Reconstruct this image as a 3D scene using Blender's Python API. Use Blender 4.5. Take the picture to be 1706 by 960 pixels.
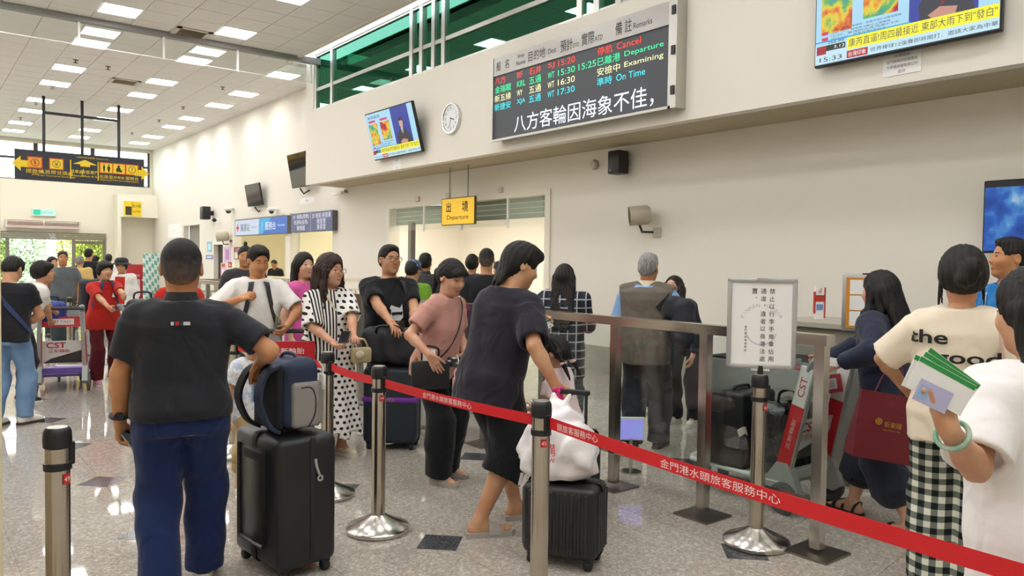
import bpy, bmesh, math, random
import numpy as np
from mathutils import Vector, Matrix
random.seed(7)
SC = bpy.context.scene
COL = SC.collection
for _o in list(bpy.data.objects):
    bpy.data.objects.remove(_o)

# ------------------------------------------------------------------ camera, sky, light, exposure
CAMR = np.array([[0.784789, 0.009657, 0.619688], [-0.619605, 0.034864, 0.784139], [0.014033, 0.999345, -0.033345]])
CAMC = np.array([0.0, 0.0, 1.6])
FPX = 1282.0
cd = bpy.data.cameras.new('camera')
cam = bpy.data.objects.new('camera', cd)
COL.objects.link(cam)
cd.sensor_width = 36.0
cd.lens = 36.0 * FPX / 1706.0
cd.clip_start = 0.05
cd.clip_end = 300
_m = Matrix.Identity(4)
for _i in range(3):
    _m[_i][0] = CAMR[_i, 0]; _m[_i][1] = CAMR[_i, 1]; _m[_i][2] = -CAMR[_i, 2]; _m[_i][3] = CAMC[_i]
cam.matrix_world = _m
SC.camera = cam

W = bpy.data.worlds.new('sky'); SC.world = W
W.use_nodes = True
_bg = W.node_tree.nodes['Background']
_bg.inputs[0].default_value = (0.86, 0.93, 1.0, 1)
_bg.inputs[1].default_value = 5.0
sun = bpy.data.objects.new('sun', bpy.data.lights.new('sun', 'SUN'))
sun.data.energy = 7.0; sun.data.angle = 0.05; sun.data.color = (1.0, 0.95, 0.86)
sun.rotation_euler = (math.radians(38), 0, math.radians(12))
COL.objects.link(sun)
LAMP = 21.5            # emission of the ceiling panels
vs = SC.view_settings
vs.view_transform = 'Standard'; vs.look = 'None'; vs.gamma = 1.0; vs.use_curve_mapping = False
vs.exposure = 0.08

# survey: a point seen at pixel (px,py) that stands `depth` metres ahead of the camera
def at(px, py, depth):
    v = CAMR @ np.array([(px - 853.0) / FPX, (480.0 - py) / FPX, 1.0])
    return CAMC + v * depth
def V(*a): return np.array(a, float)
def nrm(v):
    v = np.asarray(v, float); n = np.linalg.norm(v); return v / n if n > 1e-9 else v

# ------------------------------------------------------------------ materials
def lin(c):
    if isinstance(c, str):
        c = [int(c[i:i + 2], 16) for i in (0, 2, 4)]
    out = []
    for x in c[:3]:
        x = x / 255.0
        out.append(x / 12.92 if x <= 0.04045 else ((x + 0.055) / 1.055) ** 2.4)
    return (*out, 1.0)
MATS = {}
def mat(name, col=None, rough=0.6, metal=0.0, emit=None, es=1.0, spec=0.5, bump=None, var=None, alpha=None, coat=0.0):
    """bump=(scale,strength)  var=(scale, colour2, amount)"""
    if name in MATS: return MATS[name]
    m = bpy.data.materials.new(name); m.use_nodes = True
    nt = m.node_tree; b = nt.nodes['Principled BSDF']
    if col is not None: b.inputs['Base Color'].default_value = lin(col)
    b.inputs['Roughness'].default_value = rough
    b.inputs['Metallic'].default_value = metal
    b.inputs['Specular IOR Level'].default_value = spec
    if coat: b.inputs['Coat Weight'].default_value = coat
    if emit is not None:
        b.inputs['Emission Color'].default_value = lin(emit); b.inputs['Emission Strength'].default_value = es
    if bump or var:
        tc = nt.nodes.new('ShaderNodeTexCoord')
    if bump:
        n = nt.nodes.new('ShaderNodeTexNoise'); n.inputs['Scale'].default_value = bump[0]; n.inputs['Detail'].default_value = 3
        bp = nt.nodes.new('ShaderNodeBump'); bp.inputs['Strength'].default_value = bump[1]; bp.inputs['Distance'].default_value = 0.01
        nt.links.new(tc.outputs['Object'], n.inputs['Vector']); nt.links.new(n.outputs['Fac'], bp.inputs['Height'])
        nt.links.new(bp.outputs['Normal'], b.inputs['Normal'])
    if var:
        n = nt.nodes.new('ShaderNodeTexNoise'); n.inputs['Scale'].default_value = var[0]; n.inputs['Detail'].default_value = 4
        r = nt.nodes.new('ShaderNodeValToRGB'); r.color_ramp.elements[0].position = 0.5 - 0.25 * (1.1 - var[2]); r.color_ramp.elements[1].position = 0.5 + 0.25 * (1.1 - var[2])
        r.color_ramp.elements[0].color = lin(col); r.color_ramp.elements[1].color = lin(var[1])
        nt.links.new(tc.outputs['Object'], n.inputs['Vector']); nt.links.new(n.outputs['Fac'], r.inputs['Fac'])
        nt.links.new(r.outputs['Color'], b.inputs['Base Color'])
    MATS[name] = m
    return m
def cloth(name, col=None, rough=0.85, scale=260, strength=0.15):
    if name in MATS: return MATS[name]
    g = NT(name, rough, 0.25); g.b.inputs['Base Color'].default_value = lin(col)
    n = g.nt.nodes.new('ShaderNodeTexNoise'); n.inputs['Scale'].default_value = 6.5; n.inputs['Detail'].default_value = 1.5; n.inputs['Distortion'].default_value = 1.0
    mp = g.nt.nodes.new('ShaderNodeMapping'); mp.inputs['Scale'].default_value = (1.0, 1.0, 0.8); mp.inputs['Rotation'].default_value = (0.35, 0.5, 0.2)
    g.nt.links.new(g.tc.outputs['Object'], mp.inputs[0]); g.nt.links.new(mp.outputs[0], n.inputs['Vector'])
    g.bump(g.math('MULTIPLY_ADD', g.noise(scale, 2), strength * 0.12, n.outputs['Fac']), 0.42, 0.06)
    g.b.inputs['Sheen Weight'].default_value = 0.12
    return g.m
def glass_mat(name, tint, refl=1.0, ior=1.5, rtint=None):
    if name in MATS: return MATS[name]
    m = bpy.data.materials.new(name); m.use_nodes = True; nt = m.node_tree; nt.nodes.clear()
    o = nt.nodes.new('ShaderNodeOutputMaterial'); t = nt.nodes.new('ShaderNodeBsdfTransparent'); g = nt.nodes.new('ShaderNodeBsdfGlossy')
    t.inputs[0].default_value = lin(tint); g.inputs['Roughness'].default_value = 0.01; g.inputs[0].default_value = lin(rtint) if rtint else (refl, refl, refl, 1)
    # Schlick reflectance, the same on both faces of a pane
    lw = nt.nodes.new('ShaderNodeLayerWeight'); lw.inputs[0].default_value = 0.5; pw = nt.nodes.new('ShaderNodeMath'); pw.operation = 'POWER'; pw.inputs[1].default_value = 5.0
    f0 = ((ior - 1) / (ior + 1)) ** 2; fr = nt.nodes.new('ShaderNodeMath'); fr.operation = 'MULTIPLY_ADD'; fr.inputs[1].default_value = 1 - f0; fr.inputs[2].default_value = f0
    nt.links.new(lw.outputs['Facing'], pw.inputs[0]); nt.links.new(pw.outputs[0], fr.inputs[0]); mx = nt.nodes.new('ShaderNodeMixShader')
    nt.links.new(fr.outputs[0], mx.inputs[0]); nt.links.new(t.outputs[0], mx.inputs[1]); nt.links.new(g.outputs[0], mx.inputs[2]); nt.links.new(mx.outputs[0], o.inputs[0])
    MATS[name] = m
    return m
class NT:
    """tiny node-graph helper for procedural colours"""
    def __init__(s, name, rough=0.8, spec=0.3):
        s.m = bpy.data.materials.new(name); s.m.use_nodes = True; s.nt = s.m.node_tree
        s.b = s.nt.nodes['Principled BSDF']; s.b.inputs['Roughness'].default_value = rough; s.b.inputs['Specular IOR Level'].default_value = spec
        s.tc = s.nt.nodes.new('ShaderNodeTexCoord'); MATS[name] = s.m
        sep = s.nt.nodes.new('ShaderNodeSeparateXYZ'); s.nt.links.new(s.tc.outputs['Object'], sep.inputs[0])
        s.x, s.y, s.z = sep.outputs
    def math(s, op, a, b=None, c=None):
        n = s.nt.nodes.new('ShaderNodeMath'); n.operation = op
        for i, v in enumerate((a, b, c)):
            if v is None: continue
            if isinstance(v, (int, float)): n.inputs[i].default_value = v
            else: s.nt.links.new(v, n.inputs[i])
        return n.outputs[0]
    def mix(s, f, a, b):
        n = s.nt.nodes.new('ShaderNodeMix'); n.data_type = 'RGBA'
        for sock, v in ((n.inputs[0], f), (n.inputs[6], a), (n.inputs[7], b)):
            if isinstance(v, (int, float)): sock.default_value = v
            elif isinstance(v, (str, tuple)): sock.default_value = lin(v)
            else: s.nt.links.new(v, sock)
        return n.outputs[2]
    def noise(s, scale, detail=3, vec=None):
        n = s.nt.nodes.new('ShaderNodeTexNoise'); n.inputs['Scale'].default_value = scale; n.inputs['Detail'].default_value = detail
        s.nt.links.new(vec if vec is not None else s.tc.outputs['Object'], n.inputs['Vector']); return n.outputs['Fac']
    def comb(s, x, y, z):
        n = s.nt.nodes.new('ShaderNodeCombineXYZ')
        for i, v in enumerate((x, y, z)):
            if isinstance(v, (int, float)): n.inputs[i].default_value = v
            else: s.nt.links.new(v, n.inputs[i])
        return n.outputs[0]
    def ramp(s, f, stops):
        r = s.nt.nodes.new('ShaderNodeValToRGB'); e = r.color_ramp.elements
        while len(e) < len(stops): e.new(0.5)
        for k, (p, c) in enumerate(stops): e[k].position = p; e[k].color = lin(c)
        s.nt.links.new(f, r.inputs[0]); return r.outputs[0]
    def color(s, c): s.nt.links.new(c, s.b.inputs['Base Color'])
    def emit(s, c, st): s.nt.links.new(c, s.b.inputs['Emission Color']); s.b.inputs['Emission Strength'].default_value = st
    def bump(s, h, st, dist=0.01):
        bp = s.nt.nodes.new('ShaderNodeBump'); bp.inputs['Strength'].default_value = st; bp.inputs['Distance'].default_value = dist
        s.nt.links.new(h, bp.inputs['Height']); s.nt.links.new(bp.outputs[0], s.b.inputs['Normal'])

# ------------------------------------------------------------------ objects
def link(o, parent=None):
    COL.objects.link(o)
    if parent is not None: o.parent = parent
    return o
def tag(o, label=None, cat=None, group=None, kind=None):
    if label: o['label'] = label
    if cat: o['category'] = cat
    if group: o['group'] = group
    if kind: o['kind'] = kind
    return o
def empty(name, loc=(0, 0, 0), rz=0.0, label=None, cat=None, group=None, parent=None):
    o = bpy.data.objects.new(name, None); link(o, parent)
    o.location = [float(c) for c in loc]; o.rotation_euler = (0, 0, rz); o.empty_display_size = 0.1
    return tag(o, label, cat, group)
def copy_tree(o, parent=None):
    c = o.copy(); link(c, parent)
    for ch in list(o.children): copy_tree(ch, c)
    return c
def mesh_np(name, verts, faces, mats, parent=None, smooth=True, mi=None):
    me = bpy.data.meshes.new(name)
    verts = np.asarray(verts, np.float32); faces = np.asarray(faces, np.int32)
    n, k = faces.shape
    me.vertices.add(len(verts)); me.vertices.foreach_set('co', verts.ravel())
    me.loops.add(n * k); me.loops.foreach_set('vertex_index', faces.ravel())
    me.polygons.add(n); me.polygons.foreach_set('loop_start', np.arange(0, n * k, k, dtype=np.int32))
    me.polygons.foreach_set('use_smooth', np.full(n, smooth))
    for m in (mats if isinstance(mats, (list, tuple)) else [mats]): me.materials.append(m)
    if mi is not None: me.polygons.foreach_set('material_index', np.asarray(mi, np.int32))
    me.update(); me.validate()
    return link(bpy.data.objects.new(name, me), parent)

def frame_from(d, up=(0, 0, 1)):
    d = nrm(d); up = np.asarray(up, float)
    if abs(np.dot(d, up)) > 0.97: up = V(0, 1, 0) if abs(d[1]) < 0.9 else V(1, 0, 0)
    r = nrm(np.cross(d, up)); u = np.cross(r, d)
    return r, d, u
class MB:
    """collects shapes and links them as ONE mesh"""
    def __init__(s): s.v = []; s.f = []; s.m = []; s.cur = 0
    def add(s, vs_, fs, M=None):
        o = len(s.v)
        for p in vs_:
            p = np.asarray(p, float)
            if M is not None: p = M[0] + M[1] @ p
            s.v.append(tuple(p))
        for f in fs: s.f.append(tuple(o + i for i in f)); s.m.append(s.cur)
        return s
    def mi(s, i): s.cur = i; return s
    def box(s, c, d, rz=0.0, M=None):
        x, y, z = [k / 2 for k in d]
        vs_ = [(-x, -y, -z), (x, -y, -z), (x, y, -z), (-x, y, -z), (-x, -y, z), (x, -y, z), (x, y, z), (-x, y, z)]
        ca, sa = math.cos(rz), math.sin(rz); c = np.asarray(c, float)
        vs_ = [c + V(p[0] * ca - p[1] * sa, p[0] * sa + p[1] * ca, p[2]) for p in vs_]
        return s.add(vs_, [(3, 2, 1, 0), (4, 5, 6, 7), (0, 1, 5, 4), (1, 2, 6, 5), (2, 3, 7, 6), (3, 0, 4, 7)], M)
    def bb(s, x0, x1, y0, y1, z0, z1): return s.box(((x0 + x1) / 2, (y0 + y1) / 2, (z0 + z1) / 2), (abs(x1 - x0), abs(y1 - y0), abs(z1 - z0)))
    def rbox(s, c, d, r=0.01, seg=2, rz=0.0, M=None):
        bm = bmesh.new(); bmesh.ops.create_cube(bm, size=1.0)
        for v in bm.verts: v.co = Vector((v.co.x * d[0], v.co.y * d[1], v.co.z * d[2]))
        bmesh.ops.bevel(bm, geom=bm.edges[:], offset=r, segments=seg, profile=0.5, affect='EDGES')
        bm.verts.ensure_lookup_table()
        ca, sa = math.cos(rz), math.sin(rz); c = np.asarray(c, float)
        vs_ = [c + V(v.co.x * ca - v.co.y * sa, v.co.x * sa + v.co.y * ca, v.co.z) for v in bm.verts]
        fs = [[v.index for v in f.verts] for f in bm.faces]; bm.free()
        return s.add(vs_, fs, M)
    def cyl(s, a, b, r, r2=None, seg=16, cap=True, M=None):
        a = np.asarray(a, float); b = np.asarray(b, float); r2 = r if r2 is None else r2
        x, d, y = frame_from(b - a)
        vs_ = []
        for k in range(seg):
            t = 2 * math.pi * k / seg; vs_.append(a + r * (math.cos(t) * x + math.sin(t) * y))
        for k in range(seg):
            t = 2 * math.pi * k / seg; vs_.append(b + r2 * (math.cos(t) * x + math.sin(t) * y))
        fs = [((k + 1) % seg, k, seg + k, seg + (k + 1) % seg) for k in range(seg)]
        if cap: fs += [tuple(range(seg)), tuple(range(2 * seg - 1, seg - 1, -1))]
        return s.add(vs_, fs, M)
    def lathe(s, prof, c=(0, 0, 0), seg=24, M=None):
        c = np.asarray(c, float); vs_ = []; n = len(prof)
        for k in range(seg):
            t = 2 * math.pi * k / seg
            for r, z in prof: vs_.append(c + V(r * math.cos(t), r * math.sin(t), z))
        fs = []
        for k in range(seg):
            k2 = (k + 1) % seg
            for i in range(n - 1): fs.append((k * n + i, k2 * n + i, k2 * n + i + 1, k * n + i + 1))
        return s.add(vs_, fs, M)
    def tube(s, pts, r, seg=8, M=None, closed=False):
        pts = [np.asarray(p, float) for p in pts]; n = len(pts); vs_ = []
        rr = r if isinstance(r, (list, tuple)) else [r] * n
        up = None
        for i in range(n):
            d = pts[min(i + 1, n - 1)] - pts[max(i - 1, 0)] if not closed else pts[(i + 1) % n] - pts[i - 1]
            x, d, y = frame_from(d) if up is None else frame_from(d, up)
            up = y
            for k in range(seg):
                t = 2 * math.pi * k / seg; vs_.append(pts[i] + rr[i] * (math.cos(t) * x + math.sin(t) * y))
        fs = []
        for i in range(n if closed else n - 1):
            j = (i + 1) % n
            for k in range(seg): k2 = (k + 1) % seg; fs.append((i * seg + k2, i * seg + k, j * seg + k, j * seg + k2))
        if not closed: fs += [tuple(range(seg)), tuple(range(n * seg - 1, (n - 1) * seg - 1, -1))]
        return s.add(vs_, fs, M)
    def strip(s, pts, side, w, th=0.003, M=None):
        """flat band along pts; side = width direction(s), w width, th thickness"""
        pts = [np.asarray(p, float) for p in pts]; n = len(pts); vs_ = []
        for i in range(n):
            d = nrm(pts[min(i + 1, n - 1)] - pts[max(i - 1, 0)])
            sd = np.asarray(side[i] if isinstance(side, list) else side, float); sd = nrm(sd - d * np.dot(sd, d)); nn = np.cross(d, sd)
            ww = w[i] if isinstance(w, list) else w
            for a, b in ((-1, -1), (1, -1), (1, 1), (-1, 1)): vs_.append(pts[i] + sd * a * ww / 2 + nn * b * th / 2)
        fs = []
        for i in range(n - 1):
            for k in range(4): k2 = (k + 1) % 4; fs.append((i * 4 + k, i * 4 + k2, i * 4 + 4 + k2, i * 4 + 4 + k))
        fs += [(3, 2, 1, 0), tuple(n * 4 - 4 + k for k in range(4))]
        return s.add(vs_, fs, M)
    def prism(s, poly, z0, z1, M=None):
        n = len(poly); vs_ = [V(p[0], p[1], z0) for p in poly] + [V(p[0], p[1], z1) for p in poly]
        fs = [tuple(range(n - 1, -1, -1)), tuple(range(n, 2 * n))] + [(k, (k + 1) % n, n + (k + 1) % n, n + k) for k in range(n)]
        return s.add(vs_, fs, M)
    def ell(s, c, r, seg=16, rings=10, M=None, R=None):
        c = np.asarray(c, float); vs_ = []; fs = []
        for i in range(rings + 1):
            p = math.pi * i / rings
            for k in range(seg):
                t = 2 * math.pi * k / seg; q = V(r[0] * math.sin(p) * math.cos(t), r[1] * math.sin(p) * math.sin(t), r[2] * math.cos(p))
                vs_.append(c + (R @ q if R is not None else q))
        for i in range(rings):
            for k in range(seg): k2 = (k + 1) % seg; fs.append((i * seg + k2, i * seg + k, (i + 1) * seg + k, (i + 1) * seg + k2))
        return s.add(vs_, fs, M)
    def build(s, name, mats, parent=None, smooth=None):
        me = bpy.data.meshes.new(name); me.from_pydata(s.v, [], s.f)
        for m in (mats if isinstance(mats, (list, tuple)) else [mats]): me.materials.append(m)
        if any(s.m): me.polygons.foreach_set('material_index', s.m)
        me.validate(); me.update()
        bm = bmesh.new(); bm.from_mesh(me); bmesh.ops.recalc_face_normals(bm, faces=bm.faces[:]); bm.to_mesh(me); bm.free()
        if smooth:
            me.polygons.foreach_set('use_smooth', [True] * len(me.polygons)); me.set_sharp_from_angle(angle=math.radians(smooth))
        return link(bpy.data.objects.new(name, me), parent)
def plane_M(o, right, up):
    """(origin, 3x3) whose local x=right, y=up, z=normal"""
    r = nrm(right); u = np.asarray(up, float); u = nrm(u - r * np.dot(u, r)); n = np.cross(r, u)
    return np.asarray(o, float), np.stack([r, u, n], 1)

# ------------------------------------------------------------------ lettering
def text(name, s, M, size, mat_, parent=None, width=None, align='CENTER', depth=0.0, spacing=1.0, stretch=None, bold=0.0):
    cu = bpy.data.curves.new(name, 'FONT'); cu.body = s; cu.size = 1.0; cu.align_x = 'LEFT'; cu.extrude = 0; cu.space_character = spacing
    cu.resolution_u = 3; cu.offset = bold
    o = bpy.data.objects.new(name, cu)
    me = bpy.data.meshes.new_from_object(o)
    bpy.data.objects.remove(o); bpy.data.curves.remove(cu)
    n = len(me.vertices); co = np.zeros(n * 3, np.float32)
    if n:
        me.vertices.foreach_get('co', co); co = co.reshape(-1, 3).astype(float)
        lo, hi = co.min(0), co.max(0); co[:, 1] -= (lo[1] + hi[1]) / 2
        ax = {'CENTER': (lo[0] + hi[0]) / 2, 'LEFT': lo[0], 'RIGHT': hi[0]}[align]; co[:, 0] -= ax
        k = size / max(1e-6, hi[1] - lo[1]); kx = k
        if width: kx = width / max(1e-6, hi[0] - lo[0])
        co[:, 0] *= kx; co[:, 1] *= k; co[:, 2] = depth
        if not isinstance(M, tuple): M = (V(0, 0, 0), np.eye(3))
        co = M[0] + co @ M[1].T
        me.vertices.foreach_set('co', co.astype(np.float32).ravel())
    me.materials.clear(); me.materials.append(mat_); me.update()
    me.name = name
    return link(bpy.data.objects.new(name, me), parent)

# ------------------------------------------------------------------ implicit surfaces (smooth unions meshed with surface nets)
class Vol:
    def __init__(s, lo, hi, h):
        s.h = h; s.lo = np.asarray(lo, float) - 2 * h
        n = np.ceil((np.asarray(hi, float) + 2 * h - s.lo) / h).astype(int) + 1
        s.ax = [(s.lo[i] + h * np.arange(n[i])).astype(np.float32) for i in range(3)]
        s.v = np.full(n, 0.08, np.float32)
    def grid(s, lo, hi):
        sl = []
        for i in range(3):
            a = max(0, int(math.floor((lo[i] - s.lo[i]) / s.h))); b = min(len(s.ax[i]), int(math.ceil((hi[i] - s.lo[i]) / s.h)) + 1)
            if b <= a: return None, None
            sl.append(slice(a, b))
        sl = tuple(sl)
        return sl, (s.ax[0][sl[0]][:, None, None], s.ax[1][sl[1]][None, :, None], s.ax[2][sl[2]][None, None, :])
    def op(s, fn, lo, hi, k=0.02, sub=False):
        mg = (k + 2.5 * s.h) if not sub else 2 * s.h
        sl, g = s.grid(np.asarray(lo) - mg, np.asarray(hi) + mg)
        if sl is None: return s
        d = fn(*g); a = s.v[sl]
        if sub:
            d = -d; hh = np.maximum(k - np.abs(a - d), 0) / max(k, 1e-6); s.v[sl] = np.maximum(a, d) + hh * hh * k * 0.25
        else:
            hh = np.maximum(k - np.abs(a - d), 0) / max(k, 1e-6); s.v[sl] = np.minimum(a, d) - hh * hh * k * 0.25
        return s
    def cone(s, a, b, ra, rb=None, k=0.02, sub=False):
        a = np.asarray(a, float); b = np.asarray(b, float); rb = ra if rb is None else rb; ba = b - a; l2 = max(1e-9, float(ba @ ba)); rm = max(ra, rb)
        def fn(x, y, z):
            px, py, pz = x - a[0], y - a[1], z - a[2]
            t = np.clip((px * ba[0] + py * ba[1] + pz * ba[2]) / l2, 0, 1)
            return np.sqrt((px - t * ba[0]) ** 2 + (py - t * ba[1]) ** 2 + (pz - t * ba[2]) ** 2) - (ra + (rb - ra) * t)
        return s.op(fn, np.minimum(a, b) - rm, np.maximum(a, b) + rm, k, sub)
    def ell(s, c, r, F=None, k=0.02, sub=False):
        """F: rows are the local axes"""
        c = np.asarray(c, float); r = np.asarray(r, float); F = np.eye(3) if F is None else F
        def fn(x, y, z):
            px, py, pz = x - c[0], y - c[1], z - c[2]
            q = [F[i, 0] * px + F[i, 1] * py + F[i, 2] * pz for i in range(3)]
            k0 = np.sqrt((q[0] / r[0]) ** 2 + (q[1] / r[1]) ** 2 + (q[2] / r[2]) ** 2)
            return (k0 - 1) * float(r.min()) * (0.6 + 0.4 * min(1.0, float(r.max() / r.min()) ** 0.3))
        ext = np.sqrt(((F * r[:, None]) ** 2).sum(0))
        return s.op(fn, c - ext, c + ext, k, sub)
    def rbox(s, c, half, rr, F=None, k=0.02, sub=False):
        c = np.asarray(c, float); half = np.asarray(half, float); F = np.eye(3) if F is None else F
        def fn(x, y, z):
            px, py, pz = x - c[0], y - c[1], z - c[2]
            q = [np.abs(F[i, 0] * px + F[i, 1] * py + F[i, 2] * pz) - half[i] + rr for i in range(3)]
            return np.sqrt(sum(np.maximum(v, 0) ** 2 for v in q)) + np.minimum(np.maximum(np.maximum(q[0], q[1]), q[2]), 0) - rr
        ext = (np.abs(F) * half[:, None]).sum(0)
        return s.op(fn, c - ext, c + ext, k, sub)
    def loft(s, o, F, ts, ws, ds, oy=None, ox=None, k=0.03, sub=False, ex=2.3):
        """elliptic sections along F[2] from o; F rows = (right, fwd, axis)"""
        o = np.asarray(o, float); ts = np.asarray(ts, float); ws = np.asarray(ws, float); ds = np.asarray(ds, float)
        oy = np.zeros_like(ts) if oy is None else np.asarray(oy, float); ox = np.zeros_like(ts) if ox is None else np.asarray(ox, float)
        def fn(x, y, z):
            px, py, pz = x - o[0], y - o[1], z - o[2]
            a, b, t = [F[i, 0] * px + F[i, 1] * py + F[i, 2] * pz for i in range(3)]
            sh = t.shape; tf = t.ravel()
            w = np.interp(tf, ts, ws).reshape(sh); d = np.interp(tf, ts, ds).reshape(sh); yy = np.interp(tf, ts, oy).reshape(sh); xx = np.interp(tf, ts, ox).reshape(sh)
            q = (np.abs((a - xx) / w) ** ex + np.abs((b - yy) / d) ** ex) ** (1 / ex)
            return np.maximum(np.maximum((q - 1) * np.minimum(w, d), t - ts[-1]), ts[0] - t)
        pts = []
        for t in (ts[0], ts[-1]):
            for sx in (-1, 1):
                for sy in (-1, 1):
                    for yo in (oy.min(), oy.max()): pts.append(o + F[2] * t + F[0] * sx * (ws.max() + np.abs(ox).max()) + F[1] * (sy * ds.max() + yo))
        pts = np.array(pts)
        return s.op(fn, pts.min(0), pts.max(0), k, sub)
    def half(s, p, n, k=0.004, lo=None, hi=None):
        """cut away everything on the side n points to"""
        p = np.asarray(p, float); n = nrm(n)
        lo = s.lo if lo is None else lo; hi = np.array([a[-1] for a in s.ax]) if hi is None else hi
        sl, g = s.grid(lo, hi)
        if sl is None: return s
        d = (g[0] - p[0]) * n[0] + (g[1] - p[1]) * n[1] + (g[2] - p[2]) * n[2]
        s.v[sl] = np.maximum(s.v[sl], d); return s
    def shell(s, t):
        s.v = np.maximum(s.v, -(s.v + t)); return s
    def wrinkle(s, amp, fx=9.0, seed=0.0, dirs=None):
        x, y, z = s.ax[0][:, None, None], s.ax[1][None, :, None], s.ax[2][None, None, :]
        w = np.sin(fx * (z * 1.3 + 0.7 * x) + 2.2 * np.sin(3.1 * fx * 0.33 * x + seed) + seed) * np.sin(fx * 1.7 * (x - 0.6 * y) + 1.7 * np.sin(fx * 0.5 * z + seed * 2)) \
            + 0.6 * np.sin(fx * 2.6 * (0.35 * z + y * 0.8 - x * 0.6) + 3 * np.sin(fx * 0.8 * z + seed))
        s.v = s.v + (amp * w).astype(np.float32); return s
    def mesh(s):
        v = s.v; sg = v < 0
        c = np.zeros(tuple(n - 1 for n in v.shape), np.int8)
        for i in (0, 1):
            for j in (0, 1):
                for k in (0, 1): c += sg[i:i + c.shape[0], j:j + c.shape[1], k:k + c.shape[2]]
        ids = np.argwhere((c > 0) & (c < 8)); n = len(ids)
        imap = np.full(c.shape, -1, np.int32); imap[tuple(ids.T)] = np.arange(n)
        acc = np.zeros((n, 3)); cnt = np.zeros(n)
        cor = [(i, j, k) for i in (0, 1) for j in (0, 1) for k in (0, 1)]
        for a in cor:
            for ax in range(3):
                if a[ax]: continue
                b = list(a); b[ax] = 1
                va = v[ids[:, 0] + a[0], ids[:, 1] + a[1], ids[:, 2] + a[2]]; vb = v[ids[:, 0] + b[0], ids[:, 1] + b[1], ids[:, 2] + b[2]]
                m = (va < 0) != (vb < 0); t = np.where(m, va / np.where(m, va - vb, 1), 0)
                p = np.tile(np.array(a, float), (n, 1)); p[:, ax] += t
                acc[m] += p[m]; cnt[m] += 1
        P = s.lo + s.h * (ids + acc / np.maximum(cnt, 1)[:, None])
        F = []
        for ax in range(3):
            u, w = [(1, 2), (2, 0), (0, 1)][ax]
            A = [slice(None)] * 3; B = [slice(None)] * 3; A[ax] = slice(0, -1); B[ax] = slice(1, None)
            e = np.argwhere(sg[tuple(A)] != sg[tuple(B)])
            if not len(e): continue
            e = e[(e[:, u] > 0) & (e[:, w] > 0) & (e[:, u] < v.shape[u] - 1) & (e[:, w] < v.shape[w] - 1)]
            q = []
            for du, dw in ((-1, -1), (0, -1), (0, 0), (-1, 0)):
                f = e.copy(); f[:, u] += du; f[:, w] += dw; q.append(imap[tuple(f.T)])
            q = np.stack(q, 1); ins = sg[tuple(e.T)]
            q = np.where(ins[:, None], q, q[:, ::-1]); F.append(q)
        F = np.concatenate(F) if F else np.zeros((0, 4), int)
        return P, F[(F >= 0).all(1)]
    def surf(s, p, d, mx=0.3):
        """last crossing from p along d"""
        p = np.asarray(p, float); d = nrm(d); ts = np.arange(0, mx, s.h * 0.25); P = (p + ts[:, None] * d - s.lo) / s.h
        i = np.clip(np.floor(P).astype(int), 0, np.array(s.v.shape) - 2); f = np.clip(P - i, 0, 1); val = 0
        for a in (0, 1):
            for b in (0, 1):
                for c in (0, 1):
                    val = val + s.v[i[:, 0] + a, i[:, 1] + b, i[:, 2] + c] * (f[:, 0] if a else 1 - f[:, 0]) * (f[:, 1] if b else 1 - f[:, 1]) * (f[:, 2] if c else 1 - f[:, 2])
        k = np.where(val < 0)[0]
        return p + d * ts[k[-1]] if len(k) else p
def join_np(parts):
    vs_, fs, o = [], [], 0
    for p, f in parts: vs_.append(p); fs.append(f + o); o += len(p)
    return np.concatenate(vs_), np.concatenate(fs)
# ------------------------------------------------------------------ people
SKIN = {}
def skin_mat(col='c49073'):
    if col in SKIN: return SKIN[col]
    g = NT('skin_' + col, 0.52, 0.4)
    c2 = tuple(max(0, min(255, int(int(col[i:i + 2], 16) * k))) for i, k in zip((0, 2, 4), (0.93, 0.84, 0.80)))
    g.color(g.mix(g.ramp(g.noise(9, 3), [(0.35, (255, 255, 255)), (0.7, (0, 0, 0))]), col, c2))
    g.b.inputs['Subsurface Weight'].default_value = 0.06; g.b.inputs['Subsurface Radius'].default_value = (0.012, 0.005, 0.003)
    SKIN[col] = g.m
    return g.m
HAIRM = {}
def hair_mat(col='15120f', col2='3a3029', fade=None):
    key = (col, col2, fade)
    if key in HAIRM: return HAIRM[key]
    g = NT('hair_' + col + (fade or ''), 0.55, 0.3)
    v = g.comb(g.math('MULTIPLY', g.x, 1.0), g.math('MULTIPLY', g.y, 1.0), g.math('MULTIPLY', g.z, 0.08))
    n = g.noise(150, 2, v)
    c = g.mix(g.ramp(n, [(0.45, (0, 0, 0)), (0.75, (255, 255, 255))]), col, col2)
    g.color(c); g.bump(n, 0.6, 0.004)
    HAIRM[key] = g.m
    return g.m
def fade_mat(zc):
    g = NT('hair_fade', 0.6, 0.3); n = g.noise(38, 4); t = g.math('ADD', g.math('MULTIPLY_ADD', g.math('SUBTRACT', g.z, zc), 5.5, 0.50), g.math('MULTIPLY_ADD', n, 0.60, -0.30))
    g.color(g.ramp(t, [(0.0, '8c6a52'), (0.22, '5e5048'), (0.55, '3f3834'), (0.80, '1a1716')])); g.bump(g.noise(260, 2), 0.5, 0.004)
    return g.m
def M_eye():
    return [mat('eye_white', 'd8d2cb', 0.25), mat('eye_iris', '17100c', 0.15)]
LODS = [(0.016, 0.0053, 0.0041, 0.0108), (0.018, 0.0074, 0.0062, 0.014), (0.024, 0.0110, 0.0100, 0.020)]
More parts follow.
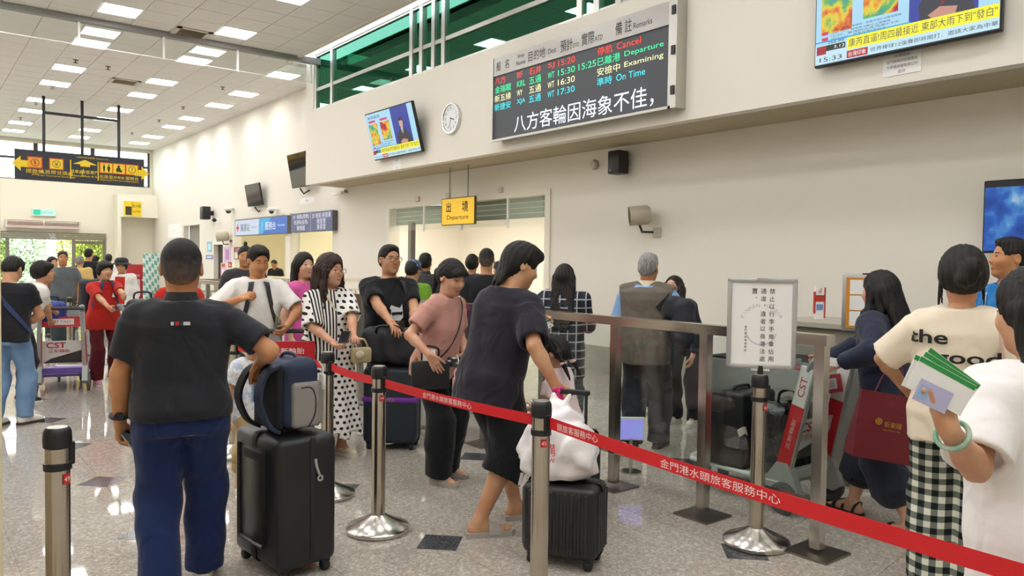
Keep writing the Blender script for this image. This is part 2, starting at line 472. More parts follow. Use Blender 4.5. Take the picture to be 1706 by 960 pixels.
def ik(a, t, l1, l2, pole):
    a = np.asarray(a, float); t = np.asarray(t, float); d = t - a; L = np.linalg.norm(d); mx = (l1 + l2) * 0.998
    if L > mx: d = d / L * mx; L = mx; t = a + d
    if L < abs(l1 - l2) + 0.02: L = abs(l1 - l2) + 0.02; d = nrm(d) * L; t = a + d
    u = d / L; x = (l1 * l1 - l2 * l2 + L * L) / (2 * L); hgt = math.sqrt(max(1e-8, l1 * l1 - x * x))
    p = np.asarray(pole, float); p = nrm(p - u * (p @ u))
    return a + u * x + p * hgt, t
def heading(face): return math.radians(38.3 + face)
def rotax(v, ax, ang):
    ax = nrm(ax); v = np.asarray(v, float)
    return v * math.cos(ang) + np.cross(ax, v) * math.sin(ang) + ax * (ax @ v) * (1 - math.cos(ang))

def hand_vol(wr, fd, pn, side, s, curl, h, elbow, r_wrist, spread=0.06, thumb_out=0.5, point=False):
    """side=+1 right, -1 left; returns mesh parts"""
    fd = nrm(fd); pn = nrm(pn - fd * (pn @ fd)); th = nrm(np.cross(fd, pn)) * side
    lo = wr - 0.21 * s; hi = wr + 0.21 * s
    vol = Vol(lo, hi, h)
    fa = nrm(elbow - wr)
    vol.cone(wr + fa * 0.07, wr, r_wrist * 1.10, r_wrist, 0.01)
    K = []
    for i, off in enumerate((0.030, 0.0105, -0.0095, -0.028)):
        kn = wr + fd * (0.088 - 0.004 * abs(i - 1) * (1 + (i == 3))) * s + th * off * s
        K.append(kn); vol.cone(wr + fd * 0.012 + th * off * 0.55 * s, kn, 0.0150 * s, 0.0112 * s, 0.014)
    for i, (kn, ln) in enumerate(zip(K, (0.074, 0.082, 0.076, 0.060))):
        d = nrm(fd + th * (1.5 - i) * spread); p = kn; c = curl * (0.9 + 0.12 * i)
        if point and i == 0: c = 0.1
        axb = np.cross(d, pn)
        for j, (fr, r0, r1) in enumerate(((0.44, 0.0094, 0.0088), (0.31, 0.0088, 0.0080), (0.25, 0.0080, 0.0066))):
            d = rotax(d, axb, c * (0.95, 1.25, 0.8)[j]); q = p + d * ln * fr * s
            vol.cone(p, q, r0 * s, r1 * s, 0.004); p = q
    p = wr + fd * 0.022 * s + th * 0.020 * s; d = nrm(fd * 0.75 + th * (0.35 + thumb_out) + pn * 0.35 * (0.4 + curl))
    q = p + d * 0.045 * s; vol.cone(p, q, 0.016 * s, 0.0125 * s, 0.012)
    d = nrm(d + fd * 0.45 + pn * 0.5 * curl - th * 0.3 * curl); p, q = q, q + d * 0.034 * s; vol.cone(p, q, 0.0112 * s, 0.0102 * s, 0.005)
    d = nrm(d + fd * 0.2 + pn * 0.4 * curl - th * 0.35 * curl); p, q = q, q + d * 0.028 * s; vol.cone(p, q, 0.0102 * s, 0.0080 * s, 0.004)
    return vol.mesh()

def hair_prims(st):
    """list of ops in head units: ('e',c,r) ('c',a,b,ra,rb) add; ('xe',c,r) ('xh',p,n) cut"""
    k = st.get('t', 0.012); P = []
    kind = st['kind']
    cap = ('e', (0, -0.012, 0.030), (0.076 + k, 0.096 + k, 0.089 + k * 1.1))
    if kind in ('short', 'fade', 'crew'):
        P += [cap, ('e', (0, -0.045, -0.01), (0.068 + k * 0.6, 0.060 + k, 0.075))]
        if kind != 'fade': P += [('e', (0, 0.022, 0.092), (0.062, 0.066, 0.034 + st.get('vol', 0.0)))]
        P += [('xe', (0, 0.122, -0.024), (0.092, 0.082, 0.112)), ('xh', (0, -0.02, -0.045), (0, 0.55, -0.8)),
              ('xe', (0.088, 0.012, -0.03), (0.03, 0.032, 0.045)), ('xe', (-0.088, 0.012, -0.03), (0.03, 0.032, 0.045))]
        if st.get('fringe'): P += [('e', (0, 0.085, 0.062), (0.06, 0.03, 0.03))]
    elif kind == 'mullet':
        P += [cap, ('e', (0, 0.02, 0.09), (0.07, 0.085, 0.042)), ('e', (0, 0.075, 0.072), (0.055, 0.036, 0.038)), ('e', (0, -0.055, -0.01), (0.078, 0.062, 0.10))]
        for x in (-0.05, -0.02, 0.01, 0.04): P += [('c', (x, -0.075, -0.03), (x * 1.15, -0.093, -0.145 - 0.02 * math.sin(90 * x)), 0.030, 0.010)]
        P += [('xe', (0, 0.125, -0.05), (0.10, 0.075, 0.112)), ('xe', (0.09, 0.02, -0.035), (0.03, 0.036, 0.05)), ('xe', (-0.09, 0.02, -0.035), (0.03, 0.036, 0.05))]
    elif kind == 'bowl':
        P += [cap, ('e', (0, -0.02, 0.0), (0.094, 0.108, 0.10)), ('e', (0, 0.05, 0.062), (0.082, 0.062, 0.045)),
              ('xe', (0, 0.118, -0.062), (0.070, 0.08, 0.100)), ('xh', (0, 0.0, -0.062), (0, 0.35, -0.9))]
    elif kind in ('long', 'wavy', 'bun', 'pony', 'pig', 'topknot'):
        P += [cap, ('e', (0, -0.03, 0.0), (0.086 + k * 0.6, 0.098, 0.095))]
        if st.get('fringe'):
            P += [('e', (0, 0.075, 0.045), (0.072, 0.04, 0.045))]
            P += [('xe', (0, 0.125, -0.062), (0.066, 0.075, 0.092))]
        else:
            P += [('xe', (0, 0.122, -0.035), (0.072, 0.078, 0.105))]
        if kind in ('bun', 'pony', 'pig', 'topknot'):
            P += [('xh', (0, -0.03, -0.055), (0, 0.62, -0.78)), ('xe', (0.09, 0.012, -0.03), (0.028, 0.03, 0.04)), ('xe', (-0.09, 0.012, -0.03), (0.028, 0.03, 0.04))]
        if kind == 'bun':
            b = st.get('at', (0, -0.145, 0.0)); P += [('e', b, (0.040, 0.032, 0.062)), ('e', (b[0] + 0.026, b[1] - 0.016, b[2] + 0.024), (0.026, 0.030, 0.044)), ('e', (b[0] - 0.02, b[1] - 0.012, b[2] - 0.03), (0.026, 0.026, 0.03)),
                  ('pc', (0.075, 0.02, 0.0), (0.088, 0.03, -0.14), 0.012, 0.004), ('pc', (-0.078, 0.02, 0.0), (-0.09, 0.035, -0.16), 0.012, 0.004), ('pc', (-0.082, 0.0, -0.02), (-0.075, 0.0, -0.13), 0.010, 0.003)]
        if kind == 'topknot': P += [('e', (0, -0.03, 0.145), (0.024, 0.024, 0.026))]
        if kind == 'pony':
            P += [('pc', (0, -0.105, 0.02), (0, -0.14, -0.02), 0.026, 0.030), ('pc', (0, -0.14, -0.02), (0, -0.13, -0.17), 0.030, 0.014)]
        if kind == 'pig':
            for sx in (-1, 1): P += [('pe', (sx * 0.085, -0.055, -0.02), (0.024, 0.026, 0.028)), ('pc', (sx * 0.09, -0.06, -0.04), (sx * 0.104, -0.075, -0.11), 0.014, 0.019), ('pc', (sx * 0.104, -0.075, -0.11), (sx * 0.112, -0.08, -0.22), 0.019, 0.007)]
        if kind in ('long', 'wavy'):
            L = st.get('len', 0.34); w = st.get('w', 0.075)
            for x in np.linspace(-w, w, 6): P += [('c', (x * 0.85, -0.062, 0.0), (x * 1.1, -0.085 - st.get('back', 0.0), -L * (1 - 0.5 * (x / w) ** 4 * 0.3)), 0.040, 0.024)]
            if st.get('front', 0):
                f = st['front']
                for sx in (-1, 1):
                    P += [('c', (sx * 0.080, 0.025, 0.03), (sx * 0.092, 0.030, -0.11), 0.021, 0.027), ('c', (sx * 0.092, 0.030, -0.11), (sx * 0.098, 0.055, -f * 0.72), 0.029, 0.034), ('c', (sx * 0.098, 0.055, -f * 0.72), (sx * 0.085, 0.065, -f), 0.034, 0.018)]
            for sx in (-1, 1): P += [('c', (sx * 0.080, -0.02, 0.0), (sx * (w + 0.012), -0.045, -min(L, 0.3)), 0.026, 0.026)]
    P += st.get('extra', [])
    return P

def person(label, pos, face, H=1.7, sex='m', build=1.0, belly=0.0, lean=0.0, side=0.0, twist=0.0, head=(0, 0, 0), hands=None, feet=None,
           hair=None, skin='c49073', top=None, bottom=None, shoes=None, lod=0, pz=None, hipy=0.0, group=None, glasses=None, expr=True, arms_in=False, headfwd=0.0, child=False, hsc=1.0):
    hb, hh, hd_, hc = LODS[lod]; s = H / 1.70; hands = hands or {}; hair = hair or {}; top = top or {}; bottom = bottom or {}; shoes = shoes or {}
    th = heading(face); hv = V(math.sin(th), math.cos(th), 0); rz = math.atan2(-hv[0], hv[1])
    root = empty('person', (pos[0], pos[1], 0), rz, label, 'person', group)
    rt = V(math.cos(th), -math.sin(th), 0)
    def L(p): p = np.asarray(p, float) - V(pos[0], pos[1], 0); return V(p @ rt, p @ hv, p[2])
    def Ld(d): d = np.asarray(d, float); return V(d @ rt, d @ hv, d[2])
    bw = build
    shw = (0.178 if sex == 'm' else 0.158) * s * (0.6 + 0.4 * bw); hpw = (0.092 if sex == 'm' else 0.098) * s * (0.7 + 0.3 * bw)
    thigh, shin, ank = 0.42 * s, 0.405 * s, 0.085 * s
    if child: thigh *= 0.92; shin *= 0.92
    ft = feet or {'R': (0.095, 0.0, 8), 'L': (-0.095, 0.02, -8)}
    F3 = {}
    for k_, f_ in ft.items():
        f_ = tuple(f_) + (0.0,) * (4 - len(f_)); F3[k_] = f_
    if pz is None:
        pz = 0.925 * s
        for k_, f_ in F3.items():
            sx = 1 if k_ == 'R' else -1; dx = math.hypot(f_[0] - sx * hpw, f_[1] - hipy); pz = min(pz, f_[3] + ank + math.sqrt(max(0.01, (0.995 * (thigh + shin)) ** 2 - dx * dx)) + 0.02 * s)
    P = V(0, hipy, pz)
    la, sa = math.radians(lean), math.radians(side)
    u = nrm(V(math.sin(sa), math.sin(la) * math.cos(sa), math.cos(la) * math.cos(sa)))
    tw = math.radians(twist)
    r = V(math.cos(tw), -math.sin(tw), 0); r = nrm(r - u * (r @ u)); f = np.cross(u, r)
    TF = np.stack([r, f, u])
    nb = P + u * 0.505 * s; shc = P + u * 0.440 * s
    S = {'R': shc + r * shw, 'L': shc - r * shw}
    hs = (0.55 + 0.45 * s if not child else 0.92) * hsc
    hy, hp, hr_ = [math.radians(a) for a in (tuple(head) + (0, 0, 0))[:3]]
    hf = rotax(V(0, 1, 0), V(0, 0, 1), -(hy + tw)); hrt = np.cross(hf, V(0, 0, 1)); hf = rotax(hf, hrt, -hp); hu = np.cross(hrt, hf)
    if hr_: hrt, hu = rotax(hrt, hf, hr_), rotax(hu, hf, hr_)
    HF = np.stack([hrt, hf, hu])
    HC = nb + nrm(u + V(0, 0, 1.2)) * 0.105 * s + f * (0.012 + headfwd) + hu * 0.045 * hs
    def hw(p): return HC + hs * (p[0] * hrt + p[1] * hf + p[2] * hu)
    # torso sections
    if sex == 'm':
        ts = [-0.12, 0.0, 0.12, 0.27, 0.38, 0.45, 0.50]; ws = [0.145, 0.162, 0.148, 0.165, 0.172, 0.140, 0.066]; ds = [0.10, 0.115, 0.105, 0.118, 0.108, 0.085, 0.062]
    else:
        ts = [-0.12, 0.0, 0.12, 0.27, 0.38, 0.45, 0.50]; ws = [0.155, 0.165, 0.125, 0.142, 0.148, 0.120, 0.056]; ds = [0.105, 0.115, 0.090, 0.112, 0.095, 0.074, 0.054]
    ts = np.array(ts) * s; ws = np.array(ws) * s * bw; ds = np.array(ds) * s * (0.4 + 0.6 * bw); ds[1:4] += belly * np.array([0.6, 1.0, 0.5]) * s
    oy = np.array([-0.012, -0.012, 0.0, 0.004, -0.006, -0.010, -0.004]) * s; oy[1:4] += belly * np.array([0.4, 0.8, 0.4]) * s
    # arms and legs
    ua, fa_ = 0.285 * s, 0.245 * s; A = {}
    for k_, sx in (('R', 1), ('L', -1)):
        hd = hands.get(k_, {})
        if 'p' in hd: t = L(hd['p'])
        elif 'l' in hd: t = V(*hd['l'])
        else: t = S[k_] + V(sx * 0.06, 0.05, -0.50 * s)
        pole = V(*hd['pole']) if 'pole' in hd else V(sx * 0.45, -0.7, -0.5)
        e, w_ = ik(S[k_], t, ua, fa_, pole)
        fd = Ld(hd['dir']) if 'dir' in hd else (V(*hd['ldir']) if 'ldir' in hd else nrm(w_ - e) + V(0, 0.1, 0))
        pn = Ld(hd['palm']) if 'palm' in hd else (V(*hd['lpalm']) if 'lpalm' in hd else V(-sx, 0.15, 0))
        A[k_] = dict(s=S[k_], e=e, w=w_, fd=fd, pn=pn, curl=hd.get('curl', 0.32), thumb=hd.get('thumb', 0.25), point=hd.get('point', False))
    G = {}
    for k_, sx in (('R', 1), ('L', -1)):
        x, y, ang, z = F3[k_]; an = V(x, y, ank + z); hip = P + r * sx * hpw - V(0, 0, 0.03 * s)
        kn, an = ik(hip, an, thigh, shin, V(math.sin(math.radians(ang)) * 0.8, 1, 0.0)); G[k_] = dict(h=hip, k=kn, a=an, ang=math.radians(ang))
    J = dict(P=P, u=u, r=r, f=f, nb=nb, S=S, A=A, G=G, HC=HC, HF=HF, hs=hs, s=s, root=root, hw=hw, ts=ts, ws=ws, ds=ds, oy=oy, TF=TF, L=L, Ld=Ld, sex=sex)
    skm = skin_mat(skin)
    # ---- body
    pts = [P, nb, HC] + [a[k] for a in A.values() for k in ('s', 'e', 'w')] + [g[k] for g in G.values() for k in ('h', 'k', 'a')]
    pts = np.array(pts); lo = pts.min(0) - 0.20; hi = pts.max(0) + 0.20; lo[2] = max(lo[2], -0.02); hi[2] = max(hi[2], HC[2])
    bv = Vol(lo, hi, hb)
    bv.loft(P, TF, ts, ws, ds, oy)
    af = 0.75 + 0.25 * bw
    if sex != 'm': af *= 0.90
    for k_, sx in (('R', 1), ('L', -1)):
        a = A[k_]; bv.cone(a['s'] - r * sx * 0.05 * s - u * 0.004 * s, a['s'] - r * sx * 0.012 - u * 0.012 * s, 0.044 * s, 0.044 * s * af, 0.025)
        bv.cone(a['s'] - u * 0.016 * s - r * sx * 0.012, a['e'], 0.047 * s * af, 0.041 * s * af, 0.02); m_ = a['e'] + (a['w'] - a['e']) * 0.28
        bv.cone(a['e'], m_, 0.040 * s * af, 0.042 * s * af, 0.02); bv.cone(m_, a['w'], 0.042 * s * af, 0.0285 * s * af, 0.02)
        g = G[k_]; bv.cone(g['h'], g['k'], 0.088 * s * af, 0.058 * s * af, 0.04); bk = nrm(np.cross(g['a'] - g['k'], V(1, 0, 0))) * 0.012
        if bk[1] > 0: bk = -bk
        m_ = g['k'] + (g['a'] - g['k']) * 0.3 + bk; bv.cone(g['k'], m_, 0.055 * s * af, 0.057 * s * af, 0.02); bv.cone(m_, g['a'], 0.057 * s * af, 0.036 * s, 0.02)
        fdv = V(math.sin(g['ang']), math.cos(g['ang']), 0); fl = 0.19 * s; an = g['a']
        bv.cone(an, an - fdv * 0.035 * s - V(0, 0, 0.048 * s), 0.036 * s, 0.034 * s, 0.02)
        bv.cone(an + V(0, 0, -0.012), an + fdv * 0.12 * s - V(0, 0, 0.055 * s), 0.035 * s, 0.030 * s, 0.025)
        bv.cone(an - fdv * 0.03 * s - V(0, 0, 0.052 * s), an + fdv * 0.15 * s - V(0, 0, 0.062 * s), 0.032 * s, 0.024 * s, 0.02)
    bv.cone(nb - u * 0.02, HC - hu * 0.05 * hs - hf * 0.012, 0.060 * s * (0.9 + 0.1 * bw) * (1 if sex == 'm' else 0.86), 0.054 * hs * (1 if sex == 'm' else 0.88), 0.03)
    parts = [bv.mesh()]
    # ---- head
    hr0 = 0.17 * hs; hvv = Vol(HC - hr0 - V(0, 0, 0.02), HC + hr0, hh)
    def he(c, q, k=0.02, sub=False): hvv.ell(hw(c), np.array(q) * hs, HF, k, sub)
    def hcn(a, b, ra, rb, k=0.01, sub=False): hvv.cone(hw(a), hw(b), ra * hs, rb * hs, k, sub)
    jw = 1.0 if sex == 'm' else 0.93; fat = 1 + 0.10 * (bw - 1) * 3
    he((0, -0.012, 0.030), (0.076, 0.096, 0.088)); he((0, 0.020, -0.030), (0.066 * jw * fat, 0.078, 0.090), 0.03)
    he((0, 0.035, -0.085), (0.048 * jw * fat, 0.052, 0.036), 0.03); he((0, 0.070, -0.100), (0.022, 0.020, 0.018), 0.025)
    he((0.036, 0.060, -0.030), (0.026, 0.030, 0.026), 0.03); he((-0.036, 0.060, -0.030), (0.026, 0.030, 0.026), 0.03)
    hvv.cone(nb - u * 0.0, HC - hu * 0.05 * hs - hf * 0.012, 0.060 * s * (0.9 + 0.1 * bw) * (1 if sex == 'm' else 0.86), 0.054 * hs * (1 if sex == 'm' else 0.88), 0.03)
    if expr:
        hcn((0, 0.092, 0.012), (0, 0.108, -0.026), 0.008, 0.0125, 0.012); hcn((0.012, 0.094, -0.034), (-0.012, 0.094, -0.034), 0.009, 0.009, 0.01)
        for sx in (-1, 1): he((sx * 0.032, 0.106, 0.006), (0.020, 0.014, 0.011), 0.012, True)
        hcn((-0.022, 0.086, -0.0665), (0.022, 0.086, -0.0665), 0.006, 0.006, 0.008); hcn((0, 0.092, -0.066), (0, 0.092, -0.0665), 0.010, 0.010, 0.008)
    for sx in (-1, 1):
        he((sx * 0.080, -0.012, -0.008), (0.011, 0.019, 0.032), 0.006); he((sx * 0.087, -0.008, -0.002), (0.006, 0.010, 0.016), 0.004, True)
    parts.append(hvv.mesh())
    for k_, sx in (('R', 1), ('L', -1)):
        a = A[k_]; parts.append(hand_vol(a['w'], a['fd'], a['pn'], sx, s * (1.0 if sex == 'm' else 0.92), a['curl'], hd_, a['e'], 0.0285 * s * af, thumb_out=a['thumb'], point=a['point']))
    body = mesh_np('body', *join_np(parts), skm, root); J['body'] = body
    # ---- face details
    if expr and lod < 3:
        for sx in (-1, 1):
            c = hvv.surf(hw((sx * 0.0325, 0.0, 0.004)), hf, 0.16); yaw = -sx * 0.30
            ex = nrm(hrt * math.cos(yaw) + hf * math.sin(yaw)); ef = nrm(np.cross(hu, ex)); eR = np.stack([ex, ef, hu], 1); q = 0.9 if sex == 'm' else 1.06
            mb = MB(); mb.ell(c - hf * 0.0015, (0.0135 * hs * q, 0.0045 * hs, 0.0050 * hs * q), 14, 8, R=eR); mb.mi(1).ell(c + hf * 0.0009, (0.0056 * hs * q, 0.0040 * hs, 0.0052 * hs * q), 10, 8, R=eR)
            lid = [c + ex * a_ * 0.0150 * hs * q + hu * hs * (0.0052 * (1 - a_ * a_) + 0.0008) * q + hf * 0.0035 * (1 - abs(a_)) for a_ in (-1, -0.5, 0, 0.5, 1)]
            mb.tube(lid, 0.0014 * hs, 5); mb.build('eye', M_eye(), body, 60)
            bz = 0.0255 if sex == 'm' else 0.027
            bp = [hvv.surf(hw((sx * x_, 0.0, bz + z_)), hf, 0.16) - hf * 0.0004 for x_, z_ in ((0.012, 0.001), (0.024, 0.003), (0.038, 0.003), (0.050, -0.003))]
            MB().tube(bp, [0.0028 * hs, 0.0038 * hs, 0.0034 * hs, 0.0015 * hs] if sex == 'm' else [0.002 * hs, 0.0026 * hs, 0.0024 * hs, 0.001 * hs], 6).build('eyebrow', mat('brow', '1d1512', 0.8), body, 60)
        lp = [hvv.surf(hw((x_, 0.0, -0.0665 + z_)), hf, 0.16) for x_, z_ in ((-0.022, 0.001), (-0.010, 0.0028), (0, 0.0018), (0.010, 0.0028), (0.022, 0.001))]
        lp2 = [hvv.surf(hw((x_, 0.0, -0.0665 + z_)), hf, 0.16) for x_, z_ in ((-0.020, -0.001), (-0.010, -0.0055), (0, -0.0068), (0.010, -0.0055), (0.020, -0.001))]
        mb = MB(); mb.tube(lp, [0.001 * hs, 0.0032 * hs, 0.0032 * hs, 0.0032 * hs, 0.001 * hs], 6); mb.tube(lp2, [0.001 * hs, 0.0036 * hs, 0.0042 * hs, 0.0036 * hs, 0.001 * hs], 6)
        mb.build('lips', mat('lips_m', 'a0625a', 0.5) if sex == 'm' else mat('lips_f', 'b0484a', 0.4), body, 60)
    if glasses:
        mb = MB(); gm = mat('glasses_' + glasses, glasses, 0.3, spec=0.6); rw = 0.027
        ring = []
        for sx in (-1, 1):
            c0 = hw((sx * 0.033, 0.112, 0.002)); pts_ = []
            for k in range(16):
                t = 2 * math.pi * k / 16; ct, st_ = math.cos(t), math.sin(t); ct = math.copysign(abs(ct) ** 0.75, ct); st_ = math.copysign(abs(st_) ** 0.75, st_)
                pts_.append(c0 + hrt * ct * rw * hs + hu * st_ * 0.019 * hs)
            mb.tube(pts_, 0.0022 * hs, 6, closed=True)
            mb.tube([hw((sx * 0.060, 0.110, 0.006)), hw((sx * 0.083, 0.06, 0.008)), hw((sx * 0.086, -0.01, 0.006))], 0.0022 * hs, 6)
        mb.tube([hw((-0.007, 0.113, 0.006)), hw((0, 0.116, 0.009)), hw((0.007, 0.113, 0.006))], 0.002 * hs, 6)
        mb.build('glasses', gm, root, 60)
    # ---- hair
    if hair.get('kind') and hair['kind'] != 'none':
        pr = hair_prims(hair); L_ = hair.get('len', 0.2) + 0.1; fr_ = hair.get('front', 0)
        lo = HC - V(0.2, 0.24, max(L_, fr_ + 0.06, 0.24)) * hs; hi = HC + V(0.2, 0.24, 0.22) * hs
        hv2 = Vol(lo, hi, hh * 1.35)
        for p in pr:
            if p[0] == 'e': hv2.ell(hw(p[1]), np.array(p[2]) * hs, HF, 0.02)
            elif p[0] == 'c': hv2.cone(hw(p[1]), hw(p[2]), p[3] * hs, p[4] * hs, 0.015)
        # strands
        x, y, z = [hv2.ax[i].reshape([-1 if j == i else 1 for j in range(3)]) - HC[i] for i in range(3)]
        lx = hrt[0] * x + hrt[1] * y + hrt[2] * z; ly = hf[0] * x + hf[1] * y + hf[2] * z; lz = hu[0] * x + hu[1] * y + hu[2] * z
        ang = np.arctan2(lx, -ly + 0.02); amp = hair.get('strand', 0.0022); wv = hair.get('wave', 0.0)
        hv2.v = (hv2.v + amp * np.sin(ang * 23 + 3 * np.sin(lz * 14 + 2 * ang) + (wv * 6 * np.sin(lz * 38 + lx * 20))) + 0.6 * amp * np.sin(ang * 47 + 5 * np.sin(lz * 9)) + wv * 0.006 * np.sin(lz * 42 + ang * 3)).astype(np.float32)
        for p in pr:
            if p[0] == 'xe': hv2.ell(hw(p[1]), np.array(p[2]) * hs, HF, 0.022, True)
            elif p[0] == 'xh':
                n = p[2][0] * hrt + p[2][1] * hf + p[2][2] * hu; hv2.half(hw(p[1]), n)
        for p in pr:
            if p[0] == 'pe': hv2.ell(hw(p[1]), np.array(p[2]) * hs, HF, 0.012)
            elif p[0] == 'pc': hv2.cone(hw(p[1]), hw(p[2]), p[3] * hs, p[4] * hs, 0.010)
        ho = mesh_np('hair', *hv2.mesh(), (fade_mat(HC[2]) if hair['kind'] == 'fade' else None) or hair_mat(hair.get('col', '15120f'), hair.get('col2', '2a2421')), root); J['hair'] = ho
    # ---- top
    if top:
        ease = top.get('ease', 0.016); hem = top.get('hem', -0.16) * s; fl = top.get('flare', 0.0)
        lo = pts.min(0) - 0.26; hi = pts.max(0) + 0.24; lo[2] = max(0.0, P[2] + hem - 0.24); hi[2] = nb[2] + 0.10
        tv = Vol(lo, hi, hc)
        t2 = np.concatenate([[hem], ts[(ts > hem + 0.02)]]); w2 = np.interp(t2, ts, ws) + ease; d2 = np.interp(t2, ts, ds) + ease; o2 = np.interp(t2, ts, oy)
        bx = top.get('boxy', 0.0); chest = w2[np.argmin(abs(t2 - 0.30 * s))]; cd_ = d2[np.argmin(abs(t2 - 0.30 * s))]
        low = t2 < 0.3 * s; w2[low] = w2[low] * (1 - bx) + np.maximum(w2[low], chest) * bx; d2[low] = d2[low] * (1 - bx) + np.maximum(d2[low], cd_) * bx
        w2[low] += fl * (0.3 * s - t2[low]); d2[low] += fl * 0.8 * (0.3 * s - t2[low])
        lw = t2 < 0.06 * s; rt_ = (bottom.get('r', (0.098,))[0] if bottom.get('kind') != 'skirt' else 0.085) * s * af
        w2[lw] = np.maximum(w2[lw], hpw + rt_ + 0.012); d2[lw] = np.maximum(d2[lw], rt_ + 0.030)
        lw2 = t2 < 0.14 * s; ez_ = max(bottom.get('ease', 0.014), 0.010) + 0.020; w2[lw2] = np.maximum(w2[lw2], np.interp(t2, ts, ws)[lw2] + ez_); d2[lw2] = np.maximum(d2[lw2], np.interp(t2, ts, ds)[lw2] + ez_)
        w2[-1] += 0.012; d2[-1] += 0.012
        tv.loft(P, TF, t2, w2, d2, o2, k=0.03)
        slv = top.get('sleeve', 0.68); sr = top.get('sr', 0.022); subs = []
        for k_, sx in (('R', 1), ('L', -1)):
            a = A[k_]; tv.cone(a['s'] - r * sx * (0.06 * s + ease * 0.5) + u * (0.010 * s - ease * 0.7), a['s'] - r * sx * ease * 0.4 - V(0, 0, 0.004 + ease * 0.6), 0.050 * s + ease, 0.052 * s * af + ease, 0.03)
            if slv <= 0: continue
            def leg_(p0, p1, r0, r1, cut, ext=0.0):
                F_ = np.stack(frame_from(p1 - p0)); F_ = np.stack([F_[0], F_[2], F_[1]]); l_ = np.linalg.norm(p1 - p0)
                tv.loft(p0, F_, [min(0.04, l_ * 0.3), l_ * 0.5, l_ + ext], [r0, (r0 + r1) / 2, r1], [r0, (r0 + r1) / 2, r1], k=0.035, ex=2.0)
                if cut: subs.append((p0, F_, l_, r1))
            if slv <= 1.0:
                leg_(a['s'] - r * sx * ease * 0.4 - V(0, 0, ease * 0.6), a['s'] + (a['e'] - a['s']) * slv, 0.054 * s * af + ease, (0.046 * s * af) + sr, True)
            else:
                fe = min(1.0, slv - 1.0); tv.cone(a['s'], a['e'], 0.053 * s * af + ease, 0.043 * s * af + sr * 0.9, 0.03)
                leg_(a['e'], a['e'] + (a['w'] - a['e']) * fe, 0.043 * s * af + sr * 0.9, (0.043 - 0.012 * fe) * s * af + sr * 0.8, True)
        if top.get('wrinkle', 1): tv.wrinkle(top.get('wamp', 0.0062), top.get('wf', 10.0), seed=pos[0] * 3 + pos[1])
        for p0, F_, l_, r1 in subs: tv.loft(p0, F_, [l_ - 0.035, l_ + 0.02], [r1 - 2.2 * hc] * 2, [r1 - 2.2 * hc] * 2, k=0.003, sub=True, ex=2.0)
        wh, dh, oh = w2[0], d2[0], o2[0]
        tv.loft(P, TF, [hem - 0.03, hem + 0.035], [wh - 2.2 * hc] * 2, [dh - 2.2 * hc] * 2, [oh] * 2, k=0.003, sub=True)
        nr = top.get('neck', 0.070) * s
        tv.ell(nb + f * top.get('nf', 0.012) + u * top.get('nu', 0.012), (nr * 1.12, nr, nr * top.get('nd', 0.95)), TF, 0.004, True)
        if top.get('vest_open'): tv.loft(P, TF, [hem - 0.05, 0.5 * s], [0.035] * 2, [0.3] * 2, [0.30] * 2, k=0.004, sub=True)
        J['top'] = mesh_np(top.get('name', 'shirt'), *tv.mesh(), top['mat'], root); J['w2'] = (t2, w2, d2, o2)
        if top.get('collar'):
            mb = MB(); seg = 28; vs_ = []; fs = []
            for k in range(seg + 1):
                t = math.radians(25 + (310 * k / seg)) if top.get('collar') == 'open' else 2 * math.pi * k / seg
                d_ = r * math.sin(t) + f * math.cos(t); fw = max(0.0, math.cos(t))
                base = nb + f * 0.006 - u * (0.004 + 0.038 * fw) + d_ * 0.070 * s; tp = base + u * (0.042 - 0.012 * fw) * s - d_ * 0.010; ot = base + d_ * 0.016 - u * (0.012 + 0.02 * fw)
                vs_ += [base, tp, tp + d_ * 0.007, ot]
            for k in range(seg):
                for j in range(3): fs.append((k * 4 + j, k * 4 + 4 + j, k * 4 + 5 + j, k * 4 + 1 + j))
            mb.add(vs_, fs); mb.build('collar', top.get('collar_mat', top['mat']), J['top'], 50)
    # ---- bottom
    if bottom:
        kind = bottom.get('kind', 'trousers'); ez = bottom.get('ease', 0.014)
        allz = [g['a'][2] for g in G.values()]; hemz = bottom.get('hem', 0.05)
        lo = pts.min(0) - 0.22; hi = pts.max(0) + 0.22; lo[2] = min(allz) - 0.1; hi[2] = P[2] + 0.18
        pv = Vol(lo, hi, hc * 1.22); wt = bottom.get('waist', 0.10) * s
        t2 = np.array([-0.12 * s, 0.0, wt]); w2 = np.interp(t2, ts, ws) + ez; d2 = np.interp(t2, ts, ds) + ez; o2 = np.interp(t2, ts, oy)
        if kind == 'skirt':
            fr_ = bottom.get('flare', 0.10); tb = hemz - P[2]; mid = nrm(V(0, 0, 1)); FF = np.stack([r, f, V(0, 0, 1)])
            cx_ = (G['R']['a'] + G['L']['a']) / 2 - P; sp = np.linalg.norm((G['R']['a'] - G['L']['a'])[:2]) / 2
            tt = np.array([tb, tb * 0.5, 0.0, wt]); pv.loft(P, FF, tt, [0.17 * s * bw + fr_ + sp * 0.3, 0.17 * s * bw + fr_ * 0.6, w2[1], w2[2]], [0.13 * s + fr_ + sp * 0.3, 0.13 * s + fr_ * 0.6, d2[1], d2[2]], [cx_[1] * 0.8, cx_[1] * 0.4, o2[1], o2[2]], k=0.03)
            x, y, z = pv.ax[0][:, None, None], pv.ax[1][None, :, None], pv.ax[2][None, None, :]
            ang = np.arctan2(x, y - P[1]); pv.v = (pv.v + bottom.get('pleat', 0.010) * np.sin(ang * bottom.get('np', 11) + 0.5) * np.clip((P[2] - z) / 0.5, 0, 1)).astype(np.float32)
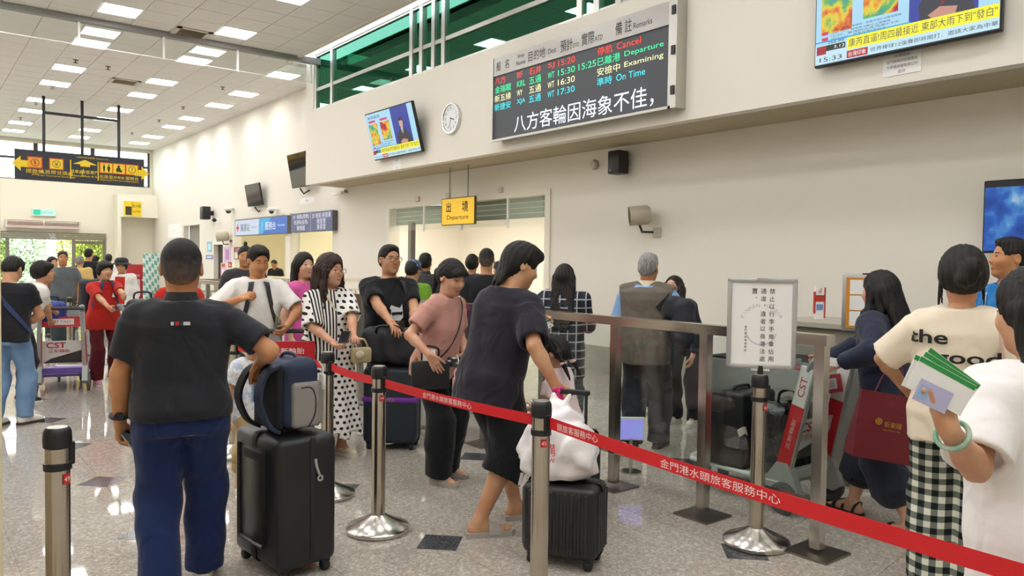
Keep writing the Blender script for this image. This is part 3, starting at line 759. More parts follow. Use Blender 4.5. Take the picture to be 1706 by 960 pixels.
            pv.loft(P, FF, [tb - 0.03, tb + 0.04], [0.17 * s * bw + fr_ + sp * 0.3 - 0.014] * 2, [0.13 * s + fr_ + sp * 0.3 - 0.014] * 2, [cx_[1] * 0.8] * 2, k=0.003, sub=True)
        else:
            pv.loft(P, TF, t2, w2, d2, o2, k=0.04); subs = []
            r_t, r_k, r_h = bottom.get('r', (0.098, 0.078, 0.066))
            for k_ in 'RL':
                g = G[k_]; pv.cone(g['h'], g['k'], r_t * s * af, r_k * s * af, 0.035)
                if hemz + F3[k_][3] < 0.3: pv.cone(g['k'], g['k'] + (g['a'] - g['k']) * 0.42 + nrm(np.cross(g['a'] - g['k'], V(1, 0, 0))) * np.sign(-np.cross(g['a'] - g['k'], V(1, 0, 0))[1]) * 0.012, r_k * s * af, max(0.070 * af, r_h * 0.95) * s, 0.03)
                zc = hemz + F3[k_][3]
                if zc < g['k'][2] - 0.02:
                    tt = min(1.0, (g['k'][2] - zc) / max(1e-3, g['k'][2] - g['a'][2])) if zc < g['k'][2] else 0; tt = min(max((g['k'][2] - zc) / max(1e-3, (g['k'][2] - g['a'][2])), 0.05), 1.12)
                    pe = g['k'] + (g['a'] - g['k']) * tt; F_ = np.stack(frame_from(pe - g['k'])); F_ = np.stack([F_[0], F_[2], F_[1]]); l_ = np.linalg.norm(pe - g['k'])
                    pv.loft(g['k'], F_, [-0.02, l_], [r_k * s * af, r_h * s * af], [r_k * s * af, r_h * s * af], k=0.03, ex=2.0); subs.append((g['k'], F_, l_, r_h * s * af))
                else:
                    pv.half(V(g['k'][0], g['k'][1], zc), V(0, 0, -1), lo=V(g['k'][0] - 0.16, g['k'][1] - 0.25, lo[2]), hi=V(g['k'][0] + 0.16, g['k'][1] + 0.25, zc + 0.1))
            if bottom.get('wrinkle', 1): pv.wrinkle(bottom.get('wamp', 0.006), bottom.get('wf', 11.0), seed=pos[0] * 5 + pos[1])
            for p0, F_, l_, r1 in subs: pv.loft(p0, F_, [l_ - 0.04, l_ + 0.03], [r1 - 2.2 * hc] * 2, [r1 - 2.2 * hc] * 2, k=0.003, sub=True, ex=2.0)
        J['bottom'] = mesh_np(bottom.get('name', 'trousers' if kind != 'skirt' else 'skirt'), *pv.mesh(), bottom['mat'], root)
    # ---- shoes
    if shoes and shoes.get('kind') != 'none':
        for k_ in 'RL':
            g = G[k_]; z0 = F3[k_][3]; an = g['a'].copy(); fdv = V(math.sin(g['ang']), math.cos(g['ang']), 0); rv = V(math.cos(g['ang']), -math.sin(g['ang']), 0)
            FF = np.stack([rv, fdv, V(0, 0, 1)]); base = V(an[0], an[1], an[2] - ank); kind = shoes.get('kind', 'sneaker'); h3 = min(hc, 0.010)
            sc_ = s * (1.0 if sex == 'm' else 0.93)
            def fp(x, y, z): return base + sc_ * (x * rv + y * fdv) + V(0, 0, z * sc_)
            sole = [( -0.030, -0.075), (0.030, -0.075), (0.040, -0.03), (0.040, 0.05), (0.048, 0.12), (0.040, 0.18), (0.012, 0.205), (-0.015, 0.203), (-0.036, 0.18), (-0.044, 0.12), (-0.036, 0.05), (-0.038, -0.03)]
            st = shoes.get('sole', 0.024)
            if kind in ('sneaker', 'shoe'):
                vv = Vol(base - 0.24, base + 0.24, h3)
                vv.cone(fp(0, -0.035, 0.045), fp(0, 0.02, 0.060), 0.040 * sc_, 0.040 * sc_, 0.02); vv.cone(fp(0, 0.02, 0.050), fp(0, 0.13, 0.034), 0.040 * sc_, 0.036 * sc_, 0.02)
                vv.cone(fp(-0.005, 0.12, 0.034), fp(0, 0.165, 0.030), 0.038 * sc_, 0.030 * sc_, 0.02); vv.cone(fp(0, -0.02, 0.06), fp(0, 0.0, 0.095 if kind == 'sneaker' else 0.08), 0.041 * sc_, 0.041 * sc_, 0.01)
                vv.half(fp(0, 0, 0.012), V(0, 0, -1)); vv.half(fp(0, 0, 0.096), nrm(V(0, 0, 1)))
                so = mesh_np('shoe', *vv.mesh(), shoes['mat'], root)
                MB().prism([fp(x_, y_, 0)[:2] for x_, y_ in sole], base[2], base[2] + st * sc_).build('sole', shoes.get('smat', shoes['mat']), so, 40)
                if kind == 'sneaker' and lod == 0:
                    mb = MB()
                    for q in range(4): yy = 0.045 + q * 0.022; mb.tube([fp(-0.020, yy, 0.080 - q * 0.006), fp(0, yy + 0.004, 0.089 - q * 0.007), fp(0.020, yy, 0.080 - q * 0.006)], 0.003, 5)
                    mb.build('lace', mat('lace_white', 'e4e2dc', 0.8), so, 60)
            else:
                mb = MB(); mb.prism([fp(x_ * 1.06, y_ * 1.02, 0)[:2] for x_, y_ in sole], base[2], base[2] + (0.030 if kind == 'slide' else 0.018) * sc_)
                so = mb.build('shoe', shoes['mat'], root, 40)
                bands = [(0.085, 0.075)] if kind == 'slide' else [(0.13, 0.024), (0.06, 0.020), (-0.02, 0.018)]
                mb = MB()
                for yc, wd in bands:
                    pts_ = []; hz = 0.074 if yc > 0.03 else 0.10
                    for k in range(9):
                        t = math.pi * k / 8; pts_.append(fp(0.050 * math.cos(t), yc - (0.03 if yc < 0 else 0.0) * math.sin(t), 0.016 + (hz - 0.016) * math.sin(t) ** 0.8))
                    mb.strip(pts_, nrm(fdv + V(0, 0, -0.45)) if yc > 0.03 else fdv, wd * sc_, 0.005)
                mb.build('strap', shoes['mat'], so, 40)
                mb = MB()
                for q in range(5): mb.ell(fp(-0.030 + q * 0.015 if k_ == 'L' else 0.030 - q * 0.015, 0.172 - abs(q - 3.2) * 0.006 if False else 0.158 + q * 0.006, 0.036), (0.0085 * sc_, 0.018 * sc_, 0.010 * sc_), 8, 6, R=np.stack([rv, fdv, V(0, 0, 1)], 1))
                mb.build('toes', skm, body, 60)
    return J
def torso_pt(J, ang, t, off=0.0, extra=0.0):
    """local point on the clothed torso: ang degrees from front (+ = person's right), t metres above the pelvis"""
    t2, w2, d2, o2 = J['w2']; w = np.interp(t, t2, w2) + off; d = np.interp(t, t2, d2) + off; o = np.interp(t, t2, o2); a = math.radians(ang); sx, cy_ = math.sin(a), math.cos(a)
    k = (abs(sx) ** 2.3 + abs(cy_) ** 2.3) ** (-1 / 2.3)
    return J['P'] + J['u'] * t + J['r'] * w * k * sx + J['f'] * (d * k * cy_ + o)
def strap_over(J, pts, w, mat_, name='strap', th=0.004, parent=None, off=0.006):
    """band lying on the torso through (angle, t) stations; entries may also be local points"""
    P_ = []
    for p in pts: P_.append(torso_pt(J, p[0], p[1], off) if len(p) == 2 else np.asarray(p, float))
    # smooth
    Q = []
    for i in range(len(P_) - 1):
        p0 = P_[max(i - 1, 0)]; p1 = P_[i]; p2 = P_[i + 1]; p3 = P_[min(i + 2, len(P_) - 1)]
        for k in range(5):
            t = k / 5; Q.append(0.5 * (2 * p1 + (p2 - p0) * t + (2 * p0 - 5 * p1 + 4 * p2 - p3) * t * t + (3 * p1 - p0 - 3 * p2 + p3) * t ** 3))
    Q.append(P_[-1]); sides = []
    for i in range(len(Q)):
        d = Q[min(i + 1, len(Q) - 1)] - Q[max(i - 1, 0)]; c = J['P'] + J['u'] * ((Q[i] - J['P']) @ J['u']); nn = nrm(Q[i] - c)
        if (Q[i] - J['P']) @ J['u'] > 0.44 * J['s']: nn = nrm(nn * 0.3 + J['u'])
        sides.append(np.cross(nn, d))
    return MB().strip(Q, sides, w, th).build(name, mat_, parent or J['root'], 50)
# ------------------------------------------------------------------ the hall: shell
XW, XF, YB, ZC = 7.95, 7.03, 33.7, 5.90
def onX(px, py, x):
    v = CAMR @ np.array([(px - 853.0) / FPX, (480.0 - py) / FPX, 1.0]); return CAMC + v * (x / v[0])
def onY(px, py, y):
    v = CAMR @ np.array([(px - 853.0) / FPX, (480.0 - py) / FPX, 1.0]); return CAMC + v * (y / v[1])
def onZ(px, py, z=0.0):
    v = CAMR @ np.array([(px - 853.0) / FPX, (480.0 - py) / FPX, 1.0]); return CAMC + v * ((z - 1.6) / v[2])
m_wall = mat('wall_paint', 'e5dfd3', 0.75, bump=(60, 0.05), spec=0.3)
m_wall2 = mat('wall_paint_far', 'e9e4d2', 0.75, spec=0.3)
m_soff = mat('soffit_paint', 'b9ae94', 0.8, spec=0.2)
m_steel = mat('stainless', 'cbc6be', 0.22, 1.0, bump=(12, 0.03))
m_steel_d = mat('stainless_brushed', '8e8a83', 0.35, 1.0)
m_alu = mat('aluminium', 'bfbdb6', 0.38, 0.9)
m_black = mat('black_plastic', '17171a', 0.4)
m_dark = mat('dark_rubber', '1e1e20', 0.7)
m_white = mat('white_enamel', 'e8e7e2', 0.45)
m_paper = mat('paper', 'efeeea', 0.8)
m_ink = mat('ink', '1a1a1e', 0.8)
m_grey = mat('grey_plastic', '8d908f', 0.5)

# floor: granite slabs on a dark bed, dark diamond inlays at every second corner
g = NT('granite', 0.13, 0.5)
gw = g.nt.nodes.new('ShaderNodeNewGeometry')
def gno(sc, det):
    n = g.nt.nodes.new('ShaderNodeTexNoise'); n.inputs['Scale'].default_value = sc; n.inputs['Detail'].default_value = det
    g.nt.links.new(gw.outputs['Position'], n.inputs['Vector']); return n.outputs['Fac']
vr = g.nt.nodes.new('ShaderNodeTexVoronoi'); vr.inputs['Scale'].default_value = 75; g.nt.links.new(gw.outputs['Position'], vr.inputs['Vector'])
sp = g.nt.nodes.new('ShaderNodeSeparateColor'); g.nt.links.new(vr.outputs['Color'], sp.inputs[0])
c1 = g.ramp(sp.outputs[0], [(0.0, '857c70'), (0.25, '9c9387'), (0.6, 'aba399'), (0.85, 'c0b9b0'), (1.0, 'd5d0c9')])
c2 = g.mix(g.ramp(gno(1.1, 3), [(0.3, (0, 0, 0)), (0.7, (255, 255, 255))]), 'a89e91', 'b3aca3')
oi = g.nt.nodes.new('ShaderNodeObjectInfo')
g.color(g.mix(0.45, c1, c2)); g.nt.links.new(g.ramp(gno(3, 2), [(0.3, (38, 38, 38)), (0.7, (62, 62, 62))]), g.b.inputs['Roughness'])
m_gran = g.m
m_joint = mat('joint', '6d675e', 0.6)
m_inlay = mat('black_granite', '3c3d40', 0.16, var=(90, '55565a', 0.5))
TL = 0.645; SH = 0.13
fl = MB().bb(-7, 12.5, -6, YB + 0.3, -0.12, -0.003).build('floor', m_joint); tag(fl, kind='structure', label='polished speckled granite floor with dark diamond inlays')
def fxy(i, j): x = 1.09 + TL * i; return x, 6.05 + TL * j + SH * (x - 1.09)
def slab(i, j, gp=0.0012):
    q = [fxy(i, j), fxy(i + 1, j), fxy(i + 1, j + 1), fxy(i, j + 1)]; o = fxy(i, j)
    return [(q[0][0] - o[0] + gp, q[0][1] - o[1] + gp), (q[1][0] - o[0] - gp, q[1][1] - o[1] + gp), (q[2][0] - o[0] - gp, q[2][1] - o[1] - gp), (q[3][0] - o[0] + gp, q[3][1] - o[1] - gp)]
sl_me = MB().prism(slab(0, 0), -0.003, 0.0)
cells = [(i, j) for i in range(-3, 12) for j in range(-9, 44)]
def seen(i, j):
    x, y = fxy(i + 0.5, j + 0.5); v = CAMR.T @ (V(x, y, 0) - CAMC)
    if v[2] < 0.6: return None
    u_, w_ = v[0] / v[2] * FPX + 853, 480 - v[1] / v[2] * FPX
    if -260 < u_ < 1960 and w_ < 1250 and x < 8.2 and y < YB: return v[2]
    return None
vis = sorted([(seen(i, j), i, j) for i, j in cells if seen(i, j)])
first = None
for k, (d_, i, j) in enumerate(vis[:290]):
    x, y = fxy(i, j)
    if first is None: first = sl_me.build('floor_slab', m_gran, fl); o = first
    else: o = bpy.data.objects.new('floor_slab', first.data); link(o, fl)
    o.location = (x, y, 0)
rest = MB(); near = {(i, j) for _, i, j in vis[:290]}
for i in range(-13, 18):
    for j in range(-19, 44):
        if (i, j) in near: continue
        x, y = fxy(i, j)
        if x < -7 or x > 12 or y < -6 or y > YB - 0.4: continue
        rest.add([(x + a, y + b, 0.0) for a, b in slab(0, 0)], [(0, 1, 2, 3)])
tag(rest.build('far_floor_slabs', m_gran, fl), kind='stuff')
dm = None
for i in range(-1, 6):
    for j in range(-3, 14):
        x, y = fxy(2 * i, 2 * j)
        if x > 7.6: continue
        if dm is None: dm = MB().prism([(0.158, 0.0), (0, 0.158), (-0.158, 0), (0, -0.158)], 0.0, 0.0012).build('dark_inlay', m_inlay, fl); o = dm
        else: o = bpy.data.objects.new('dark_inlay', dm.data); link(o, fl)
        o.location = (x, y, 0)

# ceiling tiles
g = NT('ceiling_tile', 0.7, 0.3)
gm = g.nt.nodes.new('ShaderNodeNewGeometry'); sp = g.nt.nodes.new('ShaderNodeSeparateXYZ'); g.nt.links.new(gm.outputs['Position'], sp.inputs[0])
w = g.math('SINE', g.math('MULTIPLY', sp.outputs[1], 105.0)); w = g.math('MULTIPLY_ADD', w, 0.5, 0.5)
g.color(g.mix(w, 'd6d3ce', 'eceae6')); g.bump(w, 0.35, 0.006); m_tile = g.m
m_tbar = mat('ceiling_grid', 'b4b1ab', 0.6)
CT = 2.0 / 3
ce = MB().bb(-7, 6.64, -6, 16.35, ZC + 0.012, ZC + 0.10).bb(-7, XW + 0.1, 16.35, YB + 0.2, ZC + 0.012, ZC + 0.10).build('ceiling', m_tbar)
tag(ce, kind='structure', label='white ribbed tile ceiling with square light panels')
LY = [-2.7, -0.03, 1.97, 4.63, 6.63, 9.60, 12.27, 14.93, 17.60, 20.27, 22.27, 24.93, 26.93, 29.60, 31.60]; LX = [-5, -3, -1, 1, 3, 5, 7]
lights = [(x, y) for x in LX for y in LY if not (x > 6.5 and y < 17)]
tile_me = MB().bb(-CT / 2 + 0.006, CT / 2 - 0.006, -CT / 2 + 0.006, CT / 2 - 0.006, 0, 0.012); t0 = None
ct = []
for i in range(-12, 12):
    for j in range(-10, 52):
        x = 3 + CT * i; y = 14.93 + CT * j - 0.0
        if x < -6.9 or y < -5.8 or y > YB - 0.2 or (y < 16.5 and x > 6.45) or x > 7.75: continue
        v = CAMR.T @ (V(x, y, ZC) - CAMC); u_, w_ = v[0] / v[2] * FPX + 853, 480 - v[1] / v[2] * FPX
        ct.append(((v[2] if v[2] > 0.5 and -90 < u_ < 1000 and -120 < w_ < 330 else 1e3 + y), x, y))
ct.sort(); rest = MB()
for k, (d_, x, y) in enumerate(ct):
    if any(abs(x - a) < 0.30 and abs(y - b) < 0.30 for a, b in lights): continue
    if d_ < 900 and k < 330:
        if t0 is None: t0 = tile_me.build('ceiling_tile', m_tile, ce); o = t0
        else: o = bpy.data.objects.new('ceiling_tile', t0.data); link(o, ce)
        o.location = (x, y, ZC)
    else: rest.add([(x - CT / 2 + 0.006, y - CT / 2 + 0.006, ZC), (x + CT / 2 - 0.006, y - CT / 2 + 0.006, ZC), (x + CT / 2 - 0.006, y + CT / 2 - 0.006, ZC), (x - CT / 2 + 0.006, y + CT / 2 - 0.006, ZC)], [(3, 2, 1, 0)])
tag(rest.build('outer_ceiling_tiles', m_tile, ce), kind='stuff')
m_lamp = mat('lamp_diffuser', 'ffffff', 0.6, emit=(252, 252, 253), es=LAMP)
lt = empty('ceiling_light', (lights[0][0], lights[0][1], ZC), 0, 'square white light panel set flush in the tile ceiling', 'light', 'square ceiling light panels')
MB().bb(-0.30, 0.30, -0.30, 0.30, -0.006, 0.004).build('diffuser', m_lamp, lt)
f_ = MB()
for a in (-1, 1): f_.bb(a * 0.30, a * 0.325, -0.325, 0.325, -0.012, 0.006); f_.bb(-0.325, 0.325, a * 0.30, a * 0.325, -0.012, 0.006)
f_.build('frame', m_white, lt)
ORD = ['first', 'second', 'third', 'fourth', 'fifth', 'sixth', 'seventh']
for x, y in lights[1:]:
    o = copy_tree(lt); o.location = (x, y, ZC)
    row = {3: 'left row', 5: 'middle row', 7: 'row beside the right wall'}.get(x)
    if row and y > 17: o['label'] = 'square ceiling light panel, %s beyond the grey beam in the %s' % (ORD[LY.index(y) - 8], row)
    elif row and 12 < y < 15 and x < 6: o['label'] = 'square ceiling light panel, %s before the grey beam in the %s' % ('last' if y > 14 else 'second last', row)
for (px, py) in ((318, 55), (207, 136)):
    p = onZ(px, py, ZC); vt = empty('ceiling_vent', (p[0], p[1], ZC), 0, 'beige air vent in the ceiling ' + ('near the glass smoke screen' if py < 100 else 'deep in the hall behind the smoke screen'), 'vent')
    q = MB()
    for a in (-1, 1): q.bb(a * 0.24, a * 0.32, -0.32, 0.32, -0.02, 0); q.bb(-0.32, 0.32, a * 0.24, a * 0.32, -0.02, 0)
    q.build('frame', mat('vent_frame', 'cfc6b6', 0.6), vt)
    MB().bb(-0.24, 0.24, -0.24, 0.24, -0.004, 0).build('backing', mat('vent_dark', '6e6252', 0.8), vt)
    sl0 = MB().box((0, 0, 0), (0.48, 0.030, 0.006)).build('slat', mat('vent_slat', 'a89a84', 0.6), vt); sl0.location = (0, -0.2, -0.012); sl0.rotation_euler = (0.6, 0, 0)
    for k in range(1, 9): o = sl0.copy(); link(o, vt); o.location = (0, -0.2 + k * 0.05, -0.012)
sprk = None
for (px, py) in ((126, 100), (87, 144), (60, 171), (34, 196), (16, 215), (371, 145), (305, 178), (265, 200), (220, 221), (180, 111)):
    p = onZ(px, py, ZC)
    if sprk is None:
        sprk = MB().lathe([(0.0, -0.07), (0.05, -0.065), (0.05, -0.058), (0.012, -0.05), (0.012, -0.012), (0.06, -0.006), (0.06, 0.0)], seg=12).build('ceiling_sprinkler', mat('sprk', '55514a', 0.4, 0.6), None, 40); o = sprk
        tag(o, 'small dark round sprinkler head on the tile ceiling', 'sprinkler', 'sprinkler heads on the ceiling')
    else: o = sprk.copy(); link(o)
    o.location = (p[0], p[1], ZC)
# beam and glass smoke screen
tag(MB().bb(-6.9, 7.94, 15.72, 15.86, ZC - 0.10, ZC + 0.02).build('trim_1', mat('beam_grey', '8b8a88', 0.5)), kind='structure', label='grey metal beam across the ceiling')
ss = empty('smoke_screen', (0, 15.79, ZC - 0.10), 0, 'clear glass smoke screen hanging below the grey ceiling beam', 'glass screen')
edges = [-3.6, -2.1, -0.55, 1.0, 2.50, 3.93, 5.33, 6.9]; m_sg = glass_mat('smoke_glass', 'fafcfb', 1.0, 1.6)
for a, b in zip(edges, edges[1:]): MB().bb(a + 0.02, b - 0.02, -0.004, 0.004, -0.40, 0).build('glass_pane', m_sg, ss)
for a in edges: MB().bb(a - 0.018, a + 0.018, -0.018, 0.018, -0.42, 0).build('hanger', m_white, ss)
for a, b in zip(edges, edges[1:]): MB().bb(a, b, -0.008, 0.008, -0.412, -0.398).build('bottom_rail', m_white, ss)

# walls
def wall_y(x0, x1, ya, yb, za, zb, holes, mb=None):
    """wall slab along Y with rectangular holes (y0,y1,z0,z1), sorted by y"""
    mb = mb or MB(); y = ya
    for h0, h1, z0, z1 in sorted(holes):
        if h0 > y: mb.bb(x0, x1, y, h0, za, zb)
        if z0 > za: mb.bb(x0, x1, h0, h1, za, z0)
        if z1 < zb: mb.bb(x0, x1, h0, h1, z1, zb)
        y = h1
    if y < yb: mb.bb(x0, x1, y, yb, za, zb)
    return mb
holes = [(9.10, 14.29, 0, 2.76), (16.93, 19.35, 1.05, 2.78), (19.65, 23.75, 1.05, 2.78), (24.9, 25.82, 0, 2.04), (27.35, 29.3, 0, 2.75)]
wr = wall_y(XW, XW + 0.2, -6, YB + 0.2, 0, 6.0, holes).build('wall_right', m_wall); tag(wr, kind='structure', label='cream painted wall on the right of the hall')
tag(MB().bb(XW - 0.012, XW, -6, 9.12, 0, 0.40).build('baseboard_right', mat('dado', '9d988c', 0.35, var=(7, 'aaa497', 0.3))), kind='structure')
# mezzanine box over the departure wall
mz = MB().bb(XF, XF + 0.15, -5.9, 16.35, 3.25, 4.84).bb(XF, XF + 0.15, 15.95, 16.35, 4.84, 6.02).bb(XF, XF + 0.15, -5.9, 16.35, 6.02, 6.39).bb(XF + 0.151, XW - 0.001, 16.20, 16.34, 3.252, 6.38)
mz.bb(6.62, XF + 0.2, -6, 16.35, 6.40, 6.5)
mz = mz.build('wall_mezzanine', m_wall); tag(mz, kind='structure', label='cream overhanging mezzanine wall with screens and a window band')
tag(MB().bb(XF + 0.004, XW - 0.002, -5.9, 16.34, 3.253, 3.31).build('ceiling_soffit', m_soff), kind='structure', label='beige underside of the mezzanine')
tag(MB().bb(6.56, 6.64, -6, 16.35, ZC - 0.035, ZC + 0.12).build('trim_2', m_wall), kind='structure', label='pale edge strip along the tile ceiling')
# room behind the mezzanine windows
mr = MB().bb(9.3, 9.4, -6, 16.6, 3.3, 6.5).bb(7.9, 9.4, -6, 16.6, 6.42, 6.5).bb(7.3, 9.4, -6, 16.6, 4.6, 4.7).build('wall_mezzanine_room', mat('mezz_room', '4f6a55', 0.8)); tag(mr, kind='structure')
wn = empty('window_1', (XF + 0.06, 0, 4.84)); tag(wn, 'long aluminium framed window band with green tinted panes', kind='structure')
m_gg = glass_mat('green_glass', '4f947a', 0.8, 3.9, '6aa890')
my = [15.90, 15.10, 11.88, 11.55, 11.16, 10.85, 7.56, 7.24, 6.85, 6.52, 3.23, 2.84, 2.45, -1.0, -5.5]
for k, y in enumerate(my):
    MB().bb(-0.05, 0.05, y - 0.05, y + 0.05, 0, 1.18).build('mullion', m_alu, wn)
for a, b in zip(my, my[1:]):
    tr = 0.44
    MB().bb(-0.035, 0.035, b + 0.05, a - 0.05, tr - 0.035, tr + 0.035).build('transom', m_alu, wn)
    MB().bb(-0.04, 0.04, b + 0.05, a - 0.05, 0, 0.035).build('sill_rail', m_alu, wn)
    MB().bb(-0.04, 0.04, b + 0.05, a - 0.05, 1.145, 1.18).build('head_rail', m_alu, wn)
    MB().bb(-0.003, 0.003, b + 0.05, a - 0.05, 0.035, tr - 0.035).build('pane', m_gg, wn)
    MB().bb(-0.003, 0.003, b + 0.05, a - 0.05, tr + 0.035, 1.145).build('pane', m_gg, wn)
gl = empty('grille_light', (8.25, 10.35, 6.40), 0, 'yellowish louvred office light behind the green mezzanine window', 'light')
MB().bb(-0.3, 0.3, -0.6, 0.6, -0.02, 0.0).build('tube_tray', mat('yellow_lamp', 'fff3b0', 0.5, emit=(255, 240, 140), es=6.0), gl)
for k in range(9): MB().bb(-0.3, 0.3, -0.6 + k * 0.15 - 0.01, -0.6 + k * 0.15 + 0.01, -0.08, -0.02).build('louvre', mat('louvre', '8a8a5a', 0.4), gl)

# back wall with clerestory and doors
bw = MB()
def bx_(x0, x1, z0, z1): bw.bb(x0, x1, YB, YB + 0.25, z0, z1)
bx_(-7, 9, 2.50, 4.42); bx_(7.85, 9, 4.42, 6.0); bx_(-7, 7.85, 5.80, 6.0); bx_(6.24, 9, 0, 2.5); bx_(-7, 0.6, 0, 2.5)
wb = bw.build('wall_back', m_wall2); tag(wb, kind='structure', label='far cream end wall of the hall')
tag(MB().bb(6.50, XW - 0.002, YB - 0.85, YB - 0.55, 3.16, 4.05).bb(6.50, 6.62, YB - 0.54, YB - 0.002, 0, 4.05).bb(6.50, 6.62, YB - 0.85, YB - 0.541, 0, 3.155).build('trim_3', m_wall2), kind='structure', label='cream boxed lintel over the drinking water alcove')
w2 = empty('window_2', (0, YB + 0.1, 4.42)); tag(w2, 'row of bright clerestory panes high in the end wall', kind='structure')
m_cg = glass_mat('clear_glass', 'f4f8f6', 1.0, 1.45); m_frame_d = mat('dark_frame', '4d4a45', 0.5, 0.3); xs_ = [-6.9, -4.9, -2.9, -0.9, 1.9, 3.9, 5.8, 7.85]
for a in xs_: MB().bb(a - 0.07, a + 0.07, -0.06, 0.06, 0, 1.38).build('mullion', m_frame_d, w2)
for a, b in zip(xs_, xs_[1:]):
    MB().bb(a, b, -0.05, 0.05, 0.76, 0.84).build('transom', m_frame_d, w2)
    MB().bb(a, b, -0.05, 0.05, -0.02, 0.04).build('sill_rail', m_frame_d, w2)
    MB().bb(a + 0.07, b - 0.07, -0.004, 0.004, 0.04, 0.76).build('pane', m_cg, w2); MB().bb(a + 0.07, b - 0.07, -0.004, 0.004, 0.84, 1.38).build('pane', m_cg, w2)
dr = empty('door_1', (0, YB + 0.02, 0)); tag(dr, 'wide steel framed sliding glass entrance opening onto greenery', kind='structure')
m_sf = mat('door_steel', '8d877c', 0.35, 0.8)
for k in range(4): MB().bb(0.6, 6.24, -0.10, 0.02, 2.215 + k * 0.072, 2.215 + k * 0.072 + 0.066).build('header_slat', m_sf, dr)
for x in (0.66, 2.98, 5.12, 6.18): MB().bb(x - 0.06, x + 0.06, -0.05, 0.05, 0, 2.22).build('post', m_sf, dr)
MB().bb(5.18, 6.12, -0.006, 0.006, 0.05, 2.12).build('pane', glass_mat('door_glass', 'd8e0b8', 1.0, 1.45), dr)
MB().bb(0.72, 2.92, -0.006, 0.006, 0.05, 2.12).build('pane', glass_mat('door_glass', 'd8e0b8'), dr)
MB().bb(5.12, 6.18, -0.03, 0.03, 2.08, 2.20).build('top_rail', m_sf, dr)

tag(MB().bb(-7.2, -7.0, -6, YB, 0, 6.0).build('wall_left', m_wall2), kind='structure', label='cream wall on the unseen left of the hall')
tag(MB().bb(-7.2, 9, -6.2, -6.0, 0, 6.4).build('wall_front', m_wall2), kind='structure', label='cream wall behind the viewer')
# rooms behind the right wall
def room(nm, y0, y1, zc, col, lum, dx=3.2, lx=1.2):
    m = mat('room_' + nm, col, 0.8)
    o = MB().bb(XW + dx, XW + dx + 0.1, y0, y1, 0, zc).bb(XW + 0.2, XW + dx, y0 - 0.1, y0, 0, zc).bb(XW + 0.2, XW + dx, y1, y1 + 0.1, 0, zc).bb(XW + 0.2, XW + dx, y0, y1, zc, zc + 0.1).build('wall_' + nm, m)
    tag(o, kind='structure')
    for ly in np.arange(y0 + 1.0, y1 - 0.3, 2.0):
        l_ = empty('ceiling_light', (XW + lx, ly, zc), 0, 'light panel in the ceiling of the ' + {'departure_room': 'departure room beyond the wide doorway', 'service_room': 'service desk room', 'office': 'office behind the purple notice board'}[nm], 'light', 'panels in side rooms ' + nm)
        MB().bb(-0.4, 0.4, -0.3, 0.3, -0.02, 0).build('diffuser', mat('lamp_' + nm, 'ffffff', 0.5, emit=(255, 250, 238), es=lum), l_)
        q = MB()
        for a in (-1, 1): q.bb(a * 0.40, a * 0.425, -0.325, 0.325, -0.03, 0); q.bb(-0.425, 0.425, a * 0.30, a * 0.325, -0.03, 0)
        q.build('frame', m_white, l_)
room('departure_room', 8.0, 17.0 - 0.3, 2.95, 'f6f1e6', 30.0, 3.6, 1.5)
room('service_room', 19.5, 24.6, 3.0, 'f4ebc8', 18.0, 2.6, 1.2)
room('office', 16.9, 19.3, 3.0, 'f6efd0', 18.0, 2.4, 1.2)
# departure doorway: frame, shutter, hanging glass
d2 = empty('door_2', (XW, 0, 0)); tag(d2, 'wide departure doorway with half raised roller shutter and hanging glass', kind='structure')
m_jamb = mat('jamb_white', 'e9e2d2', 0.6)
MB().bb(-0.03, 0.22, 9.10, 9.22, 0, 2.76).build('jamb', m_jamb, d2); MB().bb(-0.03, 0.22, 14.17, 14.29, 0, 2.76).build('jamb', m_jamb, d2); MB().bb(-0.03, 0.22, 9.22, 14.17, 2.67, 2.76).build('lintel', m_jamb, d2)
for k in range(4): MB().bb(0.13, 0.155, 9.24, 14.15, 2.335 + k * 0.088, 2.335 + k * 0.088 + 0.080).build('shutter_slat', mat('shutter_green', '93a08f', 0.45), d2)
MB().bb(0.10, 0.17, 13.45, 13.62, 0, 2.40).build('guide_rail', mat('guide_steel', '8f897c', 0.4, 0.7), d2); MB().bb(0.05, 0.10, 13.33, 13.42, 0, 2.36).build('guide_rail', mat('guide_dark', '4b443b', 0.5), d2)
for a, b in ((9.22, 10.12), (10.12, 11.45), (11.45, 12.75), (12.75, 14.17)): MB().bb(-0.06, -0.052, a + 0.01, b - 0.01, 2.20, 2.67).build('glass_panel', glass_mat('smoke_glass', 'eef2f0'), d2)
for a in (10.12, 11.45, 12.75): MB().bb(-0.075, -0.045, a - 0.02, a + 0.02, 2.17, 2.67).build('hanger', m_white, d2)
for y, nm in ((10.39, 'right'), (11.99, 'middle'), (13.07, 'left')):
    o = MB().rbox((0, 0, 0), (0.04, 0.12, 0.10), 0.008).build('junction_box', mat('jbox', 'cdc4b4', 0.6)); o.location = (XW - 0.02, y, 2.82)
    tag(o, 'small square junction box above the departure doorway, %s of three' % nm, 'junction box')
# side doors
d3 = empty('door_3', (XW + 0.1, 25.36, 0)); tag(d3, 'narrow dark doorway in the right wall', kind='structure'); MB().bb(0.05, 0.09, -0.46, 0.46, 0, 2.04).build('leaf', mat('door_dark', '2b221c', 0.5), d3)
d4 = empty('door_4', (XW + 0.1, 28.3, 0)); tag(d4, 'tall grey doorway in the right wall', kind='structure'); MB().bb(0.1, 0.14, -0.98, 0.98, 0, 2.75).build('leaf', mat('door_grey', '8f8a80', 0.5), d4)
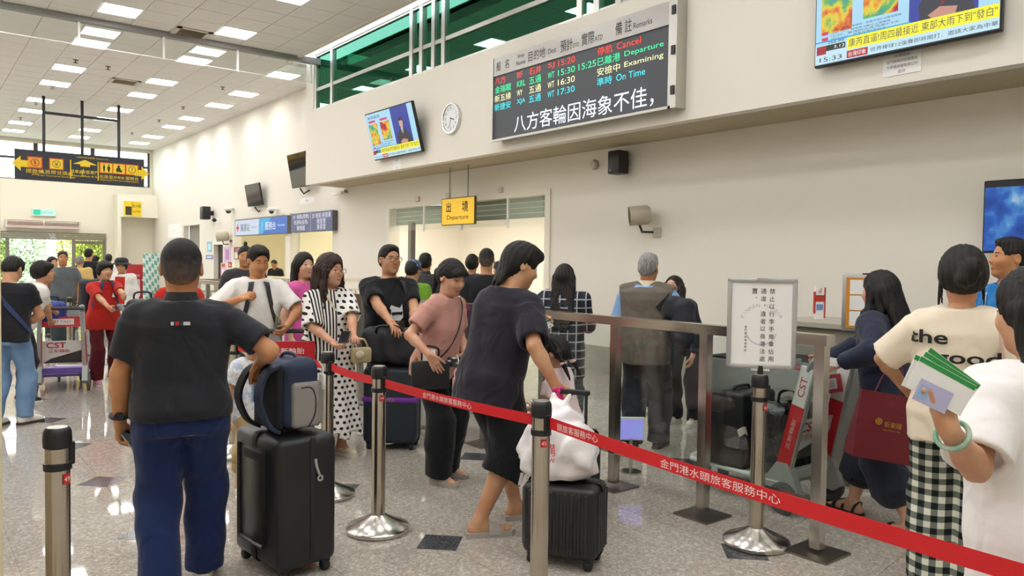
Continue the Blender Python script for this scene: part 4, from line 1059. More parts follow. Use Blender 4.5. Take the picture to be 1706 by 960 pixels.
# service counters
for y0, y1, nm, lb in ((19.76, 23.70, 'service_counter', 'cream service desk counter below the blue sign'), (16.98, 19.25, 'office_counter', 'cream counter below the purple notice board')):
    o = empty(nm, (XW + 0.22, (y0 + y1) / 2, 0), 0, lb, 'counter'); MB().bb(0.0, 0.5, y0 - (y0 + y1) / 2, y1 - (y0 + y1) / 2, 1.05, 1.09).build('worktop', mat('ctop', 'cfc6a8', 0.4), o); MB().bb(0.1, 0.35, y0 - (y0 + y1) / 2, y1 - (y0 + y1) / 2, 0, 1.05).build('front', m_wall2, o)
tag(MB().bb(-0.06, -0.002, -0.14, 0.14, 0, 2.8).build('trim_4', m_wall), kind='structure').location = (XW, 19.5, 0)
# column at the left edge of the view
_p = at(-2, 900, 2.75)
tag(MB().bb(_p[0] - 0.5, _p[0] - 0.004, _p[1] - 0.2, _p[1] + 0.25, 0, ZC).build('wall_column', mat('column', 'd8c9a8', 0.6)), kind='structure', label='cream column at the left edge')

# outside
tag(MB().bb(-25, 30, YB + 0.26, 60, -0.2, -0.02).build('ground_outside', mat('outside_paving', 'b5b2aa', 0.8)), kind='structure')
rng = np.random.default_rng(3)
def hedge(label, x0, x1, y, zt, n, cols):
    r_ = empty('hedge', ((x0 + x1) / 2, y, 0), 0, label, 'hedge'); c0 = V((x0 + x1) / 2, y, 0)
    pr = np.stack([rng.uniform(x0, x1, n) - c0[0], rng.normal(0, 0.5, n), rng.uniform(0, zt, n)], 1); vs_ = []; fs = []
    for k, p in enumerate(pr):
        a = rng.normal(0, 1, 3); a /= np.linalg.norm(a); b = np.cross(a, rng.normal(0, 1, 3)); b /= np.linalg.norm(b); L_, w_ = rng.uniform(0.09, 0.20), rng.uniform(0.03, 0.06)
        o_ = len(vs_); vs_ += [p - a * L_ / 2, p + b * w_, p + a * L_ / 2, p - b * w_]; fs.append((o_, o_ + 1, o_ + 2, o_ + 3))
    o = mesh_np('foliage', np.array(vs_), np.array(fs), mat(cols[0], cols[1], 0.6, var=(1.3, cols[2], 0.5)), r_, smooth=False); tag(o, kind='stuff')
    mb = MB()
    for q in range(7): x = (x0 - x1) / 2 * 0.9 + q * (x1 - x0) * 0.9 / 6; mb.tube([(x, 0, 0), (x + 0.1, 0.05, zt * 0.5), (x - 0.05, 0, zt * 0.9)], 0.03, 6)
    mb.build('stems', mat('bark', '6b5a45', 0.9), r_, 60)
hedge('bright pale green hedge seen through the open entrance', 2.2, 5.3, 42.0, 3.2, 13000, ('leaf_pale', 'a8c49a', 'dfebd4'))
hedge('yellow green bushes seen through the side pane of the entrance', 5.9, 9.4, 43.5, 3.4, 11000, ('leaf_yellow', '9aa850', 'cfd08a'))
hedge('olive bushes outside the left pane of the entrance', -1.9, 1.7, 43.5, 3.2, 7000, ('leaf_olive', '8b9a4e', 'c0c486'))
# ------------------------------------------------------------------ screens, signs, wall fixtures
def em(col, st=1.0): 
    c = col if isinstance(col, str) else '%02x%02x%02x' % tuple(col)
    return mat('lit_%s_%d' % (c, int(st * 100)), '0a0a0a', 0.35, emit=c, es=st)
def flat(name, M, x0, x1, y0, y1, z, mat_, parent, th=0.0):
    if th: return MB().box(((x0 + x1) / 2, (y0 + y1) / 2, z - th / 2), (abs(x1 - x0), abs(y1 - y0), th), M=M).build(name, mat_, parent)
    return MB().add([(x0, y0, z), (x1, y0, z), (x1, y1, z), (x0, y1, z)], [(0, 1, 2, 3)], M).build(name, mat_, parent)
def poly(name, M, pts, z, mat_, parent): return MB().add([(x, y, z) for x, y in pts], [tuple(range(len(pts)))], M).build(name, mat_, parent)
MX = lambda o: plane_M(o, (0, -1, 0), (0, 0, 1))      # things on walls that face -X
MY = lambda o: plane_M(o, (1, 0, 0), (0, 0, 1))       # things on walls that face -Y
RGT = V(0, -1, 0)
# --- LED departure board
XB = 6.88
tl, tr, br, bl = [onX(p[0], p[1], XB) for p in ((824, 98), (1118, 3), (1114, 178), (823, 233))]
y1, y0 = (tl[1] + bl[1]) / 2, (tr[1] + br[1]) / 2; zt, zb = (tl[2] + tr[2]) / 2, (bl[2] + br[2]) / 2; zh = onX(960, 88, XB)[2]
bd = empty('departure_board', (XF, (y0 + y1) / 2, zb), 0, 'long LED ferry departure board with coloured Chinese rows and steel header', 'display board')
def BM(z=0.0): return MX((XB - z - XF, 0, 0))
def bu(px): return -(onX(px, 120, XB)[1] - (y0 + y1) / 2)      # pixel column -> metres right of the board's middle
Wd = (y1 - y0) / 2
m_bsteel = mat('board_steel', 'a5a29d', 0.35, 0.8)
MB().bb(XB - XF + 0.004, 0, -Wd, Wd, 0, zt - zb).build('case', mat('board_case', '5a5a5a', 0.5), bd)
q = MB(); q.bb(XB - XF - 0.03, XB - XF + 0.02, -Wd - 0.04, Wd + 0.04, -0.03, 0.0).bb(XB - XF - 0.03, XB - XF + 0.02, Wd, Wd + 0.03, 0, zt - zb); q.build('frame', m_alu, bd)
MB().bb(XB - XF - 0.03, -0.001, -Wd - 0.12, -Wd - 0.002, -0.03, zt - zb + 0.05).build('side_case', m_alu, bd)
MB().bb(XB - XF - 0.02, XB - XF + 0.003, -Wd, Wd, zh - zb, zt - zb).build('header', m_bsteel, bd)
flat('screen', BM(), -Wd, Wd, 0.0, zh - zb, 0.0, mat('led_off', '3a3c40', 0.5, emit='33353a', es=0.55), bd)
for k in range(3): MB().bb(XB - XF - 0.045, XB - XF - 0.03, -Wd - 0.10, -Wd - 0.05, 0.12 + k * 0.45, 0.22 + k * 0.45).build('hinge', m_black, bd)
def brow(s, pa, pb, z, hgt, col): 
    a, b = bu(pa), bu(pb); M = BM(0.003); M = (M[0] + M[1] @ V((a + b) / 2, z - zb, 0), M[1]); text('led_text', s, M, hgt, em(col, 1.25), bd, width=b - a)
pit = (zh - zb) * 0.138; zr = zh - pit * 0.56
R_, G_, Y_, C_ = 'ff3a1c', '2cf0a0', 'f2f6b4', '30e4f0'
rows = [(R_, '八方', 'BF', '石井', 'SJ', '15:20', None, '停航', 'Cancel'), (G_, '金瑞龍', 'KRL', '五通', 'WT', '15:30', '15:25', '已離港', 'Departure'), (Y_, '新五緣', 'WY', '五通', 'WT', '16:30', None, '安檢中', 'Examining'), (C_, '新捷安', 'XJA', '五通', 'WT', '17:30', None, '準時', 'On Time')]
for k, (c, nm, cd_, ds_, cc, t1, t2, st, en) in enumerate(rows):
    z = zr - k * pit; hgt = pit * 0.80
    brow(nm, 825, 843 if len(nm) == 2 else 852, z, hgt, c); brow(cd_, 862, 871 if len(cd_) == 2 else 876, z, hgt * 0.8, c); brow(ds_, 882, 902, z, hgt, c); brow(cc, 913, 924, z, hgt * 0.8, c); brow(t1, 930, 958, z, hgt * 0.8, c)
    if t2: brow(t2, 964, 993, z, hgt * 0.8, c)
    brow(st, 995, 1020 if len(st) == 2 else 1033, z, hgt, c); brow(en, 1027 if k == 0 else (1040 if k < 3 else 1027), {0: 1067, 1: 1105, 2: 1105, 3: 1075}[k], z, hgt * 0.8, c)
brow('八方客輪因海象不佳，', 858, 1090, zb + (zh - zb) * 0.18, (zh - zb) * 0.27, 'f4fbff')
def bhead(s, pa, pb, dz, hgt):
    a, b = bu(pa), bu(pb); M = BM(0.022); M = (M[0] + M[1] @ V((a + b) / 2, zh - zb + (zt - zh) * dz, 0), M[1]); text('header_text', s, M, hgt, m_ink, bd, width=b - a)
hh_ = zt - zh
bhead('船', 829, 836, .5, hh_ * .5); bhead('名', 843, 850, .5, hh_ * .5); bhead('Ship', 864, 875, .68, hh_ * .25); bhead('Name', 862, 877, .34, hh_ * .22); bhead('目的地', 882, 910, .5, hh_ * .55); bhead('Dest', 915, 928, .45, hh_ * .26)
bhead('預計', 935, 955, .5, hh_ * .6); bhead('ETD', 956, 966, .36, hh_ * .18); bhead('實際', 970, 991, .5, hh_ * .6); bhead('ATD', 992, 1005, .36, hh_ * .24); bhead('備 註', 1026, 1053, .5, hh_ * .6); bhead('Remarks', 1056, 1087, .4, hh_ * .26)

# --- news screens
g = NT('weather_map', 0.3); n1 = g.noise(4.2, 5); c = g.ramp(n1, [(0.30, '3a6fd0'), (0.40, '58b060'), (0.47, 'e8d040'), (0.54, 'e08030'), (0.62, 'b02038'), (0.75, '801848')]); g.b.inputs['Base Color'].default_value = (0.01, 0.01, 0.01, 1); g.emit(c, 0.95); m_map = g.m
def television(name, label, M, w, h, parent_loc, th=0.06):
    """M: local frame at the screen centre (x right, y up, z out of the screen), relative to parent_loc"""
    r = empty(name, parent_loc, 0, label, 'television'); b = 0.022
    MB().rbox((0, 0, -th / 2), (w, h, th), 0.008, 1, M=M).build('casing', m_black, r)
    MB().box((0, 0, -th - 0.05), (w * 0.35, h * 0.35, 0.10), M=M).build('wall_bracket', m_dark, r)
    return r, w / 2 - b * 0.6, h / 2 - b
def news(r, M, W2, H2, clock_t):
    f_ = lambda n, x0, x1, y0_, y1_, z, m_: flat(n, M, x0 * W2, x1 * W2, y0_ * H2, y1_ * H2, z, m_, r)
    f_('screen', -1, 1, -1, 1, 0.002, em('a8d8f0', 0.95))
    f_('map_picture', -0.93, -0.55, -0.38, 0.55, 0.0035, m_map); f_('map_picture', -0.42, -0.02, -0.25, 0.55, 0.0035, m_map)
    f_('studio_picture', 0.10, 0.80, -0.62, 1, 0.0035, em('2438a0', 0.9))
    poly('presenter_jacket', M, [(x * W2, y * H2) for x, y in ((0.22, -0.62), (0.20, -0.25), (0.32, 0.02), (0.45, 0.10), (0.58, 0.02), (0.72, -0.2), (0.78, -0.62))], 0.005, em('2c2c3c', 0.9), r)
    poly('presenter_shirt', M, [(x * W2, y * H2) for x, y in ((0.41, 0.09), (0.45, -0.35), (0.49, 0.09))], 0.0058, em('e8e8f0', 0.9), r)
    poly('presenter_tie', M, [(x * W2, y * H2) for x, y in ((0.44, 0.07), (0.43, -0.30), (0.45, -0.38), (0.47, -0.30), (0.46, 0.07))], 0.0062, em('701828', 0.9), r)
    poly('presenter_face', M, [((0.45 + 0.075 * math.cos(t)) * W2, (0.30 + 0.22 * math.sin(t)) * H2) for t in np.linspace(0, 6.28, 15)[:-1]], 0.006, em('d8a890', 0.9), r)
    poly('presenter_hair', M, [((0.45 + 0.085 * math.cos(t)) * W2, (0.38 + 0.17 * math.sin(t)) * H2) for t in np.linspace(0.1, 3.04, 9)], 0.0065, em('181414', 0.9), r)
    poly('presenter_hands', M, [(x * W2, y * H2) for x, y in ((0.30, -0.48), (0.42, -0.36), (0.60, -0.42), (0.58, -0.55), (0.36, -0.58))], 0.0064, em('c89080', 0.9), r)
    f_('blue_line', -1, 0.12, -0.55, -0.52, 0.005, em('30a0d8', 1)); f_('lower_band', -1, 1, -1, -0.60, 0.0042, em('c4e4f2', 0.95)); f_('headline_band', -0.60, 1, -0.80, -0.55, 0.0068, em('f6ec20', 1))
    f_('tag_red', -0.98, -0.86, -0.80, -0.62, 0.0068, em('a02030', 1)); f_('tag_dark', -0.86, -0.62, -0.74, -0.62, 0.0068, em('10281c', 1)); f_('tag_red', -0.60, -0.35, -0.98, -0.83, 0.0068, em('b01828', 1))
    def t_(s, x0, x1, y_, hh, col): text('screen_text', s, (M[0] + M[1] @ V((x0 + x1) / 2 * W2, y_ * H2, 0.0078), M[1]), hh * H2 * 2, em(col, 0.9), r, width=(x1 - x0) * W2)
    t_('康芮直逼!周四最接近 東部大雨下到"發白"', -0.58, 0.98, -0.675, 0.085, '1c2860'); t_('世界棒球12強賽即將開打．邀請大家為中華', -0.32, 0.99, -0.905, 0.045, '202830'); t_('15:33', -0.94, -0.66, -0.91, 0.045, '101418'); t_('台灣印象', -0.58, -0.37, -0.905, 0.05, 'ffffff'); t_('3.12', -0.76, -0.63, -0.68, 0.03, 'ffffff'); t_('266.99', -0.84, -0.64, -0.575, 0.03, '204030')
    t_('10/30：海峽、東南部、恆春半島9-10級強陣風', -0.80, 0.02, -0.33, 0.022, '24305a'); t_('10/31-11/1：各地有10級以上強陣風', -0.80, -0.10, -0.40, 0.022, '24305a'); t_('10/30：臺灣附近各海面2-5米', -0.80, 0.0, -0.455, 0.020, '24305a'); t_('10/31-11/1：浪高可達5米以上', -0.80, -0.15, -0.505, 0.020, '24305a')
    f_('tag_pink', -0.92, -0.84, -0.40, -0.33, 0.005, em('d03060', 1)); f_('tag_pink', -0.92, -0.84, -0.52, -0.45, 0.005, em('d03060', 1)); f_('tag_pink', -0.90, -0.60, 0.60, 0.70, 0.005, em('d04070', 1)); f_('tag_pink', -0.40, -0.08, 0.60, 0.70, 0.005, em('d04070', 1)); t_('颱風動態', -0.90, -0.35, 0.83, 0.07, '284078')
# TV over the departure doorway, tilted forward
bl_, br_ = onX(621, 268, 6.93), onX(699, 253, 6.93); tl_, tr_ = onX(612, 190, 6.71), onX(687, 168, 6.71)
cen = (bl_ + br_ + tl_ + tr_) / 4; rt_ = nrm(br_ - bl_ + tr_ - tl_); rt_ = nrm(V(0, rt_[1], 0)); upv = nrm((tl_ + tr_ - bl_ - br_)); w_ = abs(br_[1] - bl_[1]); h_ = np.linalg.norm((tl_ + tr_ - bl_ - br_) / 2)
M = plane_M((0, 0, 0), rt_, upv); r_, a_, b_ = television('television', 'news television tilted forward on the mezzanine wall, left of the round clock', M, w_, h_, cen); news(r_, M, a_, b_, '')
# big TV at top right
p0, p1 = onX(1356, 115, 6.91), onX(1668, 50, 6.91); w_ = p0[1] - p1[1]; h_ = w_ * 0.5625 + 0.03
M = MX((0, 0, 0)); r_, a_, b_ = television('television', 'large news television with yellow headline at the upper right of the mezzanine wall', M, w_, h_, (6.91, (p0[1] + p1[1]) / 2, (p0[2] + p1[2]) / 2 + h_ / 2)); news(r_, M, a_, b_, '')
# TV under the soffit, right edge
p0 = onX(1639, 362, 7.79); M = MX((0, 0, 0)); h_ = 0.66; w_ = 1.14
r_, a_, b_ = television('television', 'television with a blue picture on the lower wall at the right edge', M, w_, h_, (7.77, p0[1] - w_ / 2, p0[2]))
g = NT('blue_picture', 0.3); g.b.inputs['Base Color'].default_value = (0.01, 0.01, 0.02, 1); g.emit(g.ramp(g.noise(5.0, 4), [(0.30, '123a90'), (0.5, '2a66c8'), (0.62, '5aa0e0'), (0.75, 'b8d8f0')]), 0.7)
flat('screen', M, -a_, a_, -b_, b_ * 0.86, 0.002, g.m, r_)
# dark switched-off screens further along
for (pa, pb, pc, X_, lb) in (((410, 309), (434, 308), (411, 345), 7.75, 'small switched-off screen above the blue service sign'), ((482, 259), (512, 256), (485, 314), 7.62, 'switched-off screen half hidden behind the end of the mezzanine wall')):
    a, b, c = onX(*pa, X_), onX(*pb, X_), onX(*pc, X_); w_ = a[1] - b[1]; h_ = a[2] - c[2]; M = plane_M((0, 0, 0), (0, -1, 0), (-0.18, 0, 1))
    r_, a_, b_ = television('television', lb, M, w_, h_, (X_, (a[1] + b[1]) / 2, (a[2] + c[2]) / 2), 0.05)
    flat('screen', M, -a_, a_, -b_, b_, 0.002, mat('screen_off', '20262a', 0.06, spec=1.0), r_)
    MB().tube([V(0.05, 0, -h_ / 2 - 0.02), V(0.15, 0, -h_ / 2 - 0.15), V(0.3, 0, -h_ / 2 - 0.05)], 0.02, 6).build('mount_arm', m_black, r_)
# --- clock
c = onX(749.5, 197, 6.98); ck = empty('wall_clock', (XF - 0.002, c[1], c[2]), 0, 'round silver rimmed wall clock with white face', 'clock'); M = MX((0, 0, 0))
cm = (V(0, 0, 0), np.stack([V(0, -1, 0), V(0, 0, 1), V(-1, 0, 0)], 1))
MB().lathe([(0.0, 0.0), (0.25, 0.0), (0.252, 0.03), (0.245, 0.048), (0.225, 0.048), (0.215, 0.034)], seg=48, M=cm).build('rim', mat('clock_rim', 'd8d8d6', 0.2, 0.9), ck, 40)
MB().lathe([(0.0, 0.030), (0.216, 0.030)], seg=48, M=cm).build('dial', mat('clock_face', 'e4e6ea', 0.3), ck)
for k in range(12): t = math.radians(30 * (k + 1)); text('numeral', str(k + 1), (M[0] + M[1] @ V(0.165 * math.sin(t), 0.165 * math.cos(t), 0.032), M[1]), 0.045, m_ink, ck)
for ang, ln, wd in ((466, 0.11, 0.014), (198, 0.16, 0.010)):
    t = math.radians(ang); d = V(math.sin(t), math.cos(t), 0); s_ = V(d[1], -d[0], 0); MB().add([-d * 0.02 - s_ * wd / 2 + V(0, 0, 0.034), -d * 0.02 + s_ * wd / 2 + V(0, 0, 0.034), d * ln + s_ * wd / 2 + V(0, 0, 0.034), d * ln - s_ * wd / 2 + V(0, 0, 0.034)], [(0, 1, 2, 3)], M).build('hand', m_ink, ck)
# --- notices under the TVs
def notice(label, X_, pa, pb, lines, hgt=0.022, m_=None, name='paper_notice', tcol=None):
    a, b = onX(*pa, X_), onX(*pb, X_); o = empty(name, (X_, (a[1] + b[1]) / 2, (a[2] + b[2]) / 2), 0, label, 'notice'); w2, h2 = (a[1] - b[1]) / 2, (a[2] - b[2]) / 2; M = MX((0, 0, 0))
    flat('sheet', M, -w2, w2, -h2, h2, 0.004, m_ or m_paper, o, 0.003); n = len(lines)
    for k, s_ in enumerate(lines): text('lettering', s_, (M[0] + M[1] @ V(0, h2 * (0.7 - 1.4 * (k / max(1, n - 1) if n > 1 else 0.5)), 0.006), M[1]), hgt, tcol or mat('ink_grey', '70707a', 0.8), o, width=min(1.6 * w2, len(s_) * hgt * 1.1))
    return o
notice('small white notice of four lines below the large news television', XF - 0.002, (1472, 92), (1535, 118), ['本頻道由', '金門縣政府授權播放', '大眾播放權有限公司', '提供'], 0.030)
notice('tiny paper label below the tilted news television', XF - 0.002, (655, 266), (668, 281), ['本頻道', '提供'], 0.03)
notice('white paper sheet on the far wall near the tall grey doorway', XW - 0.002, (280, 374), (302, 395), ['公告'], 0.06)
notice('paper strip below the hidden switched-off screen', XW - 0.002, (500, 331), (524, 338), ['播放權'], 0.04)
# --- yellow departure sign on a hanger
X_ = 7.55; a, b, c_, d_ = [onX(*p, X_) for p in ((736, 332), (791, 326), (791, 373), (737, 377))]
o = empty('departure_sign', (X_, (a[1] + b[1]) / 2, (a[2] + c_[2]) / 2), 0, 'yellow hanging sign reading Departure above the wide doorway', 'sign'); w2, h2 = (a[1] - b[1]) / 2, (a[2] - d_[2] + b[2] - c_[2]) / 4; M = MX((0, 0, 0))
MB().box((0, 0, -0.02), (2 * w2, 2 * h2, 0.04), M=M).build('case', mat('sign_edge', '5c4a16', 0.5), o); flat('face', M, -w2 + 0.015, w2 - 0.015, -h2 + 0.015, h2 - 0.015, 0.002, mat('sign_yellow', 'edbd1c', 0.4, emit='edbd1c', es=0.25), o)
text('lettering', '出', (M[0] + M[1] @ V(-w2 * 0.55, h2 * 0.32, 0.004), M[1]), h2 * 0.72, m_ink, o, bold=0.01); text('lettering', '境', (M[0] + M[1] @ V(w2 * 0.45, h2 * 0.32, 0.004), M[1]), h2 * 0.78, m_ink, o, bold=0.01); text('lettering', 'Departure', (M[0] + M[1] @ V(0, -h2 * 0.48, 0.004), M[1]), h2 * 0.42, m_ink, o, width=w2 * 1.3)
for s_ in (-0.6, 0.5): MB().cyl((0, s_ * w2, h2), (0, s_ * w2, 3.26 - (a[2] + c_[2]) / 2), 0.012).build('hanger', m_grey, o)
# --- loudspeakers, sensor
p = onX(1030, 271, 7.78); sp_ = empty('loudspeaker', (XW - 0.002, p[1], p[2]), 0, 'small black box loudspeaker under the mezzanine', 'loudspeaker')
MB().rbox((-0.17, 0, 0), (0.20, 0.22, 0.32), 0.02).build('cabinet', m_black, sp_, 40); MB().box((-0.035, 0, 0), (0.07, 0.08, 0.12)).build('bracket', m_dark, sp_); MB().ell((-0.272, 0.05, -0.11), (0.006, 0.012, 0.012), 8, 6).build('badge', m_white, sp_, 60)
def horn(label, px, py, X_, r, L_, head):
    p = onX(px, py, X_); o = empty('projector_speaker', (XW - 0.002, p[1], p[2]), 0, label, 'loudspeaker'); c = V(X_ - XW, 0, 0); d = nrm(head)
    x, d, y = frame_from(d); M = (c, np.stack([x, y, d], 1))
    MB().lathe([(0.0, -L_ / 2), (r * 0.8, -L_ / 2), (r, -L_ / 2 + 0.04), (r, L_ / 2)], seg=24, M=M).build('barrel', mat('speaker_beige', 'b5ac97', 0.5), o, 40); MB().lathe([(0.0, L_ / 2 - 0.004), (r * 0.94, L_ / 2 - 0.004)], seg=24, M=M).build('grille', mat('grille_dark', '2a2b2e', 0.6), o)
    MB().tube([c + V(0, 0, -r), c + V(0.02, -0.03, -r - 0.09), c + V(0.16, -0.10, -r - 0.09)], 0.016, 8).build('bracket_arm', m_dark, o, 60); MB().box((-0.012, -0.12, -r - 0.09), (0.03, 0.13, 0.13)).build('wall_plate', mat('wall_plate', 'bdb4a0', 0.6), o)
horn('beige cylindrical loudspeaker with dark grille on the wall above the grey-haired man', 1066, 359, 7.72, 0.13, 0.28, (-0.75, 0.62, -0.10)); horn('grey cylindrical loudspeaker on the far wall beside the service desk', 371, 394, 7.72, 0.15, 0.34, (-0.8, 0.5, -0.1))
p = onX(988, 274, 7.9); o = empty('ceiling_sensor', (XW - 0.002, p[1], p[2]), 0, 'small white round wall sensor left of the black box loudspeaker', 'sensor'); cm = (V(0, 0, 0), np.stack([V(0, -1, 0), V(0, 0, 1), V(-1, 0, 0)], 1))
MB().lathe([(0, 0.07), (0.05, 0.065), (0.065, 0.04), (0.065, 0)], seg=20, M=cm).build('dome', mat('sensor_w', 'c9c0ae', 0.5), o, 50); MB().lathe([(0.07, 0.0), (0.075, 0.02), (0.066, 0.022)], seg=20, M=cm).build('ring', mat('sensor_r', '8a8272', 0.5), o, 50)
# --- cameras on the far right wall
def dome_cam(label, px, py, s_=1.0):
    p = onX(px, py, 7.85); o = empty('security_camera', (XW - 0.002, p[1], p[2]), 0, label, 'camera'); MB().cyl((0, 0, 0.05), (-0.14, 0, 0.05), 0.03 * s_).build('arm', m_white, o, 40); MB().ell((-0.16, 0, 0.03), (0.11 * s_, 0.11 * s_, 0.06 * s_), 16, 8).build('housing', m_white, o, 60); MB().ell((-0.16, 0, -0.01), (0.07 * s_, 0.07 * s_, 0.08 * s_), 14, 8).build('lens_dome', mat('cam_dark', '38342f', 0.15), o, 60)
dome_cam('white dome camera on the far wall left of the small switched-off screen', 384, 350, 1.3); dome_cam('little white dome camera just above the blue service sign', 456, 351)
p = onX(342, 355, 7.7); sp_ = empty('loudspeaker', (XW - 0.002, p[1], p[2]), 0, 'black box loudspeaker high on the far right wall', 'loudspeaker'); MB().rbox((-0.25, 0, 0), (0.26, 0.34, 0.42), 0.03).build('cabinet', m_black, sp_, 40); MB().box((-0.06, 0, 0), (0.12, 0.1, 0.14)).build('bracket', m_dark, sp_)
p = onX(360, 366, 7.85); o = empty('bullet_camera', (XW - 0.002, p[1], p[2]), 0, 'tiny bullet camera below the far black loudspeaker', 'camera'); MB().cyl((0, 0, 0), (-0.12, 0, 0), 0.025).build('arm', m_white, o, 40); MB().ell((-0.15, 0, -0.02), (0.07, 0.06, 0.06), 12, 8).build('housing', m_dark, o, 60)
p = onX(569, 319, 7.8); o = empty('bullet_camera', (XW - 0.002, p[1], p[2]), 0, 'bullet camera with long white hood under the end of the mezzanine', 'camera'); MB().tube([(0, 0, 0), (-0.08, 0.02, 0.02)], 0.03, 8).build('arm', m_grey, o, 60); MB().box((-0.14, 0.22, -0.03), (0.09, 0.55, 0.07)).build('hood', m_white, o)
# --- sign boxes on the far right wall
def sbox(name, label, X_, pa, pb, mats_, depth=0.12):
    a, b = onX(*pa, X_), onX(*pb, X_); w2, h2 = (a[1] - b[1]) / 2, (a[2] - b[2]) / 2; o = empty(name, (X_, (a[1] + b[1]) / 2, (a[2] + b[2]) / 2), 0, label, 'sign'); MB().box((0, 0, -depth / 2), (2 * w2, 2 * h2, depth), M=MX((0, 0, 0))).build('case', mat('sign_case', '5a5c60', 0.5), o); return o, w2, h2
def tx(o, s_, x, y, h, col, w=None, lit=0.0, z=0.006, **kw): text('lettering', s_, (V(0, 0, 0) + MX((0, 0, 0))[1] @ V(x, y, z), MX((0, 0, 0))[1]), h, em(col, lit) if lit else mat('ink_' + col, col, 0.7), o, width=w, **kw)
o, w2, h2 = sbox('service_sign', 'lit blue and white service desk sign box with red cross', 7.82, (391, 367.5), (479, 389), None); M = MX((0, 0, 0))
flat('white_panel', M, -w2 * 0.98, -0.02, -h2 * 0.92, h2 * 0.92, 0.003, em('c4cfe2', 0.95), o); flat('blue_panel', M, -0.02, w2 * 0.98, -h2 * 0.92, h2 * 0.92, 0.003, em('1c62c0', 0.9), o); poly('light_wedge', M, [(-0.02, -h2 * 0.92), (w2 * 0.14, -h2 * 0.92), (w2 * 0.45, h2 * 0.92), (-0.02, h2 * 0.92)], 0.004, em('2aa0d8', 0.9), o)
for a, b in ((0.11, 0.035), (0.035, 0.11)): flat('red_cross', M, -w2 * 0.86 - a, -w2 * 0.86 + a, -b, b, 0.006, em('d02838', 0.9), o)
tx(o, '醫護站', -w2 * 0.55, 0, 0.22, '28344c', 0.75, 0.9); tx(o, 'Medical Care', -w2 * 0.2, 0, 0.06, '586478', 0.42, 0.9); tx(o, '服務台', w2 * 0.42, 0, 0.22, 'f2f6fa', 0.75, 0.95); tx(o, 'Information', w2 * 0.80, 0, 0.06, 'd8e8f8', 0.5, 0.95); tx(o, '?', w2 * 0.12, 0, 0.2, 'c8f0ff', None, 0.95)
o, w2, h2 = sbox('directory_sign', 'dark purple directory sign with two columns of white Chinese lettering', 7.82, (485, 357), (554, 384), None); flat('face', M, -w2 * 0.99, w2 * 0.99, -h2 * 0.97, h2 * 0.97, 0.003, em('55577e', 0.85), o); flat('divider', M, -0.015, 0.015, -h2, h2, 0.005, em('9a9cb8', 0.9), o)
for k, s_ in enumerate(('2F 海關(證照)', '航港局(金馬)', '聯檢處')): tx(o, s_, -w2 * 0.48, h2 * (0.60 - 0.58 * k), 0.13, 'e8e8f2', (1.0, 0.85, 0.5)[k], 0.9)
for k, s_ in enumerate(('2F 檢疫 疾管署', '檢查室', '會客室')): tx(o, s_, w2 * 0.5, h2 * (0.60 - 0.58 * k), 0.13, 'e8e8f2', (1.05, 0.5, 0.5)[k], 0.9)
# posters and small notices by the service desk
def poster(label, pa, pb, col, bits, X_=XW - 0.004):
    a, b = onX(*pa, X_), onX(*pb, X_); w2, h2 = (a[1] - b[1]) / 2, (a[2] - b[2]) / 2; o = empty('poster', (X_, (a[1] + b[1]) / 2, (a[2] + b[2]) / 2), 0, label, 'poster'); flat('sheet', M, -w2, w2, -h2, h2, 0.003, mat('post_' + col, col, 0.6), o, 0.01)
    for x0, x1, y0_, y1_, c in bits: flat('print', M, x0 * w2, x1 * w2, y0_ * h2, y1_ * h2, 0.005, mat('post_' + c, c, 0.6), o)
    return o, w2, h2
o, w2, h2 = poster('small red framed notice beside the service desk', (390, 412), (403, 432), '3c2620', [(-0.85, 0.85, 0.2, 0.9, 'a8282c'), (-0.85, 0.85, -0.9, 0.15, 'e4dfd4')]); tx(o, '公告', 0, h2 * 0.55, 0.12, 'f0e8e0', w2 * 1.1, 0)
o, w2, h2 = poster('pink banner poster beside the narrow dark doorway', (373, 412), (385, 438), 'd8b8d8', [(-0.5, 0.5, -0.6, 0.7, 'b888b8')])
o, w2, h2 = poster('lower pink leaflet below the pink banner poster', (368, 438), (377, 466), 'dfb7cf', [(-0.6, 0.6, 0.5, 0.9, 'b8642c'), (-0.5, 0.5, -0.5, 0.2, 'f0e0ec')])
o, w2, h2 = poster('small orange red sticker notice under the pink banner', (380, 437), (386, 446), 'b0402a', [(-0.5, 0.5, -0.5, 0.5, 'e0a878')])
o, w2, h2 = poster('light blue notice left of the narrow dark doorway', (345, 403), (353, 420), '8fc4de', [(-0.6, 0.6, -0.6, 0.6, 'c8e4f0')])
o, w2, h2 = poster('blue strip label below the light blue notice', (343, 425), (355, 432), '7c88b8', [(-0.7, 0.7, -0.4, 0.4, 'd0d4e8')])
o, w2, h2 = poster('white notice with a red heart beside the grey cylindrical loudspeaker', (381, 398), (389, 409), 'f0ece6', [(-0.7, 0.7, 0.35, 0.6, '8a8078')]); poly('heart', M, [(0, -0.16), (0.14, 0.02), (0.07, 0.09), (0, 0.04), (-0.07, 0.09), (-0.14, 0.02)], 0.006, mat('heart_red', 'a8242c', 0.6), o)
